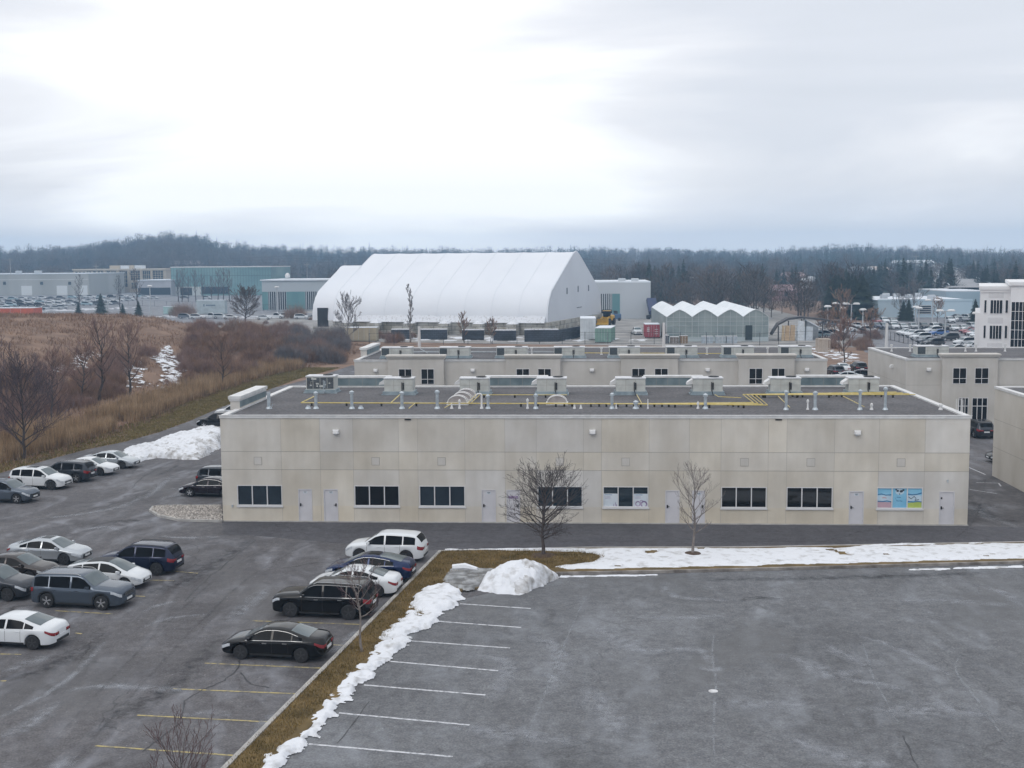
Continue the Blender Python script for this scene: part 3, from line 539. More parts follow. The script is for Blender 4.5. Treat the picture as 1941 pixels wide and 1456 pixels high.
    for wi, (a, c, gm) in enumerate(W):
        fr = MB(); f = .045; yb, yf = Y0+.10, Y0-.02
        fr.box(a, a+f, yf, yb, zw0, zw1); fr.box(c-f, c, yf, yb, zw0, zw1); fr.box(a+f, c-f, yf, yb, zw1-f, zw1); fr.box(a+f, c-f, yf, yb, zw0, zw0+f)
        for k in (1, 2): x = a+(c-a)*k/3; fr.box(x-.03, x+.03, yf+.01, yb, zw0+f, zw1-f)
        F_ = fr.build('window', FRM, B)
        for k in range(3):
            g = MB(); xa = a+(c-a)*k/3+.03; xb = a+(c-a)*(k+1)/3-.03; g.quad((xa, Y0+.05, zw0+.04), (xb, Y0+.05, zw0+.04), (xb, Y0+.05, zw1-.04), (xa, Y0+.05, zw1-.04)); g.build('pane', gm, F_)
            zq = lambda t: zw0+.04+(zw1-zw0-.08)*t; xq = lambda t: xa+(xb-xa)*t
            if wi == 4 and k != 1:
                p = MB(); y = Y0+.045; p.quad((xa, y, zq(0)), (xb, y, zq(0)), (xb, y, zq(.66)), (xa, y, zq(.66)), 0)
                p.box(xq(.12), xq(.62), y-.006, y-.004, zq(.585), zq(.61), 1)
                for h in (.5, .45, .4): p.box(xq(.12), xq(.5), y-.006, y-.004, zq(h), zq(h)+.012, 2)
                if k == 2:
                    for (cx, cz, r) in ((.3, .14, .16), (.72, .12, .2), (.55, .25, .10)):
                        n = 18; i0 = len(p.v)
                        for rr_ in (r, r*.62):
                            for j in range(n): p.v.append((xq(cx)+rr_*math.cos(j*6.283/n)*1.0, y-.006-.001*(r < .15), max(zq(0.01), zq(cz)+rr_*math.sin(j*6.283/n))))
                        for j in range(n): p.f.append((i0+j, i0+(j+1) % n, i0+n+(j+1) % n, i0+n+j)); p.m.append(2)
                else:
                    for (cx, h) in ((.7, .12), (.82, .2), (.9, .1)): p.box(xq(cx), xq(cx+.05), y-.006, y-.004, zq(.02), zq(h), 2)
                p.build('poster', [MUR[6], MUR[5], MUR[7]], F_)
            if wi == 7:      # abstract painted mural standing in for the printed film
                p = MB(); y = Y0+.045; p.quad((xa, y, zq(0)), (xb, y, zq(0)), (xb, y, zq(1)), (xa, y, zq(1)), 0)
                def band(pts, th, m, o):
                    R = [[(xq(u), y-o, zq(w-th/2)), (xq(u), y-o, zq(w+th/2))] for u, w in pts]; p.rings(R, m, closed=False)
                if k == 0:
                    p.quad((xa, y-.002, zq(0)), (xb, y-.002, zq(0)), (xb, y-.002, zq(.28)), (xa, y-.002, zq(.30)), 4); band([(0, .47), (.3, .48), (.6, .52), (1, .42)], .30, 1, .004); band([(0, .66), (.3, .70), (.6, .64), (1, .66)], .05, 5, .007); band([(0, .33), (.4, .31), (.7, .35), (1, .30)], .05, 5, .008); band([(.35, .5), (.5, .52), (.66, .49)], .05, 4, .010)
                if k == 1:
                    for (cx, cz, r, m_) in ((.5, .80, .30, 1), (.36, .86, .10, 2), (.62, .84, .12, 2), (.5, .70, .05, 2), (.76, .9, .08, 2), (.25, .93, .07, 2)):
                        i0 = len(p.v); n = 12; p.v += [(xq(cx+r*rnd.uniform(.75, 1.1)*math.cos(j*6.283/n)), y-.004-.003*(m_ == 2), min(zq(.99), zq(cz+.6*r*rnd.uniform(.75, 1.1)*math.sin(j*6.283/n)))) for j in range(n)]; p.f.append(tuple(range(i0, i0+n))); p.m.append(m_)
                    band([(.2, .52), (.3, .36), (.45, .34)], .03, 5, .004); band([(.3, .54), (.6, .52)], .03, 5, .005); band([(.5, .36), (.7, .33)], .03, 5, .006)
                if k == 2:
                    p.quad((xa, y-.002, zq(0)), (xb, y-.002, zq(0)), (xb, y-.002, zq(.34)), (xa, y-.002, zq(.24)), 3); band([(0, .46), (.3, .50), (.6, .5), (1, .48)], .30, 1, .004); band([(0, .70), (.3, .66), (.6, .68), (1, .76)], .06, 5, .007); band([(0, .33), (.4, .29), (.7, .33), (1, .30)], .05, 5, .008)
                    band([(.05, .56), (.25, .46), (.45, .58), (.6, .48), (.5, .38), (.8, .42)], .035, 2, .010)
                p.build('window_film', MUR[:6], F_, label='blue white and green printed window film')
        s = MB(); s.box(a-.05, c+.05, Y0-.07, Y0-.021, zw0-.10, zw0-.001); s.build('sill', FRM, F_)
    for di, (a, c) in enumerate(DD):
        fr = MB(); fr.box(a, a+.05, Y0-.02, Y0+.06, 0, zd); fr.box(c-.05, c, Y0-.02, Y0+.06, 0, zd); fr.box(a+.05, c-.05, Y0-.02, Y0+.06, zd-.05, zd); fr.box(a+.05, c-.05, Y0+.02, Y0+.05, .02, zd-.052)
        dr = fr.build('door', DOORM, B)
        left = di in (0, 2, 4, 6, 7); hx = a+.13 if left else c-.13
        h = MB(); h.box(hx-.035, hx+.035, Y0-.03, Y0+.02, .95, 1.12); h.tube([(hx, Y0-.05, 1.03), (hx+(.12 if left else -.12), Y0-.06, 1.03)], .018, 6)
        h.build('handle', BLK, dr)
        if di == 7: h = MB(); h.box(hx-.04, hx+.04, Y0-.01, Y0+.02, 1.55, 1.65); h.build('lock', BLK, dr)
        ex = c-.06 if left else a+.06
        for z in (.3, 1.0, 1.8): hg = MB(); hg.box(ex-.015, ex+.015, Y0-.005, Y0+.02, z, z+.12); hg.build('hinge', FRM, dr)
        if di in (0, 1, 2, 5, 6):
            n = MB(); xm = (a+c)/2; n.box(xm-.12, xm+.12, Y0+.012, Y0+.019, 1.72, 1.86, 0); n.box(xm-.09, xm+.09, Y0+.009, Y0+.0115, 1.80, 1.83, 1); n.box(xm-.06, xm+.06, Y0+.009, Y0+.0115, 1.75, 1.765, 1); n.build('notice', [MUR[6], MUR[2]], dr)
        if di == 3:
            n = MB(); n.box(a+.12, c-.12, Y0+.012, Y0+.019, 1.45, 1.62); n.build('notice', MUR[7], dr)
    for u in (489, 712, 837, 1061, 1186, 1411, 1537, 1708):
        x = fx(u, 875); z = fz(875); v = MB(); q = .24
        for (xa, xb, za, zb) in ((-q, q, q-.02, q), (-q, q, -q, -q+.02), (-q, -q+.02, -q+.02, q-.02), (q-.02, q, -q+.02, q-.02)): v.box(x+xa, x+xb, Y0-.018, Y0-.001, z+za, z+zb, 1)
        v.box(x-q+.02, x+q-.02, Y0-.014, Y0-.001, z-q+.02, z+q-.02, 0); v.build('vent_cover', [STUC2, JOINT], B)
    for u, v in ((637, 818), (1123, 818), (1625, 819.5)): wall_light(B, fx(u, v), Y0, fz(v, u))
    for u, v in ((773, 792.5), (1476, 793.5)): q = MB(); x = fx(u, v); q.box(x-.19, x+.19, Y0-.05, Y0-.001, HB-.24, HB-.17); q.build('roof_scupper', BLK, B)
    for u, v in ((441, 961), (1796, 908)): q = MB(); x = fx(u, v); z = fz(v); q.box(x-.04, x+.04, Y0-.08, Y0-.001, z-.05, z+.05); q.tube([(x, Y0-.07, z), (x, Y0-.12, z-.12)], .02, 6); q.build('hose_tap', GALV, B)
    f = MB(); f.box(X0-.03, X1+.03, Y0-.12, Y0-.002, -.02, .05); f.build('foundation_ledge', KERB, B)
    flat_roof(B, X0, X1, Y0, Y1, HB)
    # raised parapets: back entrances and the left return
    for (a, c) in ((612, 740), (922, 1037), (1222, 1330), (1512, 1632)):
        xa = D(a, 730, Y1)[0]; xb = D(c, 730, Y1)[0]; b = MB()
        b.box(xa, xb, Y1-.25, Y1+.35, HB+.0, HB+.62, 0); b.box(xa-.08, xb+.08, Y1-.32, Y1+.42, HB+.62, HB+.76, 1); b.box(xa+.01, xb-.01, Y1-.262, Y1-.2505, HB+.06, HB+.618, 2)
        for k in range(1, 5): x = xa+(xb-xa)*k/5; b.box(x-.012, x+.012, Y1-.275, Y1-.263, HB+.06, HB+.6, 3)
        b.build('raised_parapet', [STUC2, CAP, FLASH, JOINT], B)
    b = MB(); ya, yb = 73.9, 80.2
    b.box(X0-.35, X0+.25, ya, yb, HB-.35, HB+.62, 0); b.box(X0-.46, X0+.33, ya-.1, yb+.1, HB+.62, HB+.82, 1); b.box(X0-.41, X0+.26, ya-.05, yb+.05, HB+.5, HB+.62, 1); b.box(X0+.2502, X0+.262, ya+.01, yb-.01, HB+.12, HB+.49, 2)
    b.build('raised_parapet', [STUC2, CAP, FLASH], B)
    return B
def flat_roof(B, x0, x1, y0, y1, h, w=.34, lip=.17):
    r = MB(); r.quad((x0+.1, y0+.1, h-.06), (x1-.1, y0+.1, h-.06), (x1-.1, y1-.1, h-.06), (x0+.1, y1-.1, h-.06)); r.build('roof', ROOFM, B)
    c = MB(); o = .05
    for (a, b_, y, yy) in ((x0-o, x1+o, y0-o, y0+w), (x0-o, x1+o, y1-w, y1+o)): c.box(a, b_, y, yy, h-.13, h+.03)
    for (a, b_) in ((x0-o, x0+w), (x1-w, x1+o)): c.box(a, b_, y0+w, y1-w, h-.13, h+.03)
    i = .10
    for (a, b_, y, yy) in ((x0-o-.03, x1+o+.03, y0-o-.03, y0-o+.07), ): c.box(a, b_, y, yy, h+.028, h+.06)
    c.build('parapet_cap', CAP, B)
MAIN = facade()
def rz(v, u, base=HB): return G(u, v, base)
# vent stacks
def vent(x, y, h, r, kind):
    b = MB(); z = HB-.06
    b.lathe([(r*1.9, 0), (r*1.5, .1), (r, .14), (r, h), (r*1.0, h)], (x, y, z), n=10)
    if kind == 'cap': b.lathe([(r*1.55, h-.10), (r*1.55, h+.02), (r*.4, h+.1)], (x, y, z), n=10)
    if kind == 'goose': b.tube([(x, y, z+h), (x-.06, y, z+h+.08), (x-.25, y, z+h+.08), (x-.33, y, z+h-.05)], r, 8)
    if kind == 'pig': b.tube([(x-.05, y-.1, z+h*.9), (x-.07, y-.1, z+.1), (x+.2, y-.1, z+.12), (x+.28, y-.1, z+.3)], .03, 6)
    return b.build('vent_pipe', GALV if r > .07 else WHP, MAIN, smooth=True)
for u, h, r, k in ((510, 1.05, .11, 'pig'), (599, 1.0, .10, 'cap'), (667, 1.05, .10, 'cap'), (762, 1.0, .10, 'cap'), (829, 1.08, .10, 'cap'), (925, .8, .09, 'cap'), (913, .85, .06, 'goose'), (871, .5, .05, 'cap'), (584, .18, .10, ''), (684, .18, .10, ''), (856, .3, .06, ''), (1000, .55, .05, 'cap'), (1015.5, .85, .09, 'cap'), (1089, .25, .05, ''), (1101, .25, .05, ''), (1160, .9, .09, 'cap'), (1168, .3, .04, ''), (1205, .42, .11, 'cap'), (1228, .6, .035, ''), (1323, .35, .05, 'cap'), (1337, .85, .1, 'cap'), (1490, 1.1, .09, 'cap'), (1531, .55, .05, 'cap'), (1545, 1.05, .10, 'cap'), (1630, 1.15, .09, 'cap'), (1652, .32, .06, 'cap'), (1678, 1.3, .09, 'cap'), (1783, .3, .07, 'cap')):
    p = G(u, 775 if u > 1480 else 773, HB); vent(p[0], p[1], h, r, k)
for u, v in ((868, 765), (876, 758.5), (884, 752), (1056, 765)):      # arched skylights
    p = G(u, v, HB); b = MB(); hw = .62; R = []
    for y in (-.3, .3):
        R.append([(p[0]+hw*math.cos(a), p[1]+y, HB+.1+.42*math.sin(a)) for a in [math.pi*k/12 for k in range(13)]])
    b.rings(R, 0, True, True, closed=False); b.box(p[0]-hw-.08, p[0]+hw+.08, p[1]-.38, p[1]+.38, HB-.06, HB+.1, 1)
    for y in (-.31, .31):
        b.tube([(p[0]+hw*math.cos(a), p[1]+y, HB+.1+.43*math.sin(a)) for a in [math.pi*k/12 for k in range(13)]], .03, 5, 1)
    b.build('skylight', [mat('smoked_skylight', (.30, .27, .27), (.40, .37, .36), scale=3, rough=.25, spec=.6), WHP], MAIN, smooth=True)
lb = MB()
for dx in (0, .35):
    p = G(1812, 783, HB); lb.tube([(X1+.12, 72.4+dx, HB-.3), (X1+.12, 72.4+dx, HB+.75), (X1-.15, 72.4+dx, HB+.75), (X1-.15, 72.4+dx, HB)], .02, 6)
lb.build('roof_ladder_rail', WHP, MAIN)
# rooftop air handlers
UNIT = mat('unit_beige_grey', (.42, .43, .41), (.52, .53, .50), scale=2, rough=.6); UNITD = mat('unit_coil', (.035, .045, .055), (.10, .11, .12), scale=9, rough=.6); SNP = SNOW
def rtu_mesh(w, d, h, dark=False, hood=True, louver=None):
    root = empty('rooftop_unit')
    b = MB(); b.bbox(-w/2, w/2, -d/2, d/2, .22, .22+h, .03); 
    for k in (1, 2): x = -w/2+w*k/3; b.box(x-.01, x+.01, -d/2-.012, -d/2-.001, .28, .16+h, 1)
    b.box(-w/2+.02, w/2-.02, -d/2-.01, -d/2-.001, .22+h*.5, .22+h*.5+.015, 1)
    b.build('housing', [UNIT, JOINT], root)
    c = MB(); c.box(-w/2-.10, w/2+.10, -d/2-.1, d/2+.1, .0, .2199); c.box(-w/2-.18, w/2+.18, -d/2-.16, d/2+.16, -.05, .04); c.build('curb', mat('unit_curb', (.30, .36, .39), (.20, .25, .28), scale=2), root)
    t = MB(); t.box(-w/2-.04, w/2+.04, -d/2-.04, d/2+.04, .221+h, .29+h); t.build('lid', mat('snowy_lid', (.62, .63, .65), (.42, .44, .46), scale=2.5, lo=.5, hi=.75), root)
    f = MB(); f.lathe([(.36, 0), (.36, .06), (.30, .06), (.28, .02), (0, .02)], (w*.22, 0, .29+h), n=18); f.build('fan_grille', BLK, root)
    if hood and louver is None:
        q = MB(); q.rings([[(-w/2-.002, -d/3, .22+h*.55), (-w/2-.002, d/3, .22+h*.55), (-w/2-.002, d/3, .2+h), (-w/2-.002, -d/3, .2+h)], [(-w/2-.42, -d/3, .22+h*.5), (-w/2-.42, d/3, .22+h*.5), (-w/2-.36, d/3, .2+h*.72), (-w/2-.36, -d/3, .2+h*.72)]], 0, True, True); q.build('intake_hood', WHP, root)
    if dark:
        q = MB(); q.box(-w/2+.06, w/2-.06, -d/2-.03, -d/2-.002, .3, .17+h, 0)
        for k in range(11): x = rnd.uniform(-w/2+.1, w/2-.3); z = rnd.uniform(.34, .05+h); q.box(x, x+rnd.uniform(.1, .24), -d/2-.036, -d/2-.031, z, z+rnd.uniform(.08, .17), 1)
        for k in range(1, 4): x = -w/2+w*k/4; q.box(x-.015, x+.015, -d/2-.045, -d/2-.037, .28, .19+h, 1)
        q.build('coil_panel', [UNITD, UNIT], root)
    if louver:
        q = MB(); q.box(-w/2+.05, -w/2+louver, -d/2-.03, -d/2-.0021, .28, .19+h, 0)
        for k in range(9): z = .3+(h-.15)*k/9; q.box(-w/2+.07, -w/2+louver-.02, -d/2-.045, -d/2-.031, z, z+.03, 1)
        q.build('coil_panel', [UNITD, mat('louver_slat', (.08, .10, .11))], root)
    g = MB(); x = w*.12; g.tube([(x, -d/2-.06, .22+h*.75), (x, -d/2-.08, .3), (x+.06, -d/2-.1, .12), (x+.06, -d/2-.5, .02)], .03, 6); g.tube([(x+.1, -d/2-.05, .22+h*.7), (x+.1, -d/2-.05, .35)], .045, 6); g.build('conduit', BLK if not dark else GALV, root)
    return root
rt_lab = ['dark fronted rooftop unit with pale patches at the left end of the main roof', 'beige rooftop unit second from the left on the main roof', 'beige rooftop unit behind the arched skylights on the main roof', 'beige rooftop unit just right of the single arched skylight', 'beige rooftop unit fifth from the left on the main roof', 'beige rooftop unit sixth from the left, left of the bent yellow pipes', 'beige rooftop unit seventh from the left, above the bent yellow pipes', 'beige rooftop unit at the right end of the main roof']
base = rtu_mesh(2.0, 1.2, .86)
for i, (ua, ub) in enumerate(((580, 634), (727, 784), (870, 928), (1016, 1075), (1169, 1222), (1315, 1369), (1461, 1518), (1609, 1667))):
    if i == 0: p = G(607, 744, HB); u = rtu_mesh(2.0, 1.3, .9, dark=True, hood=False); u.location = (p[0], p[1]+.7, HB-.03)
    else:
        p = G((ua+ub)/2, 747.5, HB); loc = (p[0], p[1]+.65, HB-.03)
        if i == 1: u = base; u.location = loc
        else: u = copy_tree(base, loc)
    tag(u, rt_lab[i], 'rooftop unit', 'air units on the main roof')
# yellow gas piping
GASM = mat('yellow_gas_pipe', (.52, .40, .10), (.62, .52, .24), scale=3, rough=.55)
def gas(runs, r, label, z=HB+.14):
    R = empty('gas_pipe', label=label, cat='gas pipe', group='yellow gas pipes on the main roof'); 
    for run in runs: b = MB(); b.tube([(*G(u, v, z), z) for u, v in run], r, 6); b.build('pipe_run', GASM, R)
    s = MB()
    for run in runs:
        for (a, c) in zip(run[:-1], run[1:]):
            n = max(1, int(abs(c[0]-a[0])/75))
            for k in range(n+1):
                if abs(c[0]-a[0]) < 60: continue
                t = (k+.3)/(n+1); p = G(a[0]+(c[0]-a[0])*t, a[1]+(c[1]-a[1])*t, z); s.box(p[0]-.06, p[0]+.06, p[1]-.04, p[1]+.04, HB-.055, z-.03)
    if s.v: s.build('pipe_support', BLK, R)
gas([[(571, 763.5), (1100, 765.5)], [(571, 763.5), (597, 751)], [(741, 763.5), (758, 748)]], .04, 'single yellow gas pipe running along the left half of the main roof')
gas([[(775, 774), (787, 764)], [(843, 773), (858, 764)], [(888, 763), (903, 748)], [(894, 763), (909, 749)], [(900, 748.5), (1075, 748.5)]], .028, 'thin pale pipes branching between the arched skylights')
for o, lab in ((0, 'front'), (1, 'second'), (2, 'third'), (3, 'rear')):
    gas([[(1000+50*o, 764+.7*o), (1455-9*o, 768-1.6*o), (1432-8*o, 748.5-.2*o), (1735-12*o, 748-1.6*o)]], .036, f'bent yellow gas pipe on the main roof, {lab} of four side by side')
gas([[(1207, 748), (1216, 764)], [(1355, 748), (1362, 752), (1405, 754)], [(1475, 751), (1497, 772)], [(1598, 751), (1638, 771)]], .025, 'short thin pipes slanting from the right hand rooftop units')
# ---------------------------------------------------------------- rear row
def bay_building(x0, x1, y0, y1, bays, label, lights, ent=None, left_ret=False, seg=None):
    B = empty('commercial_building', label=label, cat='building', group='beige unit buildings of the rear row')
    w = MB(); w.box(x0, x1, y0, y1, 0, HB-.08); w.build('wall', STUC2, B); flat_roof(B, x0, x1, y0, y1, HB)
    j = MB()
    for z in (2.05, 4.0): j.box(x0-.003, x1+.003, y0-.006, y1+.003, z-.012, z+.012)
    j.build('wall_joint', JOINT, B)
    for (ua, ub) in bays:
        xa, xb = D(ua, 690, y0-.45)[0], D(ub, 690, y0-.45)[0]; b = MB(); b.box(xa, xb, y0-.45, y0+.25, 0, HB+.30, 0)
        R = []
        for (o, z) in ((.02, HB+.12), (.10, HB+.20), (.13, HB+.30), (.20, HB+.36), (.20, HB+.48), (.12, HB+.52)): R.append([(xa-o, y0-.45-o, z), (xb+o, y0-.45-o, z), (xb+o, y0+.25+o, z), (xa-o, y0+.25+o, z)])
        b.rings(R, 0, True, True); b.box(xa+.02, xb-.02, y0+.2502, y0+.262, HB+.0, HB+.30, 1); b.build('entrance_bay', [STUC2, FLASH], B)
        for t in (.31, .71):
            c = xa+(xb-xa)*t; yf = y0-.45; hw = .62; z0, z1 = 4.15-.0, 5.62
            f = MB()
            for (a, c2, za, zb) in ((-hw, -hw+.05, z0, z1), (hw-.05, hw, z0, z1), (-hw+.05, hw-.05, z1-.05, z1), (-hw+.05, hw-.05, z0, z0+.05), (-.025, .025, z0+.05, z1-.05), (-hw+.05, -.025, z0+.47, z0+.52), (.025, hw-.05, z0+.47, z0+.52)): f.box(c+a, c+c2, yf-.03, yf+.0, za, zb)
            W_ = f.build('window', FRM, B); g = MB(); g.quad((c-hw+.04, yf-.012, z0+.04), (c+hw-.04, yf-.012, z0+.04), (c+hw-.04, yf-.012, z1-.04), (c-hw+.04, yf-.012, z1-.04)); g.build('pane', GLD, W_)
        if ent:     # glazed ground-floor entrance
            for (a, c2, dr) in ((-.95+xa+(xb-xa)*.5, xa+(xb-xa)*.5-.1, 0), (xa+(xb-xa)*.5+.25, xa+(xb-xa)*.5+1.6, 1)):
                f = MB(); yf = y0-.45; f.box(a, c2, yf-.02, yf, .05, 2.9, 0); 
                for q in range(4): x = a+(c2-a)*q/3; f.box(x-.03, x+.03, yf-.06, yf-.021, .05, 2.9, 1)
                for z in (.05, 2.1, 2.84): f.box(a, c2, yf-.055, yf-.022, z, z+.06, 1)
                f.build('entrance_glazing', [GLD, FRM], B)
    for u in lights: wall_light(B, D(u, 699, y0)[0], y0, 5.45, s=1.1)
    return B
YR0, YR1 = 111.8, 128.6
XR0, XR1 = -21.4, 22.27
R1 = bay_building(XR0, XR1, YR0, YR1, ((735, 841), (959, 1062), (1177, 1285), (1400, 1506)), 'long beige unit building behind the main one, in front of the white fabric dome', (712, 896, 1122, 1341, 1529))
b = MB(); b.box(XR0-.35, XR0+.25, 117, 124.5, HB-.35, HB+.6, 0); b.box(XR0-.45, XR0+.33, 116.9, 124.6, HB+.6, HB+.8, 1); b.box(XR0+.251, XR0+.262, 117.1, 124.4, HB+.1, HB+.55, 2); b.build('raised_parapet', [STUC2, CAP, FLASH], R1)
R2 = bay_building(29.38, 75, YR0, YR1-2, ((1787, 1892), (2015, 2120)), 'beige unit building at the right edge of the rear row with a glazed entrance', (1760, 1960), ent=True)
wall_light(R2, 29.38, 116.5, 5.35, nx=-1, ny=0, s=1.2)
u0_ = None
lv = [(724, 'leftmost unit'), (833, 'second unit from the left'), (941, 'third unit from the left'), (1050, 'fourth unit from the left'), (1155, 'fourth unit from the right'), (1264, 'third unit from the right'), (1372, 'second unit from the right'), (1482, 'rightmost unit')]
proto = rtu_mesh(2.9, 1.5, .74, hood=False, louver=.75)
for i, (u, l) in enumerate(lv):
    p = G(u, 678, HB); loc = (p[0]+1.45, 115.3, HB-.03); o = proto if i == 0 else copy_tree(proto, loc); o.location = loc
    tag(o, f'grey air unit with dark louver, {l} on the rear roof', 'rooftop unit', 'air units on the rear roof')
o = copy_tree(proto, (G(1745, 678, HB)[0]+1.45, 115.3, HB-.03)); tag(o, 'grey rooftop air unit with a dark louver on the right hand rear building', 'rooftop unit', 'air units on the right rear roof')
for (a, c, v, m_, lab) in ((735, 870, 667, GALV, 'grey pipe across the left of the rear roof'), (880, 1050, 667, GALV, 'grey pipe between the third and fourth units of the rear roof'), (1090, 1260, 669, GASM, 'yellow pipe across the middle of the rear roof'), (1300, 1480, 670, GASM, 'yellow pipe near the right end of the rear roof')):
    z = HB+.15; b = MB(); b.tube([(*G(a, v, z), z), (*G(c, v+.6, z), z)], .04, 6); b.tube([(*G((a+c)/2-6, v-4, z), z+.1), (*G((a+c)/2+8, v+4, z), z+.1)], .03, 5); b.build('roof_pipe', m_, label=lab, cat='pipe')
for (B, us) in ((R1, (860, 1000, 1008, 1140, 1302, 1340, 1455)), (R2, (1690, 1725, 1735, 1830, 1850, 1905))):
    for u in us:
        p = G(u, 671 if B is R1 else 665, HB); q = MB(); q.lathe([(.14, 0), (.08, .1), (.08, .55), (.13, .56), (.13, .7)], (p[0], p[1], HB-.06), n=8); q.build('vent_pipe', WHP, B)
# near right building
NR = empty('commercial_building', label='beige stucco building cut by the right edge with a plain side wall', cat='building')
nx0, ny0, ny1 = 29.15, 62.0, 87.2
b = MB(); b.box(nx0, 60, ny0, ny1, 0, HB-.08); b.build('wall', mat('stucco_side', (.46, .425, .37), (.58, .55, .50), scale=.45, rough=.92, bump=.1, lo=.3, hi=.7, detail=9, stretch=(1, 1, .5)), NR)
j = MB(); 
for z in (2.1, 4.1): j.box(nx0-.004, 60, ny0-.004, ny1+.004, z-.012, z+.012)
j.build('wall_joint', JOINT, NR); flat_roof(NR, nx0, 60, ny0, ny1, HB); wall_light(NR, nx0, 79.5, 4.9, nx=-1, ny=0, s=1.1)
# ---------------------------------------------------------------- fabric dome
def rot(p, o, e, l): return (o[0]+l[0]*p[0]+e[0]*p[1], o[1]+l[1]*p[0]+e[1]*p[1], p[2])
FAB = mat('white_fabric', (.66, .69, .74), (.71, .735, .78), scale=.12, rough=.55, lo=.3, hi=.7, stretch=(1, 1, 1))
CONC = mat('block_concrete', (.25, .245, .23), (.44, .43, .40), scale=.5, rough=.95, detail=8)
def blocks(name, m1, bw, bh, dark=(.10, .10, .095)):
    m, t, bs = newmat(name); n = t.nodes; L = t.links; tcn = n.new('ShaderNodeTexCoord'); mpn = n.new('ShaderNodeMapping'); mpn.inputs['Rotation'].default_value = (math.radians(90), 0, 0)
    L.new(tcn.outputs['Object'], mpn.inputs[0]); q = n.new('ShaderNodeTexBrick'); q.inputs['Scale'].default_value = 1; q.inputs['Brick Width'].default_value = bw; q.inputs['Row Height'].default_value = bh; q.inputs['Mortar Size'].default_value = .04
    q.inputs['Color1'].default_value = (*m1, 1); q.inputs['Color2'].default_value = (*[x*.75 for x in m1], 1); q.inputs['Mortar'].default_value = (*dark, 1); L.new(mpn.outputs[0], q.inputs['Vector'])
    g = n.new('ShaderNodeNewGeometry'); no = n.new('ShaderNodeTexNoise'); no.inputs['Scale'].default_value = .5; no.inputs['Detail'].default_value = 6; L.new(g.outputs['Position'], no.inputs[0])
    x = n.new('ShaderNodeMix'); x.data_type = 'RGBA'; x.blend_type = 'MULTIPLY'; x.inputs[0].default_value = .8; rp = n.new('ShaderNodeValToRGB'); rp.color_ramp.elements[0].color = (.6, .55, .45, 1); rp.color_ramp.elements[1].color = (1.2, 1.2, 1.2, 1); rp.color_ramp.elements[0].position = .35; rp.color_ramp.elements[1].position = .6; L.new(no.outputs[0], rp.inputs[0])
    L.new(q.outputs[0], x.inputs[6]); L.new(rp.outputs[0], x.inputs[7]); L.new(x.outputs[2], bs.inputs['Base Color']); bs.inputs['Roughness'].default_value = .95; return m
BLOCK = blocks('concrete_blocks', (.44, .43, .40), 2.4, .9); DKB = blocks('dark_retaining_blocks', (.055, .065, .085), .8, .4, (.02, .02, .025))
DOME = empty('fabric_storage_dome', (-7.4, 256, 0), math.atan2(.252, -.968), label='huge white fabric storage dome on concrete block walls', cat='dome building')
# local frame: +x runs to the left end, y = -depth handled by explicit vectors
DOME.rotation_euler = (0, 0, 0); eD = (.252, .968); lD = (-.968, .252)
def DP(l, t, z):
    l, t = l*1.07, t*1.07; z = HC+(z-HC)*1.07 if z > 3.6 else z*.772+.0
    return (lD[0]*l+eD[0]*t, lD[1]*l+eD[1]*t, z)
half = [(0, 3.6), (.1, 5.0), (.5, 6.6), (1.4, 8.1), (2.9, 9.6), (6, 11.05), (9, 12.4), (12, 13.75), (15, 15.1), (18.2, 16.5), (19.8, 17.15), (21, 17.48), (22, 17.58)]
prof = half+[(44-t, z) for t, z in half[-2::-1]]
def shell(L0, L1, pf, n, sag, name, bulge=0):
    b = MB(); R = []
    for i in range(n*4+1):
        l = L0+(L1-L0)*i/(n*4); s = sag*math.sin(math.pi*(i % 4)/4)
        R.append([DP(l, t+s*(1 if t < 22 else -1)*.6, z-s*.5) for t, z in pf])
    b.rings(R, 0, closed=False); b.build(name, FAB, DOME, smooth=60)
shell(.25, 47, prof, 8, .16, 'fabric_skin')
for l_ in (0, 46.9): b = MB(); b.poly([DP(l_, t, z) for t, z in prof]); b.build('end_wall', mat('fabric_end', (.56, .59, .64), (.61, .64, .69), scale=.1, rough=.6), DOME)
for k in range(9):
    l = .25+(47-.25)*k/8; b = MB(); b.tube([DP(l, t+(.03 if t < 22 else -.03), z+.0) for t, z in prof], .07 if k else .22, 6); b.build('rib_seam', mat('fabric_seam', (.62, .65, .70), rough=.5), DOME, smooth=True)
ph = [(t, z) for t, z in half if z < 14.4]+[(13.8, 14.7), (15.2, 15.0), (17, 14.8), (22, 12), (26, 7), (27, 3.6)]
b = MB(); b.rings([[DP(l, t, z) for t, z in ph] for l in (46.9, 49.5, 51.8)], 0, closed=False); b.poly([DP(51.8, t, z) for t, z in ph][::-1]); b.build('annex_skin', FAB, DOME, smooth=60)
b = MB()
b.box(0, 0, 0, 0, 0, 0) if 0 else None
def dbox(b, l0, l1, t0, t1, z0, z1, m=0): b.box(l0, l1, t0, t1, z0, z1, m, T=lambda x, y, z: DP(x, y, z))
dbox(b, 48.2, 50.6, -.02, .3, .2, 6.2); b.build('doorway', BLK, DOME)
for (l, z) in ((14, 8.8), (23, 9.0), (32, 9.0)):
    b = MB(); dbox(b, -.06, -.01, l-.35, l+.35, z, z+1.3, 0); b.build('end_window', mat('dome_vent_dark', (.12, .14, .18)), DOME)
b = MB(); dbox(b, -.05, -.01, 22, 26, 5.6, 5.75, 0); b.build('end_window', mat('dome_vent_dark', (.12, .14, .18)), DOME)
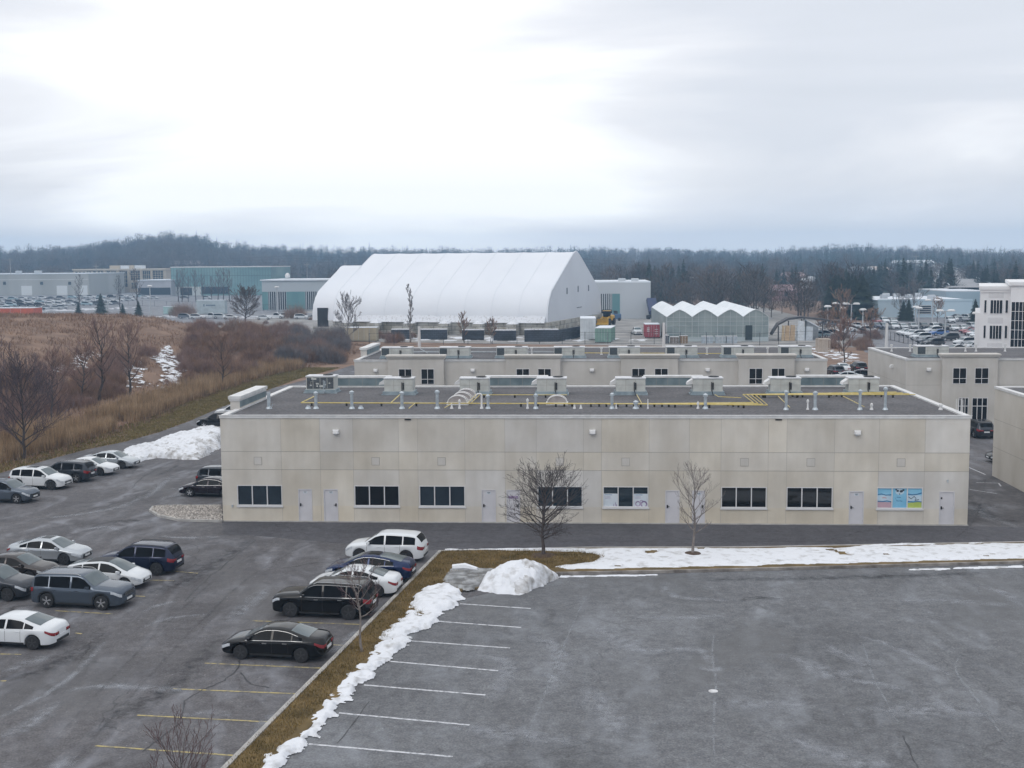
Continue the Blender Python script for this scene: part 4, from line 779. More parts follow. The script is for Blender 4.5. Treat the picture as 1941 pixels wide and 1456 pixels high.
b = MB(); dbox(b, .3, 47, -.25, .7, 0, 3.35); dbox(b, 46.9, 51.6, -.25, .7, 0, 1.7); b.build('block_wall', BLOCK, DOME)
b = MB(); dbox(b, -.25, .3, -.25, 44.4, 0, 3.35); b.build('block_wall', BLOCK, DOME)
for l in (6.9, 14.0, 21.3, 29, 36.5, 43): b = MB(); dbox(b, l-1, l+1, -2.6, -.25, 0, 3.1); s_ = b.build('buttress', BLOCK, DOME)
for l in (6.9, 14.0, 21.3, 29, 36.5, 43):
    b = MB(); b.rings([[DP(l-1.05, -2.65, 3.1), DP(l+1.05, -2.65, 3.1), DP(l+1.05, -.27, 3.1), DP(l-1.05, -.27, 3.1)], [DP(l-.4, -1.9, 3.75), DP(l+.4, -1.9, 3.75), DP(l+.4, -.9, 3.8), DP(l-.4, -.9, 3.8)]], 0, False, True); b.build('snow_cap', SNOW, DOME)
b = MB(); R = []
for i in range(40): l = .6+46*i/39; q = rnd.uniform(.75, 1.2); R.append([DP(l, -.75*q, 3.36), DP(l, -.55*q, 3.75*1.0), DP(l, .1, 4.15+.5*q), DP(l, .45, 5.0+.5*q), DP(l, .5, 3.36)])
b.rings(R, 0, True, True); b.build('snow_ledge', SNOW, DOME, smooth=True)
# dark retaining wall pieces
for (ua, ub, vt, vb, lab) in ((742, 775, 625, 644, 'leftmost piece'), (796, 847, 626, 644, 'second piece from the left'), (876, 917, 627.5, 645, 'middle piece'), (935, 978, 628, 646, 'second piece from the right')):
    p, q_ = G(ua, vb), G(ub, vb); b = MB(); b.box(p[0], q_[0], p[1], p[1]+.8, 0, 2.0, 0); b.box(p[0], q_[0], p[1]-.05, p[1]+.9, 2.001, 2.2, 1); b.build('retaining_wall', [DKB, SNOW], label=f'dark block retaining wall below the dome, {lab}', cat='retaining wall', group='dark retaining walls')
p, q_ = G(994, 648), G(1068, 648); b = MB(); b.box(p[0], q_[0]-1, p[1], p[1]+.8, 0, 2.3, 0); b.box(p[0], q_[0]-1, p[1]-.05, p[1]+.9, 2.301, 2.5, 1)
b.rings([[(q_[0]-1, p[1], 0), (q_[0]-1, p[1]+.8, 0), (q_[0]-1, p[1]+.8, 2.3), (q_[0]-1, p[1], 2.3)], [(q_[0]+3.5, p[1]+14, 0), (q_[0]+3.5, p[1]+14.8, 0), (q_[0]+3.5, p[1]+14.8, 2.3), (q_[0]+3.5, p[1]+14, 2.3)]], 0, False, True)
b.build('retaining_wall', [DKB, SNOW], label='long dark block retaining wall turning the near corner of the dome', cat='retaining wall', group='dark retaining walls')
# ================================================================ MIDDLE DISTANCE
def box_obj(name, parent, m, *a, **k): b = MB(); b.box(*a); return b.build(name, m, parent, **k)
def screen_x(u, Y): return D(u, 600, Y)[0]
def screen_z(v, Y, u=970): return D(u, v, Y)[1]
# greenhouse
GLS = mat('greenhouse_film', (.23, .285, .29), (.34, .395, .39), scale=.35, rough=.3, spec=.5, alpha=.86)
GH = empty('greenhouse', label='four bay glass greenhouse with snow white arched roofs', cat='greenhouse')
gy0, gy1 = 234.5, 287; gx0 = screen_x(1264, gy0); gx1 = screen_x(1457, gy0); bw = (gx1-gx0)/4; skx = 3.0
def gh_x(t, k): return gx0+bw*k+skx*t*(1-k/4*1.05)
ez, pz = 4.7, 6.1
w = MB(); w.quad((gx0, gy0, .8), (gx1, gy0, .8), (gx1, gy0, ez), (gx0, gy0, ez)); w.quad((gx0, gy1, .8), (gx0, gy0, .8), (gx0, gy0, ez), (gx0, gy1, ez)); w.quad((gx1, gy0, .8), (gx1, gy1, .8), (gx1, gy1, ez), (gx1, gy0, ez)); w.quad((gx1, gy1, .8), (gx0, gy1, .8), (gx0, gy1, ez), (gx1, gy1, ez))
arch = [(0, ez), (.12, ez+.42), (.25, ez+.85), (.38, ez+1.2), (.5, pz), (.62, ez+1.2), (.75, ez+.85), (.88, ez+.42), (1, ez)]
for k in range(4):
    w.poly([(gx0+bw*(k+t), gy0, z) for t, z in arch])
w.build('glazing', GLS, GH)
box_obj('base_wall', GH, mat('pale_base', (.42, .48, .50)), gx0-.02, gx1+.02, gy0-.05, gy1, 0, .8)
GHR = mat('snowy_film_roof', (.74, .77, .80), (.62, .66, .69), scale=.6, rough=.5)
for k in range(4):
    b = MB(); b.rings([[(gx0+bw*(k+t), y, z+.03) for t, z in arch] for y in (gy0-.1, (gy0+gy1)/2, gy1)], 0, closed=False); b.build('roof', GHR, GH, smooth=True)
fr = MB()
for k in range(17): x = gx0+(gx1-gx0)*k/16; t = (k % 4)/4; fr.box(x-(.05 if k % 4 == 0 else .025), x+(.05 if k % 4 == 0 else .025), gy0-.07, gy0-.02, .8, interp(t, arch))
for z in (1.6, 3.0, 3.9, ez): fr.box(gx0, gx1, gy0-.11, gy0-.071, z-.03, z+.03)
for k in range(4): fr.tube([(gx0+bw*(k+t), gy0-.12, z+.03) for t, z in arch], .07, 5)
fr.build('frame', mat('galv_frame', (.50, .54, .55), rough=.4), GH)
fs = MB()
for k in range(12): y = gy0+(gy1-gy0)*k/11; fs.box(gx0-.06, gx0-.02, y-.06, y+.06, .8, ez)
fs.build('side_frame', mat('galv_frame', (.5, .54, .55)), GH)
box_obj('door', GH, mat('dark_green_door', (.02, .035, .04), rough=.5), screen_x(1413, gy0), screen_x(1426, gy0), gy0-.2, gy0-.13, .3, 3.1)
for (u, v, w_, z) in ((1282, 0, 1.3, 2.7), (1343, 0, 1.5, 3.2)): x = screen_x(u, gy0); box_obj('inner_tank', GH, mat('tank_white', (.62, .66, .66), rough=.5), x-w_/2, x+w_/2, gy0+.4, gy0+1.5, .8, z)
# tanks/crates in front
for i, (ua, ub, z, c, lab) in enumerate(((1331, 1352, 1.3, (.40, .46, .52), 'pale blue crate before the greenhouse, left of two others'), (1357, 1376, 1.3, (.42, .48, .53), 'pale blue crate before the greenhouse, middle of three'), (1378, 1398, 1.3, (.42, .48, .54), 'pale blue crate before the greenhouse, right of the three'), (1289, 1304, 1.4, (.26, .18, .11), 'brown stacked box before the left side of the greenhouse'), (1271, 1287, 1.2, (.20, .17, .15), 'dark brown crate before the left corner of the greenhouse'), (1258, 1268, 1.5, (.03, .04, .06), 'dark bin by the left corner of the greenhouse'))):
    y = 229; b = MB(); xa, xb = screen_x(ua, y), screen_x(ub, y); b.bbox(xa, xb, y, y+1.4, 0, z, .05); b.box(xa-.04, xb+.04, y-.04, y+1.44, z+.001, z+.07, 1)
    for k in range(1, 3): b.box(xa+(xb-xa)*k/3-.03, xa+(xb-xa)*k/3+.03, y-.03, y-.001, .05, z-.05, 1)
    b.build('storage_crate', [mat('crate%d' % i, c, tuple(x*.75 for x in c), scale=2), FRM], label=lab, cat='crate')
# grey buildings behind the dome
GRY = mat('grey_panel', (.40, .43, .46), (.47, .50, .53), scale=.05, rough=.6); SNR = mat('snowy_roof', (.70, .74, .79), (.58, .62, .67), scale=.15, rough=.8)
TEAL = mat('teal_glass', (.10, .22, .24), (.16, .31, .32), scale=.05, rough=.2, stretch=(3, 1, .3)); DARKG = mat('dark_glass_far', (.02, .03, .04), rough=.2)
B = empty('grey_hall', label='grey building with dark and teal glass right of the dome', cat='building')
Y = 330; xa, xm, xb = screen_x(1100, Y), screen_x(1176, Y), screen_x(1233, Y); h = screen_z(536, Y, 1180)
box_obj('wall', B, GRY, xa, xb, Y, Y+30, 0, h); box_obj('roof', B, SNR, xa, xb, Y, Y+30, h+.005, h+.35)
z1 = screen_z(557, Y, 1150); box_obj('window', B, DARKG, screen_x(1128, Y), screen_x(1160, Y), Y-.05, Y-.005, 1.5, z1); box_obj('window', B, TEAL, screen_x(1160.5, Y), screen_x(1175, Y), Y-.05, Y-.005, .4, z1)
b = MB()
for k in range(8): x = screen_x(1130+4*k, Y); b.box(x-.15, x+.15, Y-.12, Y-.051, 2.5, z1)
b.build('mullion', GRY, B)
for u in (1180, 1205): q = MB(); x = screen_x(u, Y); q.bbox(x-1, x+1, Y+5, Y+7, h+.36, h+1.1, .1); q.build('roof_vent', GRY, B)
B = empty('grey_hall', label='low grey building with teal glass bays to the left of the dome', cat='building')
Y = 400; xa, xb = screen_x(498, Y), screen_x(660, Y); h = screen_z(532, Y, 580)
box_obj('wall', B, mat('grey_blue_panel', (.36, .40, .43), (.42, .46, .49), scale=.05), xa, xb, Y, Y+30, 0, h); box_obj('roof', B, SNR, xa-.5, xb, Y-.5, Y+30, h+.005, h+.4)
zz = screen_z(553, Y, 560)
for (ua, ub, m_) in ((498, 509, TEAL), (510, 543, DARKG), (544, 579, TEAL), (580, 606, DARKG)):
    box_obj('window', B, m_, screen_x(ua, Y), screen_x(ub, Y), Y-.08, Y-.005, .3, zz)
for rg in (range(512, 543, 4), range(582, 606, 4)):
    b = MB()
    for u in rg: x = screen_x(u, Y); b.box(x-.12, x+.12, Y-.16, Y-.081, .3, zz)
    b.build('mullion', GRY, B)
q = MB(); x = screen_x(536, Y); q.lathe([(.8, 0), (.9, .8), (.5, 1.5), (0, 1.7)], (x, Y+8, h+.9), n=10); q.tube([(x, Y+8, h+.3), (x, Y+8, h+1)], .15, 6); q.build('roof_vent', WHP, B)
# teal glass building
B = empty('glass_hall', label='long teal glass hall with vertical panels in the left distance', cat='building')
Y = 600; xa, xb = screen_x(327, Y), screen_x(516, Y); h = screen_z(507, Y, 420)
mp_, tt_, bs_ = newmat('teal_panels'); MATS['teal_panels'] = mp_
w = MB(); w.box(xa, xb, Y, Y+40, 0, h); w.build('wall', mat('teal_wall', (.13, .25, .27), (.22, .36, .36), scale=.04, rough=.25, stretch=(1, 1, 2)), B); box_obj('roof_edge', B, CAP, xa-.2, xb+.2, Y-.2, Y+40, h+.005, h+.5)
b = MB()
n = 36
for k in range(n+1): x = xa+(xb-xa)*k/n; b.box(x-.07, x+.07, Y-.1, Y-.005, 4.6, h)
b.box(xa, xb, Y-.14, Y-.101, h-4.2, h-4.0); b.build('panel_joint', mat('teal_joint', (.07, .13, .14)), B)
box_obj('window', B, DARKG, screen_x(384, Y), screen_x(436, Y), Y-.2, Y-.12, .8, 4.4); box_obj('entrance_wall', B, mat('pale_entrance', (.50, .53, .52)), xa, screen_x(383, Y), Y-.25, Y-.15, 0, 4.5); box_obj('door', B, DARKG, screen_x(344, Y), screen_x(366, Y), Y-.35, Y-.26, .2, 4.0)
# grey wing left of it
B = empty('grey_wing', label='small grey flat building joining the stone office and the teal glass hall', cat='building')
Y = 594; box_obj('wall', B, mat('grey_wing_wall', (.36, .37, .40), (.42, .43, .46), scale=.2), screen_x(263, Y), screen_x(326.5, Y), Y, Y+30, 0, screen_z(532, Y, 300)); box_obj('window', B, DARKG, screen_x(264, Y), screen_x(325, Y), Y-.1, Y-.005, .6, 4.2); box_obj('roof', B, SNR, screen_x(262, Y), screen_x(327, Y), Y-.3, Y+30, screen_z(532, Y, 300)+.005, screen_z(532, Y, 300)+.4)
# stone office
B = empty('stone_office', label='cream stone office block with tall glazed bays and roof plant in the left distance', cat='building')
Y = 680; xa, xb = screen_x(143, Y), screen_x(317, Y); h = screen_z(512, Y, 230); CRM = mat('cream_stone', (.42, .36, .28), (.50, .44, .36), scale=.1)
box_obj('wall', B, CRM, xa, xb, Y, Y+30, 0, h); box_obj('cornice', B, mat('cream_cornice', (.52, .47, .40)), xa-.6, xb+.6, Y-.6, Y+30, h+.005, h+.7)
for (ua, ub, za, zb) in [(146, 151, 8, h-.8), (153, 158, 8, h-.8), (160, 165, 8, h-.8), (168, 176, 2.5, h-.6), (180, 186, 2.5, h-.6), (189, 193, 2.5, h-.6), (195, 199, 2.5, h-.6), (206, 212, 7, h-.6), (213.5, 223, 7, h-.6), (230, 244, 3.2, h-.6), (251, 268, 7, h-.6), (274, 288, 3.2, h-.6), (293, 312, 7, h-.6), (207, 224, 2.2, 5.5), (252, 268, 2.2, 5.5), (294, 311, 2.2, 5.5)]:
    b = MB(); x0, x1 = screen_x(ua, Y), screen_x(ub, Y); b.box(x0, x1, Y-.1, Y-.005, za, zb, 0)
    for k in range(1, 4):
        if ub-ua > 7: x = x0+(x1-x0)*k/4; b.box(x-.1, x+.1, Y-.18, Y-.101, za, zb, 1)
        z = za+(zb-za)*k/4; b.box(x0, x1, Y-.17, Y-.102, z-.1, z+.1, 1)
    b.build('window', [DARKG, CRM], B)
for u in (202, 227, 247.5, 271, 290.5): x = screen_x(u, Y); box_obj('pilaster', B, CRM, x-.6, x+.6, Y-.6, Y-.005, 0, h)
for (ua, ub, m_) in ((201, 221, CRM), (222, 238, SNR), (239, 248, CRM), (249, 263, SNR)): box_obj('roof_plant', B, m_, screen_x(ua, Y), screen_x(ub, Y), Y+8, Y+14, h+.7, h+2.6)
# concrete industrial
B = empty('concrete_warehouse', label='grey concrete warehouse with white loading doors at the far left', cat='building')
Y = 625; xa, xb = screen_x(-120, Y), screen_x(171, Y); h = screen_z(520, Y, 80); CW = mat('warehouse_concrete', (.34, .35, .34), (.42, .43, .42), scale=.08, stretch=(1, 1, .2))
box_obj('wall', B, CW, xa, xb, Y, Y+50, 0, h); box_obj('roof', B, SNR, xa, xb+.2, Y-.2, Y+50, h+.005, h+.4); b = MB(); z = screen_z(530, Y, 80); b.box(xa, xb, Y-.1, Y-.003, z-.12, z+.12); b.build('band', CAP, B)
for u in (12, 82, 135): x = screen_x(u, Y); z = screen_z(537, Y, u); f = MB(); f.box(x-1.1, x+1.1, Y-.2, Y-.005, z-1.2, z+1.2); F1 = f.build('window', CW, B); box_obj('pane', F1, DARKG, x-.75, x+.75, Y-.26, Y-.201, z-.8, z+.8)
for (ua, ub) in ((43, 63), (110, 130), (152, 168)): box_obj('loading_door', B, mat('white_door', (.66, .69, .70), rough=.5), screen_x(ua, Y), screen_x(ub, Y), Y-.1, Y-.005, 0, 5.0)
for (u, w_) in ((28, 3), (62, 2), (68, 2)): x = screen_x(u, Y); q = MB(); q.bbox(x-w_/2, x+w_/2, Y+6, Y+8, h+.4, h+1.9, .15); q.build('roof_unit', GRY, B)
# blue-grey flat building, right
BGM = mat('blue_grey_block', (.42, .54, .62), (.50, .62, .70), scale=.08, stretch=(1, 1, .3))
B = empty('flat_building', label='long flat pale blue building with a snowy roof behind the right hand car lot', cat='building')
Y = 330; xa, xb = screen_x(1664, Y), screen_x(1842, Y); h = screen_z(569, Y, 1750)
box_obj('wall', B, BGM, xa, xb, Y, Y+38, 0, h); b = MB(); b.quad((xa, Y, h+.01), (xb, Y, h+.01), (xb, Y+38, h+.01), (xa-3, Y+38, h+.01)); b.build('roof', SNR, B); box_obj('parapet', B, BGM, xa-.1, xb+.1, Y-.12, Y-.002, h-.3, h+.25)
w = MB(); x0, x1 = screen_x(1739, Y), screen_x(1764, Y); w.box(x0, x1, Y-.1, Y-.005, 1.0, 3.2, 0)
for k in range(5): z = 1.0+2.2*k/4; w.box(x0-.1, x1+.1, Y-.18, Y-.101, z-.06, z+.06, 1)
w.build('window', [DARKG, WHP], B)
for (u, d) in ((1676, 14), (1723, 18), (1766, 10), (1740, 30), (1700, 26), (1680, 30)): x = screen_x(u, Y+d); q = MB(); q.bbox(x-.9, x+.9, Y+d, Y+d+1.8, h+.02, h+1.1, .1); q.build('roof_unit', GRY, B)
B = empty('flat_building', label='taller blue grey block behind the right end of the pale blue building', cat='building')
Y = 372; h = screen_z(556, Y, 1810); box_obj('wall', B, mat('blue_grey_dark', (.28, .38, .45), (.34, .44, .51), scale=.1), screen_x(1792, Y), screen_x(1870, Y), Y, Y+30, 0, h+.5); box_obj('roof', B, SNR, screen_x(1792, Y), screen_x(1870, Y), Y, Y+30, h+.505, h+.75)
# white office, right edge
B = empty('white_office', label='white three storey office block with dark windows at the right edge', cat='building')
Y = 185; WO = mat('white_precast', (.70, .70, .71), (.76, .76, .77), scale=.2, rough=.7); xa = screen_x(1858, Y); xm = screen_x(1911, Y); h = screen_z(549, Y, 1885); h2 = screen_z(541, Y-1.5, 1930)
box_obj('wall', B, WO, xa, xm+.3, Y, Y+26, 0, h); b = MB(); b.box(xa-.25, xm, Y-.3, Y+26, h+.004, h+.5); b.box(xa-.12, xm, Y-.15, Y+26, h-.4, h+.003); b.build('cornice', WO, B)
box_obj('wall', B, WO, xm, xm+25, Y-1.5, Y+26.1, 0, h2); b = MB(); b.box(xm-.25, xm+25, Y-1.8, Y+26.1, h2+.004, h2+.5); b.build('cornice', WO, B)
for zt in (569, 617, 665):
    z1 = screen_z(zt, Y, 1884); z0 = z1-1.95
    for (ua, ub) in ((1865, 1868.5), (1876, 1897), (1903, 1907)):
        q = MB(); x0, x1 = screen_x(ua, Y), screen_x(ub, Y); zb = z0 if ub-ua > 8 else z0+.1; f_ = .08
        q.box(x0-f_, x1+f_, Y-.08, Y-.004, zb-f_, z1+f_, 0); Wn = q.build('window', WO, B); p = MB(); p.box(x0, x1, Y-.1, Y-.0801, zb, z1, 0)
        if ub-ua > 8:
            for k in range(1, 4): x = x0+(x1-x0)*k/4; p.box(x-.035, x+.035, Y-.13, Y-.101, zb, z1, 1)
        p.build('pane', [GLD, WO], Wn)
    b = MB(); b.box(screen_x(1872, Y), screen_x(1899, Y), Y-.05, Y-.005, z1+.35, z1+1.2); b.build('spandrel', mat('precast_grey', (.60, .60, .61), (.64, .64, .65), scale=2), B)  # spandrel panels in a slightly greyer precast
Y2 = Y-1.5; q = MB(); x0, x1 = screen_x(1920, Y2), screen_x(1941, Y2); z1 = screen_z(572, Y2, 1930); q.box(x0-.1, x1+1.5, Y2-.08, Y2-.004, .8, z1+.1, 0); Wn = q.build('window', WO, B); p = MB(); p.box(x0, x1+1.4, Y2-.1, Y2-.0801, .9, z1, 0)
for k in range(1, 6): x = x0+(x1+1.4-x0)*k/6; p.box(x-.03, x+.03, Y2-.13, Y2-.101, .9, z1, 1)
for k in range(1, 6): z = .9+(z1-.9)*k/6; p.box(x0, x1+1.4, Y2-.128, Y2-.102, z-.03, z+.03, 1)
p.build('pane', [GLD, WO], Wn)
a_ = math.radians(-17.5); p_ = Vector((xa, Y, 0)); R_ = Matrix.Rotation(a_, 3, 'Z'); B.rotation_euler = (0, 0, a_); B.location = p_-R_@p_
box_obj('side_bay', B, WO, xa-.7, xa, Y+1, Y+20, 0, 7.4)
# dark curved canopy / bridge right of greenhouse
b = MB(); pts = [(1464, 632, 236), (1476, 613, 236), (1495, 603, 238), (1520, 600, 240), (1560, 604, 240), (1600, 612, 240), (1640, 624, 242)]; R = []
for (u, v, Yp) in pts:
    x, z = D(u, v, Yp); R.append([(x, Yp, max(z, .3)), (x, Yp+3, max(z, .3)), (x, Yp+3, max(z-.38, .0)), (x, Yp, max(z-.38, .0))])
b.rings(R, 0, True, True)
for (u, v, Yp) in pts[1:5]: x, z = D(u, v, Yp); b.box(x-.12, x+.12, Yp+.1, Yp+.3, 0, max(z-.5, .1))
b.build('curved_canopy', mat('weathered_dark_steel', (.05, .05, .055), (.10, .09, .09), scale=1), label='dark arched canopy sloping down beside the greenhouse', cat='canopy')
B = empty('shed', label='pale white lean-to shed under the dark arched canopy', cat='shed'); Y = 239; b = MB(); x0, x1 = screen_x(1531, Y), screen_x(1552, Y); b.rings([[(x0, Y+.1, 0), (x0, Y+.1, 3.6), (x1, Y+.1, 2.3), (x1, Y+.1, 0)], [(x0, Y+3, 0), (x0, Y+3, 3.6), (x1, Y+3, 2.3), (x1, Y+3, 0)]], 0, True, True); b.build('wall', mat('shed_grey', (.18, .20, .22), (.25, .27, .29), scale=1), B); b = MB(); b.rings([[(x0-.1, Y, 3.61), (x1+.2, Y, 2.31), (x1+.2, Y, 2.5), (x0-.1, Y, 3.85)], [(x0-.1, Y+3.1, 3.61), (x1+.2, Y+3.1, 2.31), (x1+.2, Y+3.1, 2.5), (x0-.1, Y+3.1, 3.85)]], 0, True, True); b.build('roof', SNR, B)
# lumber / pallets
for i, (ua, ub, va, vb, c, l) in enumerate(((1482, 1487, 617, 631, (.50, .38, .24), 'upright timber board beside the greenhouse, leftmost'), (1488, 1497, 617, 631, (.48, .35, .22), 'leaning timber sheet beside the greenhouse, middle'), (1498, 1507, 616, 631, (.46, .34, .22), 'leaning timber sheet beside the greenhouse, rightmost'), (1512, 1524, 608, 617, (.6, .64, .68), 'white tank on the yard under the dark canopy'), (1510, 1526, 619, 629, (.5, .55, .6), 'pale crate stack right of the leaning timber sheets'), (1528, 1541, 619, 629, (.5, .55, .6), 'pale crate stack left of the parked snowy cars'))):
    Y = 236; b = MB(); x0, x1 = screen_x(ua, Y), screen_x(ub, Y); z0, z1 = max(0, screen_z(vb, Y, ua)), screen_z(va, Y, ua); b.rings([[(x0, Y, z0-.3 if z0 < .4 else 0), (x1, Y, 0), (x1, Y+.4, 0), (x0, Y+.4, 0)], [(x0+.2, Y+.3, z1), (x1+.1, Y+.3, z1-.1), (x1+.1, Y+.8, z1-.1), (x0+.2, Y+.8, z1)]], 0, True, True)
    b.build('stacked_material', mat('mat_%d' % i, c, tuple(x*.8 for x in c), scale=3), label=l, cat='yard material')
b = MB(); x, y = G(1552, 668); x1, y1 = G(1573, 668)
for k in range(7): t = k/6; b.box(x+(x1-x)*t-.06, x+(x1-x)*t+.06, y, y+.12, 0, 2.2)
b.box(x-.1, x1+.1, y-.05, y-.001, 2.1, 2.25); b.box(x-.1, x1+.1, y-.05, y-.001, 0.1, .25)
for k in range(7): t = k/6; b.box(x+(x1-x)*t-.05, x+(x1-x)*t+.05, y, y+2.5, 2.2, 2.28)
b.box(x-.1, x1+.1, y+2.4, y+2.52, 0, 2.2); b.build('timber_crate', mat('raw_timber', (.42, .36, .30), (.5, .44, .38), scale=3), label='open slatted timber crate just past the right end of the rear building', cat='crate')
# shipping containers and trailer
def container(ua, v, Y, Lw, Dp, H, c, label, ang=0, doors=False, cat='shipping container', name='shipping_container', mark=False):
    x, z = D(ua, v, Y); R = empty(name, (x, Y, 0), ang, label=label, cat=cat); cm = mat('cont_%d' % len(MATS), c, tuple(q*.8 for q in c), scale=.8, rough=.6)
    b = MB(); b.box(0, Lw, 0, Dp, .15, H)
    for k in range(int(Lw/.6)): b.box(.15+k*.6, .4+k*.6, -.04, -.001, .35, H-.2)
    for k in range(int(Dp/.6)): b.box(-.04, -.001, .15+k*.6, .4+k*.6, .35, H-.2); b.box(Lw+.001, Lw+.04, .15+k*.6, .4+k*.6, .35, H-.2)
    b.build('body', cm, R); b = MB(); b.box(-.05, Lw+.05, -.05, Dp+.05, H+.001, H+.1); b.build('roof', SNR if mark != 2 else cm, R)
    b = MB()
    for fx_ in (.25, .42, .6, .78): b.box(Lw*fx_-.025, Lw*fx_+.025, -.09, -.045, .3, H-.15)
    b.build('lock_rod', GALV, R)
    b = MB()
    for (a, c_) in ((0, 0), (Lw-.2, 0), (0, Dp-.2), (Lw-.2, Dp-.2)): b.box(a, a+.2, c_, c_+.2, 0, .149)
    b.build('corner_foot', BLK, R)
    if mark == 1:
        b = MB()
        for k in range(3): b.box(Lw*.12, Lw*.3, -.1, -.092, H*(.72-.12*k), H*(.78-.12*k)); b.box(Lw*.66, Lw*.9, -.1, -.092, H*(.3+.16*k), H*(.34+.16*k))
        b.build('stencil_mark', WHP, R)
    return R
container(1128, 645, 232, 3.0, 9, 2.75, (.22, .36, .31), 'green shipping container with rusty marks beside the red and white ones', ang=-.12)
container(1223, 636, 246, 2.9, 6, 2.7, (.40, .07, .09), 'red shipping container beside the white pickup truck', mark=1)
container(655, 635, 238, 6.2, 2.5, 2.7, (.42, .37, .27), 'rusty cream container below the left half of the dome', ang=0)
TR = container(1100, 640, 240, 3.0, 10, 4.2, (.62, .65, .68), 'white box trailer parked behind the green container', cat='trailer', name='box_trailer')
b = MB()
for (x, y) in ((.3, 1.2), (2.7, 1.2), (.3, 2.4), (2.7, 2.4)): b.lathe([(.5, -.15), (.5, .15)], (x, y, .5), axis='x', n=12)
b.build('wheel', BLK, TR)
c_ = container(-40, 600, 380, 18, 6, 2.6, (.55, .10, .03), 'orange site container at the far left beyond the grassy mound', cat='container'); c_.location = (*G(-45, 601), 0)
TR = container(373, 597, 372, 9, 2.6, 4.3, (.45, .52, .55), 'long pale grey box trailer behind the bare tree in the left distance', cat='trailer', name='box_trailer')
b = MB(); b.box(2.2, 2.6, -.1, -.092, 2.4, 3.2); b.box(3.0, 6.0, -.1, -.092, 2.6, 3.0); b.build('side_marking', mat('faint_lettering', (.15, .2, .26)), TR)
container(310, 601, 372, 4.0, 2.5, 2.4, (.40, .58, .58), 'mint green container left of the long grey trailer', cat='container')
x, y = G(607, 620); b = MB(); b.box(x, x+7, y, y+3, 3.3, 3.7); b.box(x, x+.4, y, y+.4, 0, 3.3); b.box(x+6.6, x+7, y, y+.4, 0, 3.3); b.build('yellow_beam_rack', mat('yellow_beam', (.55, .45, .18), (.62, .55, .32), scale=1), label='long yellow topped rack at the foot of the dome left corner', cat='rack')
# fence
FEN = mat('black_fence', (.02, .02, .022), rough=.5)
def fence(P, h, sp, label, rails=(.05, .97), wires=0):
    R = empty('chain_link_fence', label=label, cat='fence'); r_ = MB()
    for (a, b_) in zip(P[:-1], P[1:]):
        L_ = math.dist(a, b_); n = max(1, int(L_/sp))
        for k in range(n):
            t = k/n; x, y = a[0]+(b_[0]-a[0])*t, a[1]+(b_[1]-a[1])*t; p = MB(); p.tube([(x, y, 0), (x, y, h+.05)], .05, 5); p.build('post', FEN, R)
        for q in list(rails)+[(k+1)/(wires+1) for k in range(wires)]: r_.tube([(*a, h*q), (*b_, h*q)], .03 if q in rails else .012, 4)
    r_.build('rail', FEN, R)
fence([G(700, 655), G(980, 652), G(1240, 653), G(1440, 655), G(1545, 650)], 2.3, 4.2, 'long black chain link fence behind the rear building, below the dome and greenhouse', wires=3)
fence([G(1653, 626), G(1680, 643), G(1730, 655), G(1790, 668)], 1.6, 2.6, 'black fence along the near edge of the right hand car lot', wires=4)
fence([G(560, 592), G(270, 580), G(120, 575), G(-60, 575)], 2.2, 9, 'distant fence in front of the glass hall and left car lot')
# white lamp poles and lot lamps
def pole(u, vt, vb, r, m, label, heads=0, group=None, name='lamp_post', cat='lamp post', arm=1.1):
    x, y = G(u, vb); z = D(u, vt, y)[1]; R = empty(name, (x, y, 0), label=label, cat=cat, group=group); b = MB(); b.tube([(0, 0, 0), (0, 0, z)], [r*1.3, r], 8); b.build('pole', m, R)
    if heads:
        offs = [0] if heads == 1 else [-arm, arm]
        if heads == 2: b = MB(); b.tube([(-arm, 0, z), (arm, 0, z)], r*.6, 5); b.build('arm', m, R)
        for o in offs: b = MB(); b.lathe([(.75, 0), (.8, .18), (.5, .42), (0, .45)], (o, 0, z-.05), n=12); b.build('lamp_head', WHP, R)
    return R
pole(795, 619, 662, .22, WHP, 'plain white pole behind the rear building, leftmost of three'); pole(1258, 612, 664, .22, WHP, 'plain white pole at the left corner of the greenhouse'); pole(1680, 613, 668, .22, WHP, 'plain white pole before the right hand car lot')
LPM = mat('lamp_pole_grey', (.42, .44, .46)); 
for (u, vt, vb, hd, l) in ((1568, 582, 632, 1, 'single headed lot lamp nearest the dark canopy'), (1592, 576, 620, 2, 'double headed lot lamp left of the dark pines'), (1597, 585, 622, 1, 'short single headed lot lamp between the two double headed ones'), (1613, 577, 625, 2, 'double headed lot lamp in front of the dark pines'), (1635, 588, 626, 1, 'single headed lot lamp right of the dark pines'), (1735, 583, 622, 1, 'thin lot lamp among the parked cars, left of a close pair'), (1741, 585, 626, 1, 'thin lot lamp among the parked cars, right of a close pair'), (1791, 590, 640, 2, 'tall thin double lamp in the middle of the car lot'), (1849, 595, 655, 1, 'thin lamp beside the white office'), (1767, 570, 615, 2, 'double lamp in front of the pale blue building'), (286, 543, 602, 1, 'lone lamp post on the far left road'), (526, 545, 596, 1, 'lamp post before the low grey building'), (1316, 527, 566, 2, 'distant lamp post behind the greenhouse'), (1525, 562, 585, 1, 'distant lamp before the woods on the right'), (205, 570, 600, 0, 'short grey post by the left road')):
    pole(u, vt, vb, .13, LPM, l, hd)
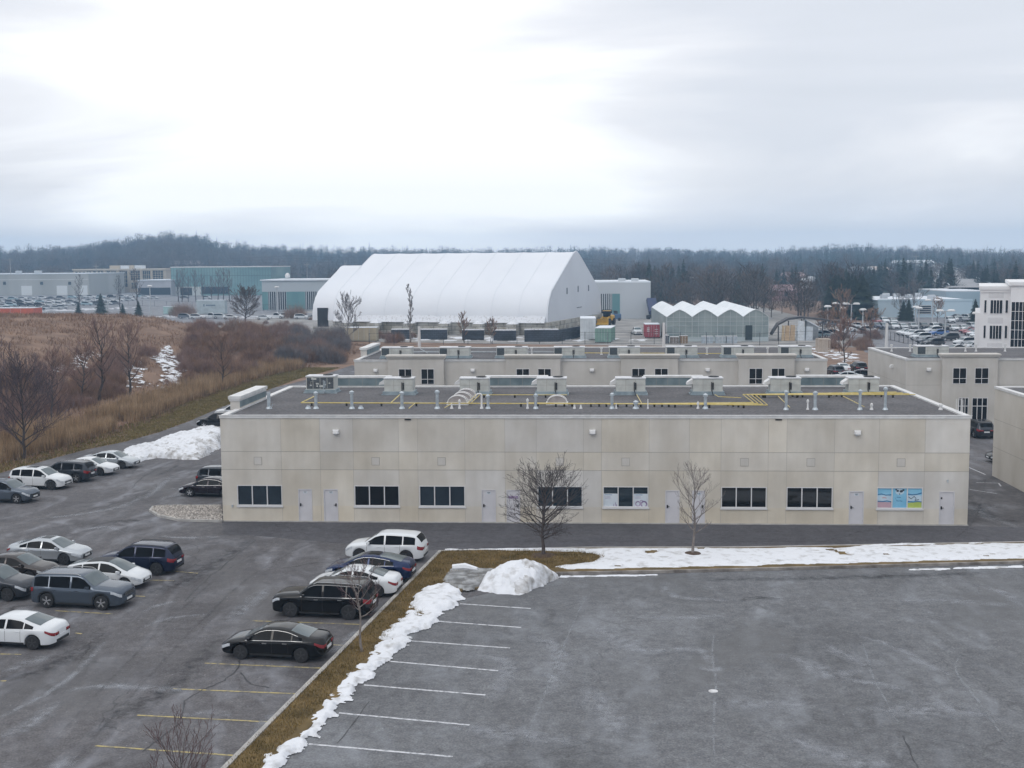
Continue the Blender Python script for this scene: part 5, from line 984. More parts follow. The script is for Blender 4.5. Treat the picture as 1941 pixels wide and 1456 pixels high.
for i, (u, vt, vb) in enumerate(((22, 487, 560), (184, 500, 555), (531, 500, 552), (583, 496, 553), (1672, 535, 560), (1838, 505, 550), (1848, 500, 545), (1890, 505, 545), (1700, 520, 550), (1735, 490, 545), (1450, 545, 570), (1555, 520, 560))):
    x, y = G(u, vb); z = D(u, vt, y)[1]; R = empty('utility_pole', (x, y, zat(x, y)-.5), label=['tall thin utility pole above the concrete warehouse', 'utility pole behind the stone office', 'utility pole left of the dome, nearer the glass hall', 'utility pole left of the dome, nearer the dome', 'utility pole above the pale blue building left end', 'utility pole by the far road, left of a pair', 'utility pole by the far road, right of a pair', 'utility pole right of the far road', 'utility pole between the pines and the far road', 'tall utility pole in the woods above the car lot', 'utility pole in the woods right of the greenhouse', 'utility pole in the woods above the canopy'][i], cat='utility pole'); b = MB(); b.tube([(0, 0, 0), (0, 0, z)], [.28, .16], 6); b.build('pole', mat('pole_wood', (.30, .29, .28)), R); b = MB(); b.box(-1.6, 1.6, -.1, .1, z-1.2, z-.95); b.build('crossarm', mat('pole_wood', (.3, .29, .28)), R)
def wires(P, label):
    for k in range(3):
        b = MB()
        for a, c in zip(P[:-1], P[1:]):
            pts = []
            for j in range(13): t = j/12; pts.append((a[0]+(c[0]-a[0])*t, a[1]+(c[1]-a[1])*t, a[2]+(c[2]-a[2])*t-5*t*(1-t)-k*1.4))
            b.tube(pts, .07, 3)
        b.build('power_line', mat('wire', (.10, .10, .11)), label=label, cat='power line', group='wires '+label[:20])
wires([(D(-60, 500, 640)[0], 640, 20), (D(184, 500, 640)[0], 640, 19), (D(560, 500, 640)[0], 640, 20), (D(800, 500, 640)[0], 640, 20)], 'thin dark power lines crossing the left woods')
wires([(D(1100, 500, 560)[0], 560, 17), (D(1450, 500, 540)[0], 540, 15), (D(1740, 500, 500)[0], 500, 14), (D(2000, 500, 480)[0], 480, 14)], 'thin dark power lines crossing the right woods')
# far houses
def house(u, v, Y, w, d, h, c, rc, label, rh=2.2):
    x = D(u, v, Y)[0]; z = zat(x, Y); R = empty('house', (x, Y, z), label=label, cat='house', group=None)
    b = MB(); b.box(-w/2, w/2, 0, d, -2, h); b.build('wall', mat('house_%s' % (c,), c), R); b = MB(); b.rings([[(-w/2-.5, -.5, h), (w/2+.5, -.5, h), (w/2+.5, d+.5, h), (-w/2-.5, d+.5, h)], [(-w/2+2, d*.45, h+rh), (w/2-2, d*.45, h+rh), (w/2-2, d*.55, h+rh), (-w/2+2, d*.55, h+rh)]], 0, True, True); b.build('roof', mat('hroof_%s' % (rc,), rc), R)
    for k in range(max(2, int(w/4))): q = MB(); xx = -w/2+w*(k+.5)/max(2, int(w/4)); q.box(xx-.6, xx+.6, -.1, -.005, h*.45, h*.8); q.build('window', DARKG, R)
    return R
HL = [(345, 490, 900, 26, 10, 5, (.42, .32, .30), (.35, .30, .30), 'low pinkish house in the woods above the glass hall, left one'), (435, 492, 900, 18, 10, 5, (.40, .32, .30), (.33, .30, .30), 'low pinkish house in the woods above the glass hall, right one'), (1505, 510, 640, 13, 9, 6, (.34, .20, .17), (.30, .22, .22), 'red brick house among trees right of the dome'), (1537, 516, 620, 8, 8, 4, (.55, .56, .58), (.62, .64, .68), 'small white roofed house beside the red brick one'), (1490, 545, 470, 14, 9, 4, (.30, .17, .17), (.30, .20, .21), 'low reddish house in the woods above the canopy'), (1635, 507, 700, 14, 9, 6, (.38, .36, .35), (.55, .58, .62), 'pale house with a snowy roof on the right hillside'), (1660, 503, 720, 18, 10, 6, (.42, .36, .32), (.50, .42, .38), 'tan gabled house on the right hillside'), (1385, 515, 640, 12, 9, 5, (.36, .32, .30), (.40, .38, .38), 'small brown house in the woods right of the greenhouse peak'), (1735, 495, 900, 30, 14, 7, (.48, .48, .48), (.55, .57, .6), 'row of pale buildings beside the top of the far road')]
for h_ in HL: house(*h_)
for i, u in enumerate((515, 540, 566, 592, 618, 645, 690, 730, 770, 870, 905)):
    house(u, 468, 1480, 22, 12, 6.5, (.36, .33, .31), (.30, .29, .30), 'distant hilltop house on the ridge, %s from the left' % ['first', 'second', 'third', 'fourth', 'fifth', 'sixth', 'seventh', 'eighth', 'ninth', 'tenth', 'last'][i], rh=3)
b = MB(); x = D(1267, 470, 1700)[0]; b.lathe([(1.2, 0), (1.2, 28), (4.5, 30), (5.5, 32), (4.5, 34.5), (0, 36)], (x, 1700, D(1267, 467, 1700)[1]-36), n=14); b.build('water_tower', mat('tower_pale', (.6, .62, .64)), label='pale water tower on the far horizon', cat='water tower')
# far road climbing the hill on the right
pts = [(1842, 545), (1815, 528), (1790, 512), (1768, 502), (1762, 500)]; Yp = [395, 520, 680, 880, 940]
RP = []
for (u, v), Y in zip(pts, Yp): RP.append((D(u, v, Y)[0], Y, max(D(u, v, Y)[1], zat(D(u, v, Y)[0], Y)+.6)))
b = MB(); R = []
for i in range(len(RP)*4-3):
    j = min(i//4, len(RP)-2); t = i/4-j; p = [RP[j][k]+(RP[j+1][k]-RP[j][k])*t for k in range(3)]; R.append([(p[0]-13, p[1], p[2]-6), (p[0]-7, p[1], p[2]), (p[0]+7, p[1], p[2]), (p[0]+13, p[1], p[2]-6)])
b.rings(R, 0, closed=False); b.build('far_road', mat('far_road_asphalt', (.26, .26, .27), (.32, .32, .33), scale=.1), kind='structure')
b = MB(); b.tube([(r[1][0], r[1][1], r[1][2]+.8) for r in R], .18, 4); b.tube([(r[2][0], r[2][1], r[2][2]+.8) for r in R], .18, 4); b.build('guard_rail', GALV, label='pale guard rails lining the far hillside road', cat='guard rail')
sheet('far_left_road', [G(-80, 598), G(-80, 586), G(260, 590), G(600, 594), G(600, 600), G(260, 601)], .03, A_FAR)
# ================================================================ VEHICLES
def paint(n, c, metal=.3): return mat('paint_'+n, c, rough=.12, metal=metal, spec=.5)
CGL = mat('car_glass', (.005, .006, .008), rough=.05, spec=.06); CGR = mat('car_glass_pale', (.055, .08, .09), (.09, .115, .125), scale=1, rough=.12, spec=.6)
TYRE = mat('tyre', (.018, .018, .02), rough=.85); RIM = mat('alloy_rim', (.50, .51, .53), rough=.3, metal=.7); RIMD = mat('dark_rim', (.03, .03, .033), rough=.4)
TRIM = mat('black_trim', (.02, .02, .022), rough=.6); CHR = mat('chrome', (.40, .41, .42), rough=.3, metal=.8); HLM = mat('headlight_lens', (.55, .58, .62), (.35, .38, .42), scale=12, rough=.15); TLM = mat('taillight_lens', (.20, .008, .012), rough=.2); PLATE = mat('plate_white', (.66, .68, .70), rough=.5)
KIND = dict(
 sedan=dict(L=4.75, W=1.84, wb=2.78, r=.335, top=[(-2.375, .80), (-2.30, 1.02), (-2.1, 1.08), (-1.65, 1.12), (-1.25, 1.24), (-.75, 1.40), (-.25, 1.455), (.25, 1.44), (.55, 1.37), (.95, 1.16), (1.32, .97), (1.7, .90), (2.1, .80), (2.3, .68), (2.375, .60)], belt=[(-2.375, .78), (-2.0, .95), (-1.2, .96), (0, .93), (1.2, .90), (2.0, .76), (2.375, .58)], wind=(.50, 1.30), rear=(-1.68, -.86), win=[(-1.42, -.98), (-.93, -.10), (0, 1.12)], tum=.42),
 suv=dict(L=4.7, W=1.90, wb=2.78, r=.365, top=[(-2.35, .95), (-2.28, 1.12), (-2.1, 1.42), (-1.88, 1.60), (-1.5, 1.655), (-.5, 1.69), (.15, 1.675), (.5, 1.57), (.86, 1.33), (1.16, 1.13), (1.5, 1.08), (2.05, .98), (2.27, .84), (2.35, .68)], belt=[(-2.35, .92), (-1.9, 1.08), (-1.2, 1.06), (0, 1.03), (1.2, 1.02), (2.0, .90), (2.35, .66)], wind=(.42, 1.14), rear=(-2.24, -1.95), win=[(-1.92, -1.22), (-1.15, -.16), (-.06, .98)], tum=.30),
 bigsuv=dict(L=5.05, W=1.99, wb=2.98, r=.385, top=[(-2.525, 1.0), (-2.47, 1.2), (-2.34, 1.50), (-2.2, 1.68), (-1.9, 1.74), (-.5, 1.78), (.22, 1.765), (.5, 1.68), (.82, 1.42), (1.1, 1.21), (1.5, 1.18), (2.2, 1.12), (2.46, 1.02), (2.525, .84)], belt=[(-2.525, .98), (-2.1, 1.12), (-1.2, 1.10), (0, 1.08), (1.2, 1.08), (2.2, 1.02), (2.525, .80)], wind=(.44, 1.08), rear=(-2.45, -2.24), win=[(-2.2, -1.40), (-1.33, -.22), (-.12, .92)], tum=.24),
 hatch=dict(L=4.46, W=1.75, wb=2.70, r=.32, top=[(-2.23, .85), (-2.16, 1.08), (-2.0, 1.20), (-1.5, 1.33), (-.9, 1.43), (-.1, 1.49), (.3, 1.46), (.7, 1.33), (1.15, 1.10), (1.55, .94), (1.85, .86), (2.1, .73), (2.23, .58)], belt=[(-2.23, .82), (-1.8, 1.0), (-1.0, .97), (0, .93), (1.2, .88), (2.0, .72), (2.23, .56)], wind=(.30, 1.42), rear=(-1.95, -1.0), win=[(-1.65, -1.15), (-1.08, -.2), (-.1, 1.15)], tum=.40),
 fastback=dict(L=4.85, W=1.90, wb=2.92, r=.35, top=[(-2.425, .85), (-2.36, 1.05), (-2.15, 1.12), (-1.6, 1.24), (-1.0, 1.37), (-.3, 1.44), (.2, 1.43), (.6, 1.33), (1.05, 1.12), (1.45, .94), (1.8, .86), (2.2, .74), (2.425, .56)], belt=[(-2.425, .80), (-2.0, .96), (-1.2, .95), (0, .90), (1.2, .87), (2.0, .74), (2.425, .55)], wind=(.42, 1.35), rear=(-1.9, -.7), win=[(-1.5, -1.05), (-1.0, -.15), (-.05, 1.1)], tum=.44),
 pickup=dict(L=5.6, W=1.98, wb=3.5, r=.40, top=[(-2.8, 1.05), (-2.7, 1.12), (-.62, 1.14), (-.58, 1.2), (-.42, 1.80), (.2, 1.86), (.85, 1.83), (1.15, 1.5), (1.38, 1.22), (2.1, 1.16), (2.7, 1.08), (2.8, .8)], belt=[(-2.8, 1.0), (0, 1.1), (1.3, 1.1), (2.6, 1.0), (2.8, .78)], wind=(.93, 1.35), rear=(-.57, -.45), win=[(-.42, .32), (.4, 1.2)], tum=.2))
CS = .89
def sm(P, x, w=.09):
    return (interp(x-w, P)+2*interp(x, P)+interp(x+w, P))/4
class Car:
    def __init__(s, k):
        s.__dict__.update(KIND[k]); s.kind = k
    def hw(s, x):
        d = s.L/2-abs(x); f = 1-.30*math.exp(-d/.13)-.035*math.exp(-d/.7); return s.W/2*f
    def T(s, x): return sm(s.top, x, .05)
    def B(s, x): return min(sm(s.belt, x), s.T(x)-.03)
    def S(s, x):
        z = .24+.08*math.exp(-(s.L/2-abs(x))/.2)
        for wx in (s.wb/2, -s.wb/2):
            q = (s.r+.065)**2-(x-wx)**2
            if q > 0: z = max(z, s.r+math.sqrt(q)-.01)
        return z
    def ye(s, x):
        H = s.T(x)-s.B(x); return max(.1, s.hw(x)-.05-s.tum*H-.10*min(1, .12/max(H, .03))*.8)
    def ze(s, x): H = s.T(x)-s.B(x); return s.T(x)-min(.055, H*.5)
    def sec(s, x):
        h = s.hw(x); S, B = s.S(x), s.B(x); ye, ze, T = s.ye(x), s.ze(x), s.T(x)
        mz = lambda t: S+(B-S)*t
        return [(0, S), (h-.20, S), (h-.03, S+.005), (h-.005, mz(.18)), (h, mz(.45)), (h-.006, mz(.72)), (h-.02, mz(.9)), (h-.045, B), (ye+.012, ze-.03*min(1, (ze-B)/.2)), (ye-.05, ze+.022), (ye*.6, T-.010), (0, T)]
    def side_y(s, x, z):
        p = s.sec(x); q = p[2:9]
        for a, b in zip(q[:-1], q[1:]):
            if a[1] <= z <= b[1]+1e-6: t = (z-a[1])/max(b[1]-a[1], 1e-6); return a[0]+(b[0]-a[0])*t
        return q[-1][0] if z > q[-1][1] else q[0][0]
    def top_z(s, x, y):
        p = s.sec(x)[8:]; y = abs(y)
        for a, b in zip(p[:-1], p[1:]):
            if b[0] <= y <= a[0]: t = (y-b[0])/max(a[0]-b[0], 1e-6); return b[1]+(a[1]-b[1])*t
        return p[0][1]
def car(kind, color, label, loc=(0, 0), heading=0, rim=RIM, rails=False, clad=False, glassroof=None, chrome=False, snowtop=None, cat='car', tails=TLM, dark_roof=False, hoodm=None):
    c = Car(kind); R = empty('parked_car', (loc[0], loc[1], 0.004), heading, label=label, cat=cat); R.scale = (CS, CS, CS*.98)
    h = c.L/2; xs = set([-h, h]+[h-d for d in (.02, .05, .09, .15, .22)]+[-h+d for d in (.02, .05, .09, .15, .22)])
    for wx in (c.wb/2, -c.wb/2):
        rr = c.r+.065
        for k in range(13): xs.add(wx-rr*math.cos(math.pi*k/12))
        xs.add(wx-rr-.012); xs.add(wx+rr+.012)
    xs = sorted(xs); full = []
    for a, b in zip(xs[:-1], xs[1:]):
        n = max(1, int((b-a)/.09)); full += [a+(b-a)*k/n for k in range(n)]
    full.append(h); mb = MB(); RR = []
    for x in full:
        p = c.sec(x); RR.append([(x, y, z) for y, z in p]+[(x, -y, z) for y, z in p[-2:0:-1]])
    mb.rings(RR, 0)
    # paint hood/roof variants by face; end caps
    n = len(RR[0]); i0 = 0; mb.f.append(tuple(reversed(range(n)))); mb.m.append(0); e = (len(RR)-1)*n; mb.f.append(tuple(range(e, e+n))); mb.m.append(0)
    # underside of the body goes to trim
    for fi, f in enumerate(mb.f[:-2]):
        k = fi % n
        if k in (0, n-1): mb.m[fi] = 1
        if dark_roof and k in (9, 10, n-11, n-10) and c.rear[1] < full[fi//n] < c.wind[0]: mb.m[fi] = 1
    # door seams
    for sx in [c.win[-1][1]-.02, c.win[-2][1]+.05, c.win[-2][0]+.12]:
        for sg in (1, -1):
            pts = [(sx, sg*(c.side_y(sx, z)+.003), z) for z in np.linspace(c.S(sx)+.12, c.B(sx), 7)]
            mb.rings([[(p[0]-.007, p[1], p[2]), (p[0]+.007, p[1], p[2])] for p in pts], 1, closed=False)
    mb.build('body', [color, TRIM], R, smooth=50)
    # glass
    def top_patch(name, x0, x1, inset, m, off=.008, nx=10, ny=12, narrow=0):
        b = MB(); RR = []
        for i in range(nx+1):
            x = x0+(x1-x0)*i/nx; w = c.ye(x)-inset; RR.append([(x, w*(2*j/ny-1), c.top_z(x, w*(2*j/ny-1))+off) for j in range(ny+1)])
        b.rings(RR, 0, closed=False); return b.build(name, m, R, smooth=2)
    top_patch('windshield', c.wind[0], c.wind[1], .07, CGR); 
    # wiper cowl
    if kind != 'pickup': top_patch('rear_window', c.rear[0], c.rear[1], .10, CGR if kind in ('sedan', 'fastback', 'hatch') else CGL)
    else: top_patch('rear_window', c.rear[0], c.rear[1], .12, CGL)
    if glassroof: top_patch('sunroof', glassroof[0], glassroof[1], .28, CGL, .006, 3, 6)
    if kind == 'pickup':
        b = MB(); RRR = []
        for i in range(9):
            x = -2.66+(1.95)*i/8; w = c.hw(x)-.16; RRR.append([(x, w*(2*j/4-1), c.T(x)+.012) for j in range(5)])
        b.rings(RRR, 0, closed=False); b.build('cargo_bed', TRIM, R)
    def side_patch(b, x0, x1, zl, zh, sg, off=.007, nx=14, nz=4, m=0):
        RR = []
        for i in range(nx+1):
            x = x0+(x1-x0)*i/nx; a, d = zl(x), zh(x)
            if d-a < .01: continue
            RR.append([(x, sg*(c.side_y(x, a+(d-a)*j/nz)+off), a+(d-a)*j/nz) for j in range(nz+1)])
        if len(RR) > 1: b.rings(RR, m, closed=False)
    for sg in (1, -1):
        for (x0, x1) in c.win:
            b = MB(); side_patch(b, x0, x1, lambda x: c.B(x)+.012, lambda x: c.ze(x)-.065, sg)
            if b.f: b.build('side_window', CGL, R, smooth=2)
        if chrome:
            b = MB(); side_patch(b, c.win[0][0]-.05, c.win[-1][1]+.05, lambda x: c.B(x)-.008, lambda x: c.B(x)+.008, sg, .012, 20, 1); side_patch(b, c.win[0][0]+.2, c.win[-1][1]-.35, lambda x: c.ze(x)-.06, lambda x: c.ze(x)-.046, sg, .012, 20, 1); b.build('window_trim', CHR, R)
        b = MB(); side_patch(b, -c.wb/2+c.r+.08, c.wb/2-c.r-.08, lambda x: c.S(x), lambda x: c.S(x)+.10, sg, .012, 8, 2); b.build('side_skirt', TRIM, R)
        # lights
        zb = c.B(h-.25); b = MB(); side_patch(b, h-.50, h-.02, lambda x: c.B(x)-.17, lambda x: c.B(x)-.02-.06*(h-x), sg, .012, 10, 3); b.build('headlight', HLM, R, smooth=2)
        zt = c.B(-h+.2)
        if kind in ('suv', 'bigsuv'): b = MB(); side_patch(b, -h+.005, -h+.30, lambda x: c.B(x)-.20, lambda x: c.B(x)-.0, sg, .014, 8, 3)
        else: b = MB(); side_patch(b, -h+.005, -h+.38, lambda x: c.B(x)-.17+.15*(x+h), lambda x: c.B(x)-.02, sg, .014, 8, 3)
        w = c.hw(h); b.box(-h-.012, -h+.001, *sorted((sg*w*.5, sg*(w-.0))), c.B(-h)-.16, c.B(-h)-.02); b.build('taillight', tails, R, smooth=2)
        mx = c.win[-1][1]-.12; my = c.side_y(mx, c.B(mx)+.01); b = MB(); z = c.B(mx)+.02
        b.rings([[(mx-.07, sg*(my-.01), z), (mx+.06, sg*(my-.01), z), (mx+.06, sg*(my-.01), z+.10), (mx-.07, sg*(my-.01), z+.10)], [(mx-.10, sg*(my+.10), z+.0), (mx+.07, sg*(my+.09), z+.0), (mx+.05, sg*(my+.09), z+.14), (mx-.10, sg*(my+.10), z+.14)], [(mx-.09, sg*(my+.20), z+.02), (mx+.01, sg*(my+.20), z+.02), (mx+.0, sg*(my+.20), z+.12), (mx-.09, sg*(my+.20), z+.12)]], 0, True, True); b.build('wing_mirror', color, R, smooth=30)
        b = MB()
        for xx in [w_[0]+.18 for w_ in c.win[-2:]]: zz = c.B(xx)-.12; b.box(xx, xx+.2, *sorted((sg*(c.side_y(xx, zz)), sg*(c.side_y(xx, zz)+.03))), zz-.015, zz+.018)
        b.build('door_handle', CHR if chrome else color, R)
        if rails:
            b = MB(); x0, x1 = c.rear[1]+.1, c.wind[0]-.1; pts = [(x0+(x1-x0)*t, sg*(c.ye(x0+(x1-x0)*t)-.04), c.top_z(x0+(x1-x0)*t, c.ye(x0+(x1-x0)*t)-.04)+.06*(1 if 0 < t < 1 else .0)) for t in (0, .08, .3, .5, .7, .92, 1)]; b.tube(pts, .018, 6); b.build('roof_rail', TRIM if rails != 'chrome' else CHR, R)
        for wx in (c.wb/2, -c.wb/2):
            if clad:
                b = MB(); RR = []; rr = c.r+.065
                for k in range(13):
                    a = math.pi*k/12; p = []
                    for q in (rr, rr+.075): X = wx-q*math.cos(a); Z = c.r+q*math.sin(a); Z = max(Z, .27); p.append((X, sg*(c.side_y(max(-h, min(h, X)), Z)+.014), Z))
                    RR.append(p)
                b.rings(RR, 0, closed=False); b.build('arch_cladding', TRIM, R)
            w_ = MB(); cy = sg*(c.W/2-.12); wd = .11; w_.lathe([(c.r*.66, -wd), (c.r*.92, -wd), (c.r, -wd*.7), (c.r, wd*.7), (c.r*.92, wd), (c.r*.66, wd)], (wx, cy, c.r), 'y', 24)
            W_ = w_.build('wheel', TYRE, R, smooth=30)
            b = MB(); oy = cy+sg*(wd-.015); rr = c.r*.68
            b.lathe([(rr, 0), (rr, sg*.012), (rr*.9, sg*.012), (rr*.88, -sg*.03)], (wx, oy, c.r), 'y', 24, 0)
            b.lathe([(rr*.87, -sg*.028), (rr*.86, -sg*.026)], (wx, oy, c.r), 'y', 20, 1); b.lathe([(rr*.2, 0), (rr*.2, sg*.016)], (wx, oy, c.r), 'y', 10, 0)
            for k in range(5):
                a = 2*math.pi*k/5+.3
                for da in (-.13, .13):
                    p0 = (wx+rr*.15*math.cos(a), oy, c.r+rr*.15*math.sin(a)); p1 = (wx+rr*.92*math.cos(a+da), oy+sg*.004, c.r+rr*.92*math.sin(a+da)); b.tube([p0, p1], [.028, .02], 4, 0)
            b.build('rim', [rim, RIMD], W_)
    # fascia
    w = c.hw(h); zt = c.T(h); b = MB(); b.box(h-.01, h+.012, -w*.72, w*.72, zt-.22, zt-.06, 0)
    for k in range(3): b.box(h+.013, h+.022, -w*.7, w*.7, zt-.20+.055*k, zt-.188+.055*k, 1)
    b.build('grille', [TRIM, CHR if chrome or clad else TRIM], R)
    b = MB(); b.box(h-.02, h+.014, -w*.8, w*.8, c.S(h)+.02, c.S(h)+.12); b.build('front_bumper', TRIM, R)
    b = MB(); b.box(-h-.014, -h+.02, -w*.85, w*.85, c.S(-h)+.0, c.S(-h)+.12); b.build('rear_bumper', TRIM if kind != 'hatch' else color, R)
    b = MB(); b.box(-h-.022, -h-.001, -.26, .26, c.B(-h)-.30, c.B(-h)-.17); b.build('licence_plate', PLATE, R)
    b = MB(); b.box(h+.0125, h+.03, -.26, .26, c.S(h)+.10, c.S(h)+.21); b.build('licence_plate', PLATE, R)
    # axle / underbody block so the car has a floor shadow
    b = MB(); b.box(-h+.5, h-.5, -c.W/2+.28, c.W/2-.28, .2, .42); b.build('underbody', TRIM, R)
    return R, c
NW = math.pi-.1145+.0   # nose towards -x along the stalls (heading angle)
def place(kind, col, label, wheel_px, which, nose, head=None, **k):
    """wheel_px: photo position of a near-side tyre's ground contact; which: front or rear wheel."""
    K = KIND[kind]; a = head if head is not None else (PHI if nose == 'r' else PHI+math.pi)
    x, y = G(*wheel_px); fx_, fy_ = math.cos(a), math.sin(a); sgn = 1 if which == 'f' else -1
    lx, ly = -fy_, fx_           # left of the car
    near = -1 if nose == 'r' else 1     # the side facing the camera
    off = (K['W']/2-.08)*CS
    cx = x-fx_*sgn*K['wb']/2*CS-lx*near*off; cy = y-fy_*sgn*K['wb']/2*CS-ly*near*off
    return car(kind, col, label, (cx, cy), a, **k)
WH = paint('white', (.62, .645, .67), 0); BK_ = mat('paint_black', (.003, .003, .004), rough=.08, spec=.38); SIL = paint('silver', (.42, .45, .48), .5); GBL = paint('grey_blue', (.085, .105, .135), .5); NVY = paint('navy', (.012, .018, .045), .4); BLU = paint('deep_blue', (.008, .02, .07), .4); BRN = paint('bronze', (.055, .05, .05), .5); GRYP = paint('graphite', (.04, .045, .055), .5); SLB = paint('slate', (.10, .12, .15), .5); PRP = paint('plum_black', (.018, .012, .018), .4)
place('suv', WH, 'white compact suv parked nose in at the top of the row along the grass strip', (770, 1067), 'r', 'l', rim=RIMD)
place('fastback', BLU, 'dark blue fastback car parked just below the white suv by the grass strip', (744, 1105), 'r', 'l', rim=RIM, chrome=True, glassroof=(-.6, .3))
place('sedan', WH, 'white sedan half hidden between the blue fastback and the large black suv', (715, 1133), 'r', 'l', rim=RIMD)
place('bigsuv', BK_, 'large black suv parked behind the small bare tree by the grass strip', (551, 1170), 'f', 'l', rim=RIMD, rails='chrome', chrome=True)
place('sedan', BK_, 'glossy black sedan parked alone below the large black suv', (457, 1250), 'f', 'l', rim=RIMD, chrome=True)
place('sedan', SIL, 'silver sedan at the top of the left hand cluster, nose to the right', (122, 1071), 'f', 'r', rim=RIMD, glassroof=(-.3, .25))
place('sedan', BRN, 'dark bronze sedan at the left behind the grey blue suv', (56, 1105), 'f', 'r', rim=RIMD)
place('suv', GRYP, 'dark grey suv cut by the left edge beside the grey blue suv', (15, 1140), 'f', 'r', rim=RIMD, clad=True)
place('bigsuv', GBL, 'grey blue suv with silver wheels in the middle of the left hand cluster', (193, 1157), 'f', 'r', rails='chrome', clad=True)
place('hatch', WH, 'white hatchback with dark glass roof behind the grey blue suv', (237, 1118), 'f', 'r', rim=RIM, dark_roof=True)
place('suv', NVY, 'dark navy wagon with roof rails and its tail to the right', (297, 1091), 'r', 'l', rim=RIMD, rails=True, snowtop=1)
place('sedan', WH, 'white sedan at the lower left edge with its tail to the right', (63, 1232), 'r', 'l', rim=RIMD, tails=TLM)
place('suv', SLB, 'slate grey suv at the left edge of the row below the grassy mound', (32, 955), 'f', 'r', rim=RIM)
place('suv', WH, 'white suv with black wheels in the row below the mound', (97, 929), 'f', 'r', rim=RIMD, glassroof=(-.9, .3), clad=True)
place('suv', GRYP, 'dark grey suv backed the other way between two white cars below the mound', (145, 915), 'r', 'l', rim=RIM)
place('sedan', WH, 'white sedan between the dark suv and the silver sedan below the mound', (190, 902), 'f', 'r', rim=RIMD)
place('sedan', SIL, 'silver blue sedan at the right end of the row below the mound', (231, 889), 'f', 'r', rim=RIMD)
place('sedan', PRP, 'plum black sedan poking out from behind the left end of the main building', (360, 942), 'f', 'l', chrome=True)
place('suv', GRYP, 'dark car with red tail lights behind the plum black sedan', (391, 926), 'r', 'r', rim=RIM)
place('suv', BK_, 'black suv behind the snow heap at the left end of the main building', (387, 812), 'f', 'l', rim=RIM)
place('suv', WH, 'white car behind the black suv at the left end of the main building', (420, 794), 'f', 'l', rim=RIM)
car('suv', GRYP, 'dark suv parked before the glazed entrance at the right', (G(1862, 833)[0]+.3, G(1862, 833)[1]+2.2), math.pi/2+.05, rim=RIM, rails=True)
car('sedan', WH, 'white car barely showing past the right end of the main building', (G(1862, 833)[0]-2.35, G(1862, 833)[1]+2.4), math.pi/2+.05)
car('sedan', BK_, 'dark car hidden beside the near right building', (G(1876, 878)[0]+2.1, G(1876, 878)[1]+.6), math.pi+.05)
for (k, col, u, v, hd, l) in (('suv', GRYP, 1582, 712, 1.7, 'dark suv between the rear buildings, left of the snow'), ('suv', BK_, 1627, 705, 1.6, 'black suv between the rear buildings, right of the snow'), ('sedan', SIL, 1606, 722, 2.9, 'silver sedan low between the rear buildings'), ('suv', PRP, 1628, 722, 3.0, 'dark purple suv low between the rear buildings'), ('sedan', WH, 1596, 705, 1.6, 'white car half hidden beside the dark suv between the rear buildings'), ('pickup', WH, 1207, 634, -1.45, 'white pickup truck facing the camera beside the red container')):
    p = G(u, v); R_, _ = car(k, col, l, p, hd, cat='pickup truck' if k == 'pickup' else 'car')
# ---- distant cars: one light mesh per shape, paint from the object colour
def simple_car(kind):
    c = Car(kind); h = c.L/2; mb = MB(); xs = sorted(set([-h, -h+.08, h-.08, h, c.wind[0], c.wind[1], c.rear[0], c.rear[1]]+list(np.linspace(-h+.3, h-.3, 9)))); RR = []
    for x in xs:
        p = c.sec(x); p = [(p[0][0], .3), (p[2][0], .3), (p[4][0], p[4][1]), p[7], p[8], p[9], p[11]]; RR.append([(x, y, z) for y, z in p]+[(x, -y, z) for y, z in p[-2:0:-1]])
    mb.rings(RR, 0, True, True); n = 12
    for fi in range((len(RR)-1)*n):
        a, k = divmod(fi, n); xm = (xs[a]+xs[a+1])/2
        if k in (3, 8) and c.win[0][0] < xm < c.win[-1][1]: mb.m[fi] = 1
        if k in (5, 6) and (c.wind[0] < xm < c.wind[1] or c.rear[0] < xm < c.rear[1]): mb.m[fi] = 2
        if k in (0, 11): mb.m[fi] = 3
    for wx in (c.wb/2, -c.wb/2):
        for sg in (1, -1): mb.lathe([(c.r, -.1), (c.r, .1)], (wx, sg*(c.W/2-.09), c.r), 'y', 10, 3); mb.lathe([(c.r*.6, 0), (c.r*.55, sg*.02)], (wx, sg*(c.W/2+.015), c.r), 'y', 8, 4)
    for sg in (1, -1): mb.box(-h-.02, -h+.1, *sorted((sg*.5, sg*.78)), .7, .85, 5); mb.box(h-.1, h+.02, *sorted((sg*.45, sg*.75)), .6, .72, 4)
    mb.box(h, h+.02, -.4, .4, .35, .6, 3)
    o = mb.build('parked_car', [mat('fleet_paint', (.9, .9, .9), (1, 1, 1), scale=1, rough=.35, ocol=True, metal=.1, coat=.5), CGL, CGR, TYRE, RIM, TLM]); return o
SCAR = {k: simple_car(k) for k in ('sedan', 'suv', 'pickup')}; used_s = set()
COLN = {'white': (.60, .63, .66), 'black': (.012, .012, .014), 'silver': (.42, .45, .48), 'grey': (.11, .125, .15), 'dark blue': (.015, .03, .08), 'red': (.25, .02, .03), 'blue': (.02, .10, .32), 'pale blue': (.30, .42, .48)}
ORD = ['first', 'second', 'third', 'fourth', 'fifth', 'sixth', 'seventh', 'eighth', 'ninth', 'tenth', 'eleventh', 'twelfth', 'thirteenth', 'fourteenth', 'fifteenth', 'sixteenth']
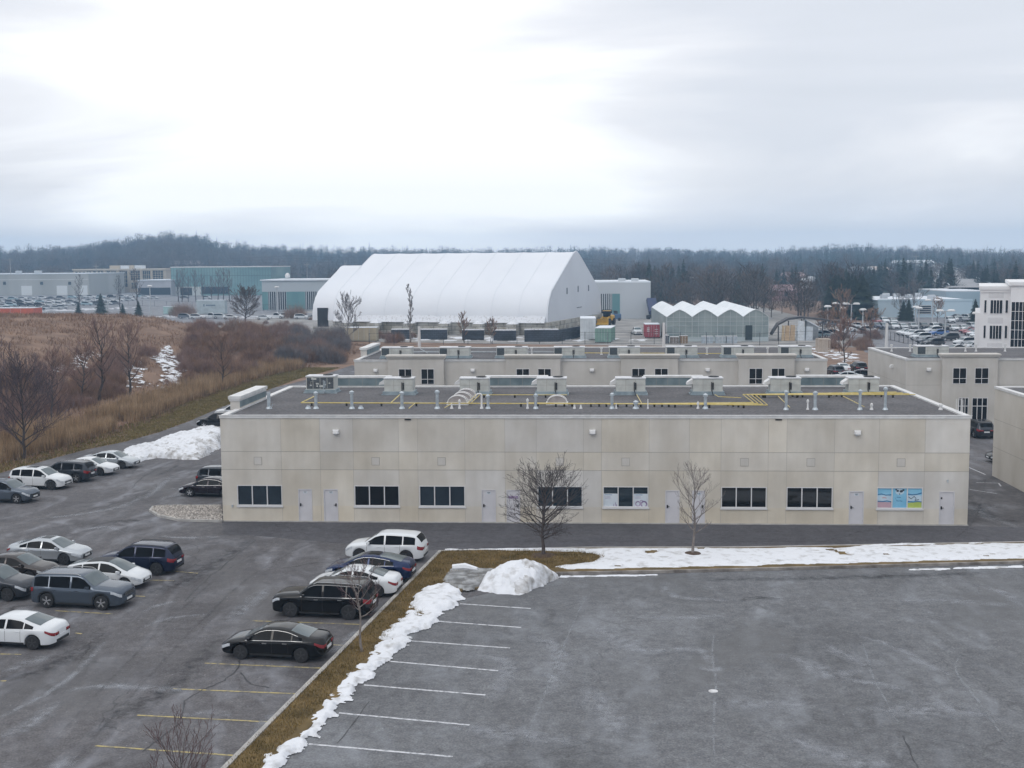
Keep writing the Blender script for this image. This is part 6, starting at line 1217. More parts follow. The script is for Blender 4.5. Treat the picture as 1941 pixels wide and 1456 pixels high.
def far_cars(rows, lot, group):
    for rname, head, items in rows:
        items = sorted(items)
        for i, it in enumerate(items):
            u, v, cn, k = it[:4]; hd = it[4] if len(it) > 4 else head
            p = G(u, v); src = SCAR[k]
            if k not in used_s: o = src; used_s.add(k)
            else: o = src.copy(); sc.collection.objects.link(o)
            o.location = (p[0], p[1], .015); o.rotation_euler = (0, 0, hd+rnd.uniform(-.04, .04)); o.scale = (.92, .92, .92); o.color = (*COLN[cn], 1)
            tag(o, f'{cn} {k}, {ORD[i]} from left in the {rname} of the {lot}', 'car' if k != 'pickup' else 'pickup truck', group)
rr = random.Random(5)
rowA = [(1660, 624, 'dark blue', 'suv'), (1676, 624, 'grey', 'suv'), (1694, 624, 'white', 'suv'), (1711, 624, 'silver', 'sedan'), (1730, 623, 'silver', 'sedan'), (1750, 624, 'black', 'suv'), (1773, 625, 'white', 'suv'), (1790, 626, 'black', 'suv'), (1807, 627, 'white', 'sedan'), (1826, 627, 'white', 'sedan'), (1844, 624, 'silver', 'suv')]
rowB = [(1717, 635, 'white', 'sedan'), (1726, 637, 'white', 'sedan'), (1735, 640, 'white', 'suv'), (1745, 645, 'white', 'suv'), (1757, 651, 'grey', 'sedan'), (1768, 657, 'black', 'suv')]
rowC = [(1768, 632, 'white', 'suv'), (1779, 636, 'blue', 'sedan'), (1797, 646, 'black', 'suv'), (1828, 655, 'white', 'suv'), (1845, 662, 'white', 'sedan'), (1812, 668, 'white', 'sedan')]
rowD = [(1837, 632, 'red', 'sedan'), (1845, 635, 'red', 'sedan'), (1852, 637, 'white', 'sedan'), (1858, 641, 'white', 'sedan')]
rowE = [(1622+17*i, 608-rr.random()*2, rr.choice(['white', 'silver', 'pale blue', 'grey']), rr.choice(['sedan', 'suv'])) for i in range(0)]+[(1662, 613, 'red', 'sedan'), (1676, 613, 'white', 'suv'), (1692, 613, 'silver', 'sedan'), (1800, 612, 'white', 'suv'), (1813, 609, 'white', 'sedan'), (1826, 610, 'grey', 'sedan'), (1838, 607, 'white', 'suv'), (1850, 604, 'white', 'sedan')]
rowF = [(1808, 600, 'white', 'suv'), (1822, 598, 'silver', 'sedan'), (1832, 597, 'white', 'suv'), (1843, 601, 'white', 'suv'), (1815, 605, 'grey', 'sedan'), (1830, 605, 'black', 'sedan')]
rowG = [(1628, 629, 'white', 'sedan', .2), (1646, 631, 'white', 'suv', .1)]
far_cars([('first row', -1.5, rowA), ('left file', -2.75, rowB), ('right file', -2.75, rowC), ('short office row', -2.7, rowD), ('back row', -1.5, rowE), ('farthest row', -1.4, rowF), ('snowy pair', 0, rowG)], 'right lot', 'cars in the right hand lot')
far_cars([('near row', -.2, [(1554, 640, 'pale blue', 'sedan'), (1566, 640, 'silver', 'suv'), (1578, 636, 'black', 'sedan'), (1545, 628, 'white', 'sedan')]), ('back row', -.2, [(1588, 620, 'grey', 'suv'), (1606, 622, 'white', 'suv'), (1568, 618, 'grey', 'sedan'), (1625, 622, 'silver', 'sedan')])], 'canopy yard', 'cars near the canopy')
lot = []
for ri, (v, n, u0, u1) in enumerate(((569, 15, 4, 268), (575.5, 14, 2, 245), (582, 13, 5, 220), (588.5, 9, 2, 118))):
    lot.append((['farthest row', 'third row', 'second row', 'nearest row'][ri], .15 if ri != 3 else .4, [(u0+(u1-u0)*i/(n-1)+rr.uniform(-2, 2), v-.02*(u0+(u1-u0)*i/(n-1))+rr.uniform(-.6, .6), rr.choice(['white', 'white', 'silver', 'grey', 'pale blue', 'black', 'silver']), rr.choice(['suv', 'sedan', 'suv'])) for i in range(n)]))
far_cars(lot, 'far left lot', 'cars in the far left lot')
far_cars([('only row', .1, [(352, 604, 'grey', 'suv'), (374, 605, 'white', 'suv'), (398, 604, 'white', 'pickup'), (418, 604, 'silver', 'suv'), (437, 605, 'white', 'sedan'), (500, 606, 'white', 'sedan'), (522, 604, 'white', 'pickup'), (545, 603, 'silver', 'suv'), (572, 605, 'white', 'suv'), (594, 606, 'silver', 'sedan')])], 'strip beyond the mound', 'vehicles beyond the mound')
far_cars([('row', 0, [(276, 566, 'white', 'suv'), (292, 567, 'silver', 'sedan'), (350, 566, 'grey', 'sedan'), (392, 567, 'silver', 'suv')])], 'cars at the glass hall', 'cars before the glass hall')
# yellow loader
LD = empty('wheel_loader', (*G(1150, 616), 0), -1.9, label='yellow wheel loader at the right end of the dome', cat='loader')
YL = mat('loader_yellow', (.62, .36, .03), (.5, .3, .05), scale=2, rough=.5)
b = MB(); b.bbox(-3.2, -.4, -1.1, 1.1, 1.1, 2.4, .2); b.bbox(-.2, 1.2, -.6, .6, 1.0, 1.9, .1); b.build('body', YL, LD); b = MB(); b.bbox(-.9, .6, -.8, .8, 2.0, 3.4, .15); c2 = b.build('cab', CGL, LD); b = MB(); b.bbox(-1, .7, -.9, .9, 3.401, 3.55, .05); b.build('cab_roof', YL, LD)
for sg in (.8, -.8): b = MB(); b.tube([(.6, sg, 2.0), (2.0, sg, 1.6), (3.0, sg, .7)], [.2, .18, .15], 6); b.build('arm', YL, LD)
b = MB(); b.rings([[(2.9, -1.4, .2), (2.9, -1.4, 1.5), (3.2, -1.4, 1.6), (3.3, -1.4, .7), (4.1, -1.4, .3), (4.1, -1.4, .15)], [(2.9, 1.4, .2), (2.9, 1.4, 1.5), (3.2, 1.4, 1.6), (3.3, 1.4, .7), (4.1, 1.4, .3), (4.1, 1.4, .15)]], 0, True, True); b.build('bucket', YL, LD)
for x in (-2.2, 1.2):
    for sg in (1, -1): b = MB(); b.lathe([(.4, -.3), (.8, -.3), (.8, .3), (.4, .3)], (x, sg*1.1, .8), 'y', 16); b.build('wheel', TYRE, LD)
# blue dump truck, body raised
DT = empty('dump_truck', (*G(1232, 604), 0), 1.75, label='dark blue dump truck with its body raised beside the grey hall', cat='truck'); DB = mat('truck_blue', (.015, .03, .10), (.03, .04, .10), scale=1, rough=.4)
b = MB(); b.box(-3.5, 3.6, -.5, .5, .8, 1.1); b.build('chassis', TRIM, DT); b = MB(); b.bbox(2.0, 3.8, -1.2, 1.2, .9, 3.0, .15); b.build('cab', DB, DT); b = MB(); b.box(3.81, 3.84, -1.0, 1.0, 1.9, 2.8); b.build('windshield', CGL, DT)
b = MB(); a = .85; R2_ = []
for x in (0, 4.6): R2_.append([(-3.4+x*math.cos(a)-z*math.sin(a), y, 1.2+x*math.sin(a)+z*math.cos(a)) for y, z in ((-1.25, 1.5), (-1.25, .4), (-.9, 0), (.9, 0), (1.25, .4), (1.25, 1.5))])
b.rings(R2_, 0, True, True); b.build('tipper_body', DB, DT)
for x in (-2.9, -1.6, 2.9):
    for sg in (1, -1): b = MB(); b.lathe([(.3, -.3), (.52, -.3), (.52, .3), (.3, .3)], (x, sg*1.0, .52), 'y', 14); b.build('wheel', TYRE, DT)
for i, (u, v, s, c_, l) in enumerate(((1168, 608, 1.3, (.06, .12, .22), 'small blue machine right of the yellow loader'), (1208, 600, 1.2, (.16, .18, .20), 'grey compressor before the grey hall'), (1248, 600, 1.6, (.6, .62, .62), 'white tank behind the dump truck'))):
    p = G(u, v); R = empty('yard_machine', (*p, 0), label=l, cat='machine'); b = MB(); b.bbox(-s, s, -s*.6, s*.6, .4, .4+s*1.1, .15); b.build('housing', mat('mach%d' % i, c_, rough=.5), R); b = MB(); b.bbox(-s*.5, s*.3, -s*.4, s*.4, .4+s*1.1, .4+s*1.7, .1); b.build('hood', TRIM if i < 2 else WHP, R)
    for x in (-s*.6, s*.6): b = MB(); b.lathe([(.4, -s*.65), (.4, s*.65)], (x, 0, .4), 'y', 12); b.build('wheel', TYRE, R)
# ================================================================ VEGETATION
BARK = mat('bark_dark', (.045, .036, .034), (.085, .07, .066), scale=6, rough=.95); BARKP = mat('bark_pale', (.14, .12, .11), (.24, .215, .20), scale=6, rough=.95)
TWG = mat('purple_twigs', (.17, .105, .088), (.28, .185, .155), scale=1.2, rough=1, island=.4); TWR = mat('russet_twigs', (.18, .105, .072), (.28, .18, .125), scale=1.2, rough=1, island=.4); TWGY = mat('grey_twigs', (.11, .10, .105), (.19, .175, .18), scale=1.2, rough=1, island=.3)
def grow(seed, H, r0, trunk_frac, nl, spread, sub=(6, 5), up=.35, lens=(.55, .42, .5), crown='oval', base_up=.6, droop=0, rmin=.006):
    rs = random.Random(seed); T = []; Wg = []
    tr = []; x = y = 0; n = 9
    for i in range(n+1):
        t = i/n; tr.append((x, y, H*.97*t)); x += rs.gauss(0, .012)*H; y += rs.gauss(0, .012)*H
    T.append((tr, [max(.008, r0*(1-.92*(i/n)**.85)) for i in range(n+1)]))
    def at(t): q = t*n; i = min(int(q), n-1); f = q-i; return Vector(tr[i]).lerp(Vector(tr[i+1]), f)
    def limb(p, d, L, r, lev):
        pts = [tuple(p)]; d = d.normalized(); seg = 4 if lev < 2 else 3; rad = [r]
        for i in range(seg):
            d = (d+Vector((rs.gauss(0, .12), rs.gauss(0, .12), rs.gauss(0, .08)+up*.22-droop*.1*i))).normalized(); p = p+d*(L/seg); pts.append(tuple(p)); rad.append(max(rmin, r*(1-.85*(i+1)/seg)))
        (T if lev == 0 else Wg).append((pts, rad))
        if lev >= len(sub): return
        m = sub[lev]
        for k in range(m):
            t = .22+.78*(k+rs.random())/m; i = min(int(t*seg), seg-1); q = Vector(pts[i]).lerp(Vector(pts[i+1]), t*seg-i); dd = (Vector(pts[i+1])-Vector(pts[i])).normalized()
            a = dd.orthogonal().normalized(); a.rotate(Matrix.Rotation(rs.random()*6.283, 3, dd)); nd_ = (dd*1.0+a*rs.uniform(.5, 1.0)+Vector((0, 0, up*.4)))
            limb(q, nd_, L*lens[lev]*rs.uniform(.7, 1.2)*(1.15-.5*t), rad[i]*.55, lev+1)
    for k in range(nl):
        t = trunk_frac+(1-trunk_frac)*((k+rs.random()*.7)/nl)*.96; s = (t-trunk_frac)/(1-trunk_frac)
        prof_ = {'oval': math.sin(math.pi*min(1, .18+s*.8))**.7, 'vase': .55+.6*s*(1-s)*2, 'col': .5}[crown]
        a = k*2.4+rs.uniform(-.4, .4); u_ = base_up+(1.6)*s; d = Vector((math.cos(a), math.sin(a), u_*.62)); limb(at(t), d, spread*prof_*rs.uniform(.8, 1.15), r0*(.42*(1-s*.6)), 0)
    return T, Wg
def tubes_mesh(L, sides):
    b = MB()
    for pts, rad in L: b.tube(pts, rad, sides, cap=False)
    return b
def tree(name, x, y, z, seed, H, r0, mt, mw, label, cat='tree', group=None, rz_=0, **k):
    T, Wg = grow(seed, H, r0, **k); R = empty(name, (x, y, z), rz_, label=label, cat=cat, group=group)
    tubes_mesh(T, 6).build('trunk', mt, R, smooth=2); tubes_mesh(Wg, 3).build('crown', mw, R); return R
BT = mat('twig_dark', (.04, .032, .034), (.07, .058, .06), scale=4, rough=1); BTR = mat('twig_reddish', (.085, .05, .055), (.13, .085, .085), scale=4, rough=1); BTP = mat('twig_pale', (.13, .11, .105), (.20, .175, .165), scale=4, rough=1)
p = G(1030, 1057); tree('bare_tree', p[0], p[1], .1, 3, 4.15, .11, BARK, BT, 'wide dark bare tree on the snowy strip in front of the building doors', trunk_frac=.20, nl=36, spread=2.2, sub=(9, 5), rmin=.0065, up=.26, base_up=.42, crown='oval')
b = MB(); b.lathe([(.75, 0), (.5, .06), (.0, .1)], (*p, .1), n=14); b.build('mulch_ring', mat('dark_mulch', (.05, .03, .02), (.09, .06, .04), scale=8, rough=1, bump=1), kind='stuff')
p = G(1313, 1056); tree('bare_tree', p[0], p[1], .1, 8, 3.95, .085, BARKP, BTP, 'slim pale bare tree on the snowy strip to the right of the wide dark one', trunk_frac=.28, nl=18, spread=1.9, sub=(6, 4), rmin=.006, up=.55, base_up=.95, crown='vase')
b = MB(); b.lathe([(.6, 0), (.4, .13), (.0, .15)], (*p, .1), n=14); b.build('mulch_ring', mat('dark_mulch', (.05, .03, .02)), kind='stuff')
p = G(686, 1240); tree('bare_tree', p[0], p[1], .1, 12, 3.3, .07, BARKP, BTR, 'small reddish bare tree on the grass strip in front of the large black suv', trunk_frac=.42, nl=14, spread=1.25, sub=(6, 4), up=.35, base_up=.5)
p = G(352, 1620); tree('bare_tree', p[0], p[1], .0, 16, 2.75, .055, BARK, BTR, 'top of a reddish bare tree cut by the bottom edge of the picture', trunk_frac=.30, nl=15, spread=1.7, sub=(6, 4), up=.6, base_up=.9, crown='vase')
# trees on the mound foot and crest
def onz(x, y): return zat(x, y)-.05
def bigtree(u, v, H, seed, label, m=(BARK, TWG), spread=None, **k):
    x, y = wp(u, v); kk = dict(trunk_frac=.22, nl=18, spread=spread or H*.42, sub=(8, 5), up=.5, base_up=.8, rmin=.016); kk.update(k)
    return tree('bare_tree', x, y, onz(x, y), seed, H, H*.022, m[0], m[1], label, **kk)
bigtree(45, 872, 6.4, 21, 'large wide bare tree at the left edge behind the row of parked cars', (BARK, mat('twig_purple', (.07, .05, .058), (.12, .09, .095), scale=3, rough=1)), spread=4.4, nl=24, sub=(10, 6), trunk_frac=.12)
bigtree(188, 760, 8.6, 22, 'tall thin bare tree on the mound slope, left of a similar one', (BARK, TWG), spread=2.8, up=.8)
bigtree(245, 752, 8.0, 23, 'tall thin bare tree on the mound slope, right of a similar one', (BARK, TWG), spread=2.7, up=.8)
bigtree(155, 765, 5.5, 24, 'short bushy bare tree between the wide tree and the two thin ones', (BARK, TWG), spread=2.8)
x, y = wp(466, 617); tree('bare_tree', x, y, onz(x, y), 25, 8.6, .26, BARK, mat('twig_brown', (.07, .05, .04), (.12, .085, .07), scale=3, rough=1), 'lone round crowned bare tree on the crest of the mound', trunk_frac=.22, nl=24, spread=4.4, sub=(9, 6), up=.35, base_up=.5, rmin=.035)
bigtree(422, 735, 6.0, 26, 'spindly bare tree by the snow patches on the right part of the slope', (BARK, TWR), spread=2.6)
bigtree(100, 800, 6.0, 27, 'bushy bare tree just right of the large wide one', (BARK, TWG), spread=3.2)
def flat_tree(u, v, H, seed, label, m=(BARK, TWGY), sp=.4, **k):
    x, y = G(u, v); kk = dict(trunk_frac=.2, nl=16, spread=H*sp, sub=(7, 4), up=.6, base_up=.9, rmin=.03); kk.update(k); return tree('bare_tree', x, y, 0, seed, H, H*.018, m[0], m[1], label, **kk)
flat_tree(778, 649, 11.2, 31, 'tall upright bare tree in front of the dome', (BARKP, TWGY), .20, up=1.0, base_up=1.6, crown='col', nl=20)
flat_tree(660, 655, 8.3, 32, 'rounded bare tree before the left end of the dome', (BARKP, TWGY), .5)
flat_tree(880, 650, 5.9, 33, 'thin reddish bare tree before the middle of the dome wall', (BARK, TWR), .28, up=.9)
flat_tree(931, 651, 4.6, 34, 'small reddish bare tree right of the thin one below the dome', (BARK, TWR), .35)
flat_tree(1602, 700, 7.0, 35, 'bare tree in the snow between the rear buildings', (BARK, TWG), .35)
flat_tree(1730, 604, 8.8, 36, 'pale bare tree in front of the pale blue building, left one', (BARKP, TWGY), .5); flat_tree(1706, 603, 7.5, 37, 'pale bare tree in front of the pale blue building, smaller one', (BARKP, TWGY), .5)
flat_tree(1600, 625, 8.0, 38, 'reddish bare tree beneath the lot lamps', (BARK, TWR), .5); flat_tree(1563, 640, 4.5, 39, 'low reddish bush tree by the dark canopy', (BARK, TWR), .6); flat_tree(1777, 612, 5.5, 40, 'reddish bare tree among the cars before the pale blue building', (BARK, TWR), .5); flat_tree(1650, 645, 5, 41, 'reddish bare tree by the black lot fence', (BARK, TWR), .6); flat_tree(1590, 655, 5.5, 42, 'reddish thicket tree behind the slatted crate', (BARK, TWR), .6)
# left distance street trees
base_t = flat_tree(338, 580, 13, 45, 'x', (BARK, TWGY), .25, up=.9, nl=16, sub=(5, 4))
for i, u in enumerate((150, 228, 262, 338, 345, 357, 372, 386, 401, 413, 424, 436)):
    p = G(u, 572 if u > 300 else 586); o = base_t if i == 3 else copy_tree(base_t); o.location = (*p, 0); o.rotation_euler = (0, 0, i*1.3); s = rnd.uniform(.8, 1.1); o.scale = (s, s, s); tag(o, 'slim bare street tree in the row before the glass hall and stone office', 'tree', 'street trees before the glass hall')
# conifers
CON = mat('conifer_needles', (.020, .036, .024), (.045, .065, .038), scale=1.5, rough=.95, island=.45); CONB = mat('conifer_distant', (.014, .032, .024), (.034, .058, .038), scale=.15, rough=1, island=.4)
def conifer_arrays(seed, H, n=420, w=.24):
    rs = np.random.RandomState(seed); t = rs.rand(n)**.8; z = H*(.05+.93*t); rmax = H*w*(1-t)**.9+.1; a = rs.rand(n)*6.283; r = rmax*(.35+.75*rs.rand(n)); lay = .82+.18*np.sin(t*38); r = r*lay
    c = np.stack([r*np.cos(a)*.5, r*np.sin(a)*.5, z], -1); out = np.stack([np.cos(a), np.sin(a), -.28+0*a], -1); L = (r*.62+.12)[:, None]; side = np.stack([-np.sin(a), np.cos(a), 0*a], -1)*(r*.20+H*.012)[:, None]
    tip = c+out*L; p0 = c-side; p1 = c+side; up = np.stack([0*a, 0*a, .05*H*(rs.rand(n))], -1)
    V = np.stack([p0, p1, tip, p0+up*.4, p1+up*.4, tip+up*.1], 1)
    return V[:, :3].reshape(-1, 3), H
def conifer_mesh(seed, H, n, w, m, x, y, z, label=None, group=None, scale=1):
    V, _ = conifer_arrays(seed, H, n, w); R = empty('pine_tree', (x, y, z), label=label, cat='conifer', group=group); np_mesh('crown', V, np.arange(len(V)).reshape(-1, 3), m, 3, parent=R); b = MB(); b.tube([(0, 0, 0), (0, 0, H*.9)], [H*.018, .02], 5); b.build('trunk', BARK, R); return R
for i, (u, v, H, l) in enumerate(((192, 601, 7.2, 'dark spruce standing above the mound crest, largest of the left four'), (149, 598, 4.2, 'small spruce left of the largest dark one'), (233, 600, 4.0, 'small spruce right of the largest dark one'), (263, 600, 4.8, 'small brownish spruce right of the other three'))):
    p = G(u, v); conifer_mesh(50+i, H, 1300, .42, CON, p[0], p[1], 0, l)
pr = conifer_mesh(60, 14, 3200, .33, CON, 0, 0, 0); first = True
for i, (u, v, s) in enumerate(((1582, 601, 1.0), (1594, 603, .95), (1607, 602, 1.05), (1619, 604, 1.0), (1634, 606, 1.02), (1641, 603, .85), (1572, 600, .8), (1600, 598, .9), (1626, 600, .9), (1588, 598, 1.0), (1613, 599, 1.02), (1640, 600, .9), (1576, 598, .85), (1630, 598, 1.0), (1712, 608, .45), (1722, 609, .5), (1848, 612, .5))):
    x, y = G(u, v); o = pr if i == 0 else copy_tree(pr); o.location = (x, y, 0); o.rotation_euler = (0, 0, i*1.1); o.scale = (s*1.0, s*1.0, s*.84)
    tag(o, 'tall dark pine in the dense clump left of the pale blue building' if i < 14 else ['small dark pine left of a pair before the pale blue building', 'small dark pine right of a pair before the pale blue building', 'small dark pine beside the white office'][i-14], 'conifer', 'clump of dark pines' if i < 14 else None)
# shrubs on the mound
def shrub_arrays(seed, n, rx, H):
    rs = np.random.RandomState(seed); a = rs.rand(n)*6.283; r = rx*np.sqrt(rs.rand(n))*.95; z0 = rs.rand(n)*.55*H*np.sqrt(np.clip(1-(r/rx)**2, 0, 1)); base = np.stack([r*.75*np.cos(a), r*.75*np.sin(a), z0], -1)
    d = np.stack([np.cos(a)*.45*r/rx+rs.randn(n)*.28, np.sin(a)*.45*r/rx+rs.randn(n)*.28, 1+0*a], -1); L = H*(.35+.35*rs.rand(n))*np.clip(1.05-.6*(r/rx)**2, .3, 1); tip = base+d*L[:, None]
    s = np.stack([-np.sin(a*3), np.cos(a*3), 0*a], -1)*.014*(.6+rs.rand(n))[:, None]; return np.stack([base-s, base+s, tip], 1).reshape(-1, 3)
SHB = []
for i, (m, n) in enumerate(((TWG, 1300), (TWR, 1300), (TWGY, 1200))):
    V = shrub_arrays(70+i, n, 2.9, 3.5); SHB.append(np_mesh('shrub', V, np.arange(len(V)).reshape(-1, 3), m, 3))
usedsh = set()
def put_shrub(k, x, y, s, label, group):
    w = ('purplish', 'russet', 'grey')[k]
    if '%s' in label: label = label % w; group = group % w
    o = SHB[k] if k not in usedsh else SHB[k].copy()
    if k in usedsh: sc.collection.objects.link(o)
    usedsh.add(k); o.location = (x, y, zat(x, y)-.1); o.rotation_euler = (0, 0, rnd.random()*6.28); o.scale = (s*rnd.uniform(.8, 1.2), s*rnd.uniform(.8, 1.2), s); tag(o, label, 'shrub', group)
def band(n, pts_lo, pts_hi, ks, smin, smax, label, group, seed):
    q = random.Random(seed)
    for i in range(n):
        u = q.uniform(pts_lo[0][0], pts_lo[-1][0]); v = q.uniform(interp(u, pts_hi), interp(u, pts_lo)); 
        if any(a < u < b and c < v < d for a, b, c, d in ((95, 200, 665, 732), (225, 345, 655, 768), (345, 425, 715, 765))) and q.random() < .8: continue
        x, y = wp(u, v); put_shrub(q.choice(ks), x, y, q.uniform(smin, smax), label, group)
band(165, [(-20, 830), (100, 790), (250, 745), (420, 725)], [(-20, 700), (100, 700), (250, 670), (420, 640)], (0, 0, 1), .3, .72, '%s bare shrub in the thicket on the front slope of the mound', '%s shrubs on the front slope', 1)
band(75, [(380, 740), (470, 715), (560, 690), (640, 690)], [(380, 630), (470, 625), (560, 625), (640, 640)], (1, 0, 1), .5, .95, '%s bare shrub in the dense thicket right of the snow patches', '%s shrubs on the right slope', 2)
band(28, [(530, 690), (600, 690), (650, 690)], [(530, 640), (600, 630), (650, 640)], (2,), .65, 1.05, 'grey bare shrub near the right foot of the mound, by the rear building', 'grey shrubs at the mound foot', 3)
band(24, [(360, 640), (480, 632), (600, 630)], [(360, 618), (480, 612), (600, 606)], (0, 1), .3, .55, 'low %s bare shrub along the crest of the mound', '%s shrubs on the crest', 4)
for u, v in ((340, 600), (560, 604), (352, 601)): x, y = G(u, v); put_shrub(1, x, y, 1.4, 'brown shrub beyond the crest among the parked vehicles', 'shrubs beyond the crest')
for i in range(26):
    u = rnd.uniform(700, 800) if i < 10 else rnd.uniform(1560, 1660); v = rnd.uniform(640, 652) if i < 10 else rnd.uniform(628, 668); x, y = G(u, v); put_shrub(rnd.choice((0, 1)), x, y, rnd.uniform(.4, .75), 'low %s shrub by the black fence before the dome' if i < 10 else 'low %s shrub by the fence of the right hand lot', '%s shrubs by the fence' if i < 10 else '%s shrubs by the lot')
# reeds and dry grass
REED = mat('dry_reeds', (.235, .155, .085), (.40, .285, .175), scale=.5, rough=1, island=.45); REED2 = mat('dry_grass_tufts', (.165, .098, .064), (.28, .182, .122), scale=.3, rough=1, island=.4)
FT = [G(-200, 955), G(0, 895), G(90, 868), G(165, 850), G(232, 825), G(300, 800), G(400, 757), G(520, 717), G(600, 697)]
def reed_fn(rs, n):
    i = rs.randint(0, len(FT)-1, n); t = rs.rand(n); A = np.array(FT); P = A[i]+(A[i+1]-A[i])*t[:, None]; d = A[i+1]-A[i]; nn = np.stack([-d[:, 1], d[:, 0]], -1); nn /= np.linalg.norm(nn, axis=1)[:, None]
    seg = np.linalg.norm(A[1:]-A[:-1], axis=1); i2 = rs.choice(len(seg), n, p=seg/seg.sum()); P = A[i2]+(A[i2+1]-A[i2])*t[:, None]; d = A[i2+1]-A[i2]; nn = np.stack([-d[:, 1], d[:, 0]], -1)/seg[i2][:, None]
    o = 1.8+5.5*rs.rand(n)**1.4; k = vnoise(P[:, 0], P[:, 1], .25, 6, 3) > .44; Q = P+nn*o[:, None]; return Q[k, 0], Q[k, 1]
scatter_blades('reeds', 42000, reed_fn, .6, 1.7, .055, REED, 9, lean=.12)
MP2 = [p for p in MPOLY]
def slope_fn(rs, n):
    X = rs.uniform(-150, -27, n); Y = rs.uniform(55, 262, n); k = inpoly(X, Y, MPOLY) & (X > -Y*.62-12) & (vnoise(X, Y, .35, 12, 4) > .42); return X[k], Y[k]
scatter_blades('dry_grass', 260000, slope_fn, .2, .65, .07, REED2, 10, lean=.5)
VG = mat('verge_grass', (.13, .11, .035), (.20, .16, .06), scale=.8, rough=1, island=.4)
def verge_fn(rs, n):
    A = np.array(FT); seg = np.linalg.norm(A[1:]-A[:-1], axis=1); i2 = rs.choice(len(seg), n, p=seg/seg.sum()); t = rs.rand(n); P = A[i2]+(A[i2+1]-A[i2])*t[:, None]; d = A[i2+1]-A[i2]; nn = np.stack([-d[:, 1], d[:, 0]], -1)/seg[i2][:, None]; Q = P+nn*(rs.rand(n)*6-3.6)[:, None]
    k = ~inpoly(Q[:, 0], Q[:, 1], [(-90, -20), (90, -20), (90, 150), (40, 150), (30, 140), (26, 150), (-27, 155)]+LB[::-1]+[(-90, 30)]); return Q[k, 0], Q[k, 1]
scatter_blades('verge_grass', 70000, verge_fn, .05, .18, .06, VG, 13, lean=.5)
# ---------------------------------------------------------------- woods
def decid_arrays(seed, H, n):
    rs = np.random.RandomState(seed); n2 = n//2
    a = rs.rand(n)*6.283; t = .25+.75*rs.rand(n); rad = H*.38*np.sin(np.pi*np.clip(t*.95, 0, 1))**.6*np.sqrt(rs.rand(n)); z = H*t*.93; c = np.stack([rad*np.cos(a), rad*np.sin(a), z], -1)
    d = np.stack([np.cos(a)*.7+rs.randn(n)*.4, np.sin(a)*.7+rs.randn(n)*.4, .6+rs.randn(n)*.35], -1); L = H*(.06+.08*rs.rand(n))[:, None]; th = rs.rand(n)*6.283; s = np.stack([np.cos(th), np.sin(th), 0*a], -1)*(.06+.09*rs.rand(n))[:, None]*H/12
    V = np.stack([c-s-d*L*.5, c+s-d*L*.5, c+d*L], 1).reshape(-1, 3)
    k = 5; lim = []
    for j in range(7):
        aa = j*.9; zz = H*(.2+.08*j); b0 = np.array([0, 0, zz]); tp = np.array([math.cos(aa)*H*.2, math.sin(aa)*H*.2, zz+H*.3]); sd_ = np.array([-math.sin(aa), math.cos(aa), 0])*.012*H; lim += [b0-sd_, b0+sd_, tp]
    for q in ((1, 0), (0, 1)): sd_ = np.array([q[0], q[1], 0])*.018*H; lim += [-sd_, sd_, np.array([0, 0, H*.85])]
    return np.concatenate([V, np.array(lim)])
WD = [mat('wood_grey', (.036, .035, .036), (.15, .122, .105), scale=.012, rough=1, island=.35), mat('wood_brown', (.085, .06, .045), (.14, .10, .075), scale=.02, rough=1, island=.35), CONB]
def forest(seed, n, r0f, r1f, u0, u1, near_individual=0):
    rs = np.random.RandomState(seed); u = rs.uniform(u0, u1, n); r0_ = np.interp(u, [0, 600, 640, 1150, 1240, 1500, 1660, 1900, 1980], r0f); R1 = np.interp(u, [0, 330, 700, 1250, 1941], [1350, 1150, 1500, 1500, 1250])*r1f
    r = np.sqrt(rs.uniform(r0_**2, R1**2)); th = np.arctan((u-970.5)/F)+YAW; return r*np.sin(th), r*np.cos(th), r, u
R0F = [735, 735, 460, 460, 345, 300, 400, 420, 330]
DT_ = [decid_arrays(90+i, 12, 150) for i in range(4)]; CT_ = [conifer_arrays(95+i, 13, 190, .34)[0] for i in range(3)]
x, y, r, u = forest(1, 7600, R0F, 1.06, -120, 2060)
rs = np.random.RandomState(77); 
ok = ~((u > 1735) & (u < 1850) & (np.abs(u-np.interp(r, [395, 520, 680, 880, 1050], [1842, 1815, 1790, 1768, 1752])) < 9000/r) & (r < 965))   # keep the road clear
ok &= ~((u > 1655) & (u < 1880) & (r < 425)); ok &= ~((u > 1480) & (u < 1660) & (r < 320))
for hx in HL: ok &= ~((np.abs(u-hx[0]) < 16+7000/hx[2]) & (r < hx[2]+8) & (r > hx[2]-95))
x, y, r, u = x[ok], y[ok], r[ok], u[ok]
cp = np.interp(u, [0, 400, 700, 1000, 1300, 1500, 1941], [.10, .12, .25, .35, .42, .50, .50]); cl = vnoise(x, y, 1/70, 22, 3); isc = (cl > np.quantile(cl, .5)) & (rs.rand(len(x)) < cp*1.8)
z = hgt(x, y)-.4; order = np.argsort(r/(1+0*r)); ind = set(order[:430].tolist())
VV = [[], [], []]
protoD = {}; 
for k in range(4):
    protoD[('d', k)] = DT_[k]
for k in range(3): protoD[('c', k)] = CT_[k]
meshes = {}
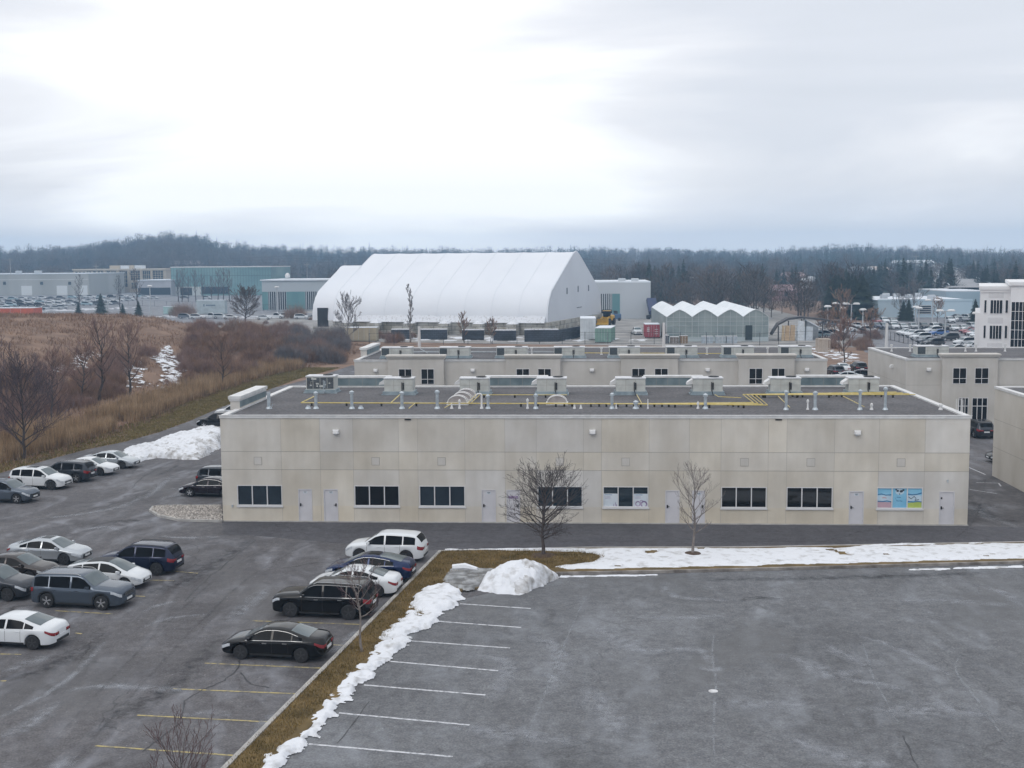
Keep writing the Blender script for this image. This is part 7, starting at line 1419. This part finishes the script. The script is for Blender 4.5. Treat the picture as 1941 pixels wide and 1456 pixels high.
def inst(kind, k, m, loc, s, label, group, nm):
    key = (kind, k, m.name)
    if key not in meshes:
        V = protoD[(kind, k)]; R = empty(nm); 
        if kind == 'd': nt_ = 9*3; Vt, Vc = V[-nt_:], V[:-nt_]
        else: Vc = conifer_arrays(120+k, 13, 800, .34)[0]; Vt = None
        if kind == 'd': Vc = decid_arrays(130+k, 12, 460)[:-nt_]
        np_mesh('crown', Vc, np.arange(len(Vc)).reshape(-1, 3), m, 3, parent=R)
        b = MB(); b.tube([(0, 0, 0), (0, 0, 10.5)], [.22, .04], 4); b.build('trunk', BARK if kind == 'c' else WD[0], R); meshes[key] = R; o = R
    else: o = copy_tree(meshes[key])
    o.location = loc; o.rotation_euler = (0, 0, rnd.random()*6.28); o.scale = (s, s, s*rnd.uniform(.9, 1.15)); tag(o, label, 'tree' if kind == 'd' else 'conifer', group)
region = lambda u: 'left of the dome' if u < 640 else ('between the dome and the greenhouse' if u < 1270 else ('above the greenhouse and canopy' if u < 1560 else 'behind the right hand car lot'))
for i in range(len(x)):
    s = rs.uniform(.7, 1.25)
    if i in ind:
        if isc[i]: inst('c', int(rs.randint(3)), CONB, (x[i], y[i], z[i]), s, 'dark conifer at the near edge of the woods '+region(u[i]), 'near conifers '+region(u[i]), 'conifer')
        else: w_ = int(rs.rand() < .3); inst('d', int(rs.randint(4)), WD[w_], (x[i], y[i], z[i]), s, ['grey', 'brown'][w_]+' bare tree at the near edge of the woods '+region(u[i]), 'near bare trees '+region(u[i]), 'bare_tree')
        continue
    a = rs.rand()*6.283; ca, sa = math.cos(a), math.sin(a)
    V = CT_[rs.randint(3)] if isc[i] else DT_[rs.randint(4)]
    if r[i] > 1000: s *= 1.15
    W_ = np.stack([(V[:, 0]*ca-V[:, 1]*sa)*s+x[i], (V[:, 0]*sa+V[:, 1]*ca)*s+y[i], V[:, 2]*s*rs.uniform(.85, 1.2)+z[i]], -1)
    VV[2 if isc[i] else int(rs.rand() < .25)].append(W_)
for k, nm in enumerate(('grey_woods', 'brown_woods', 'conifer_woods')):
    if VV[k]: V = np.concatenate(VV[k]); np_mesh(nm, V, np.arange(len(V)).reshape(-1, 3), WD[k], 3, kind='stuff')
# ---------------------------------------------------------------- air
hz = MB(); hz.box(-1700, 1700, -350, 1850, -40, 58)
hm = bpy.data.materials.new('haze'); hm.use_nodes = True; t = hm.node_tree; t.nodes.clear(); o_ = t.nodes.new('ShaderNodeOutputMaterial'); v_ = t.nodes.new('ShaderNodeVolumePrincipled'); v_.inputs['Color'].default_value = (.44, .70, 1, 1); v_.inputs['Density'].default_value = .00052; v_.inputs['Anisotropy'].default_value = .2; t.links.new(v_.outputs[0], o_.inputs['Volume'])
hz.build('haze', hm, kind='stuff')
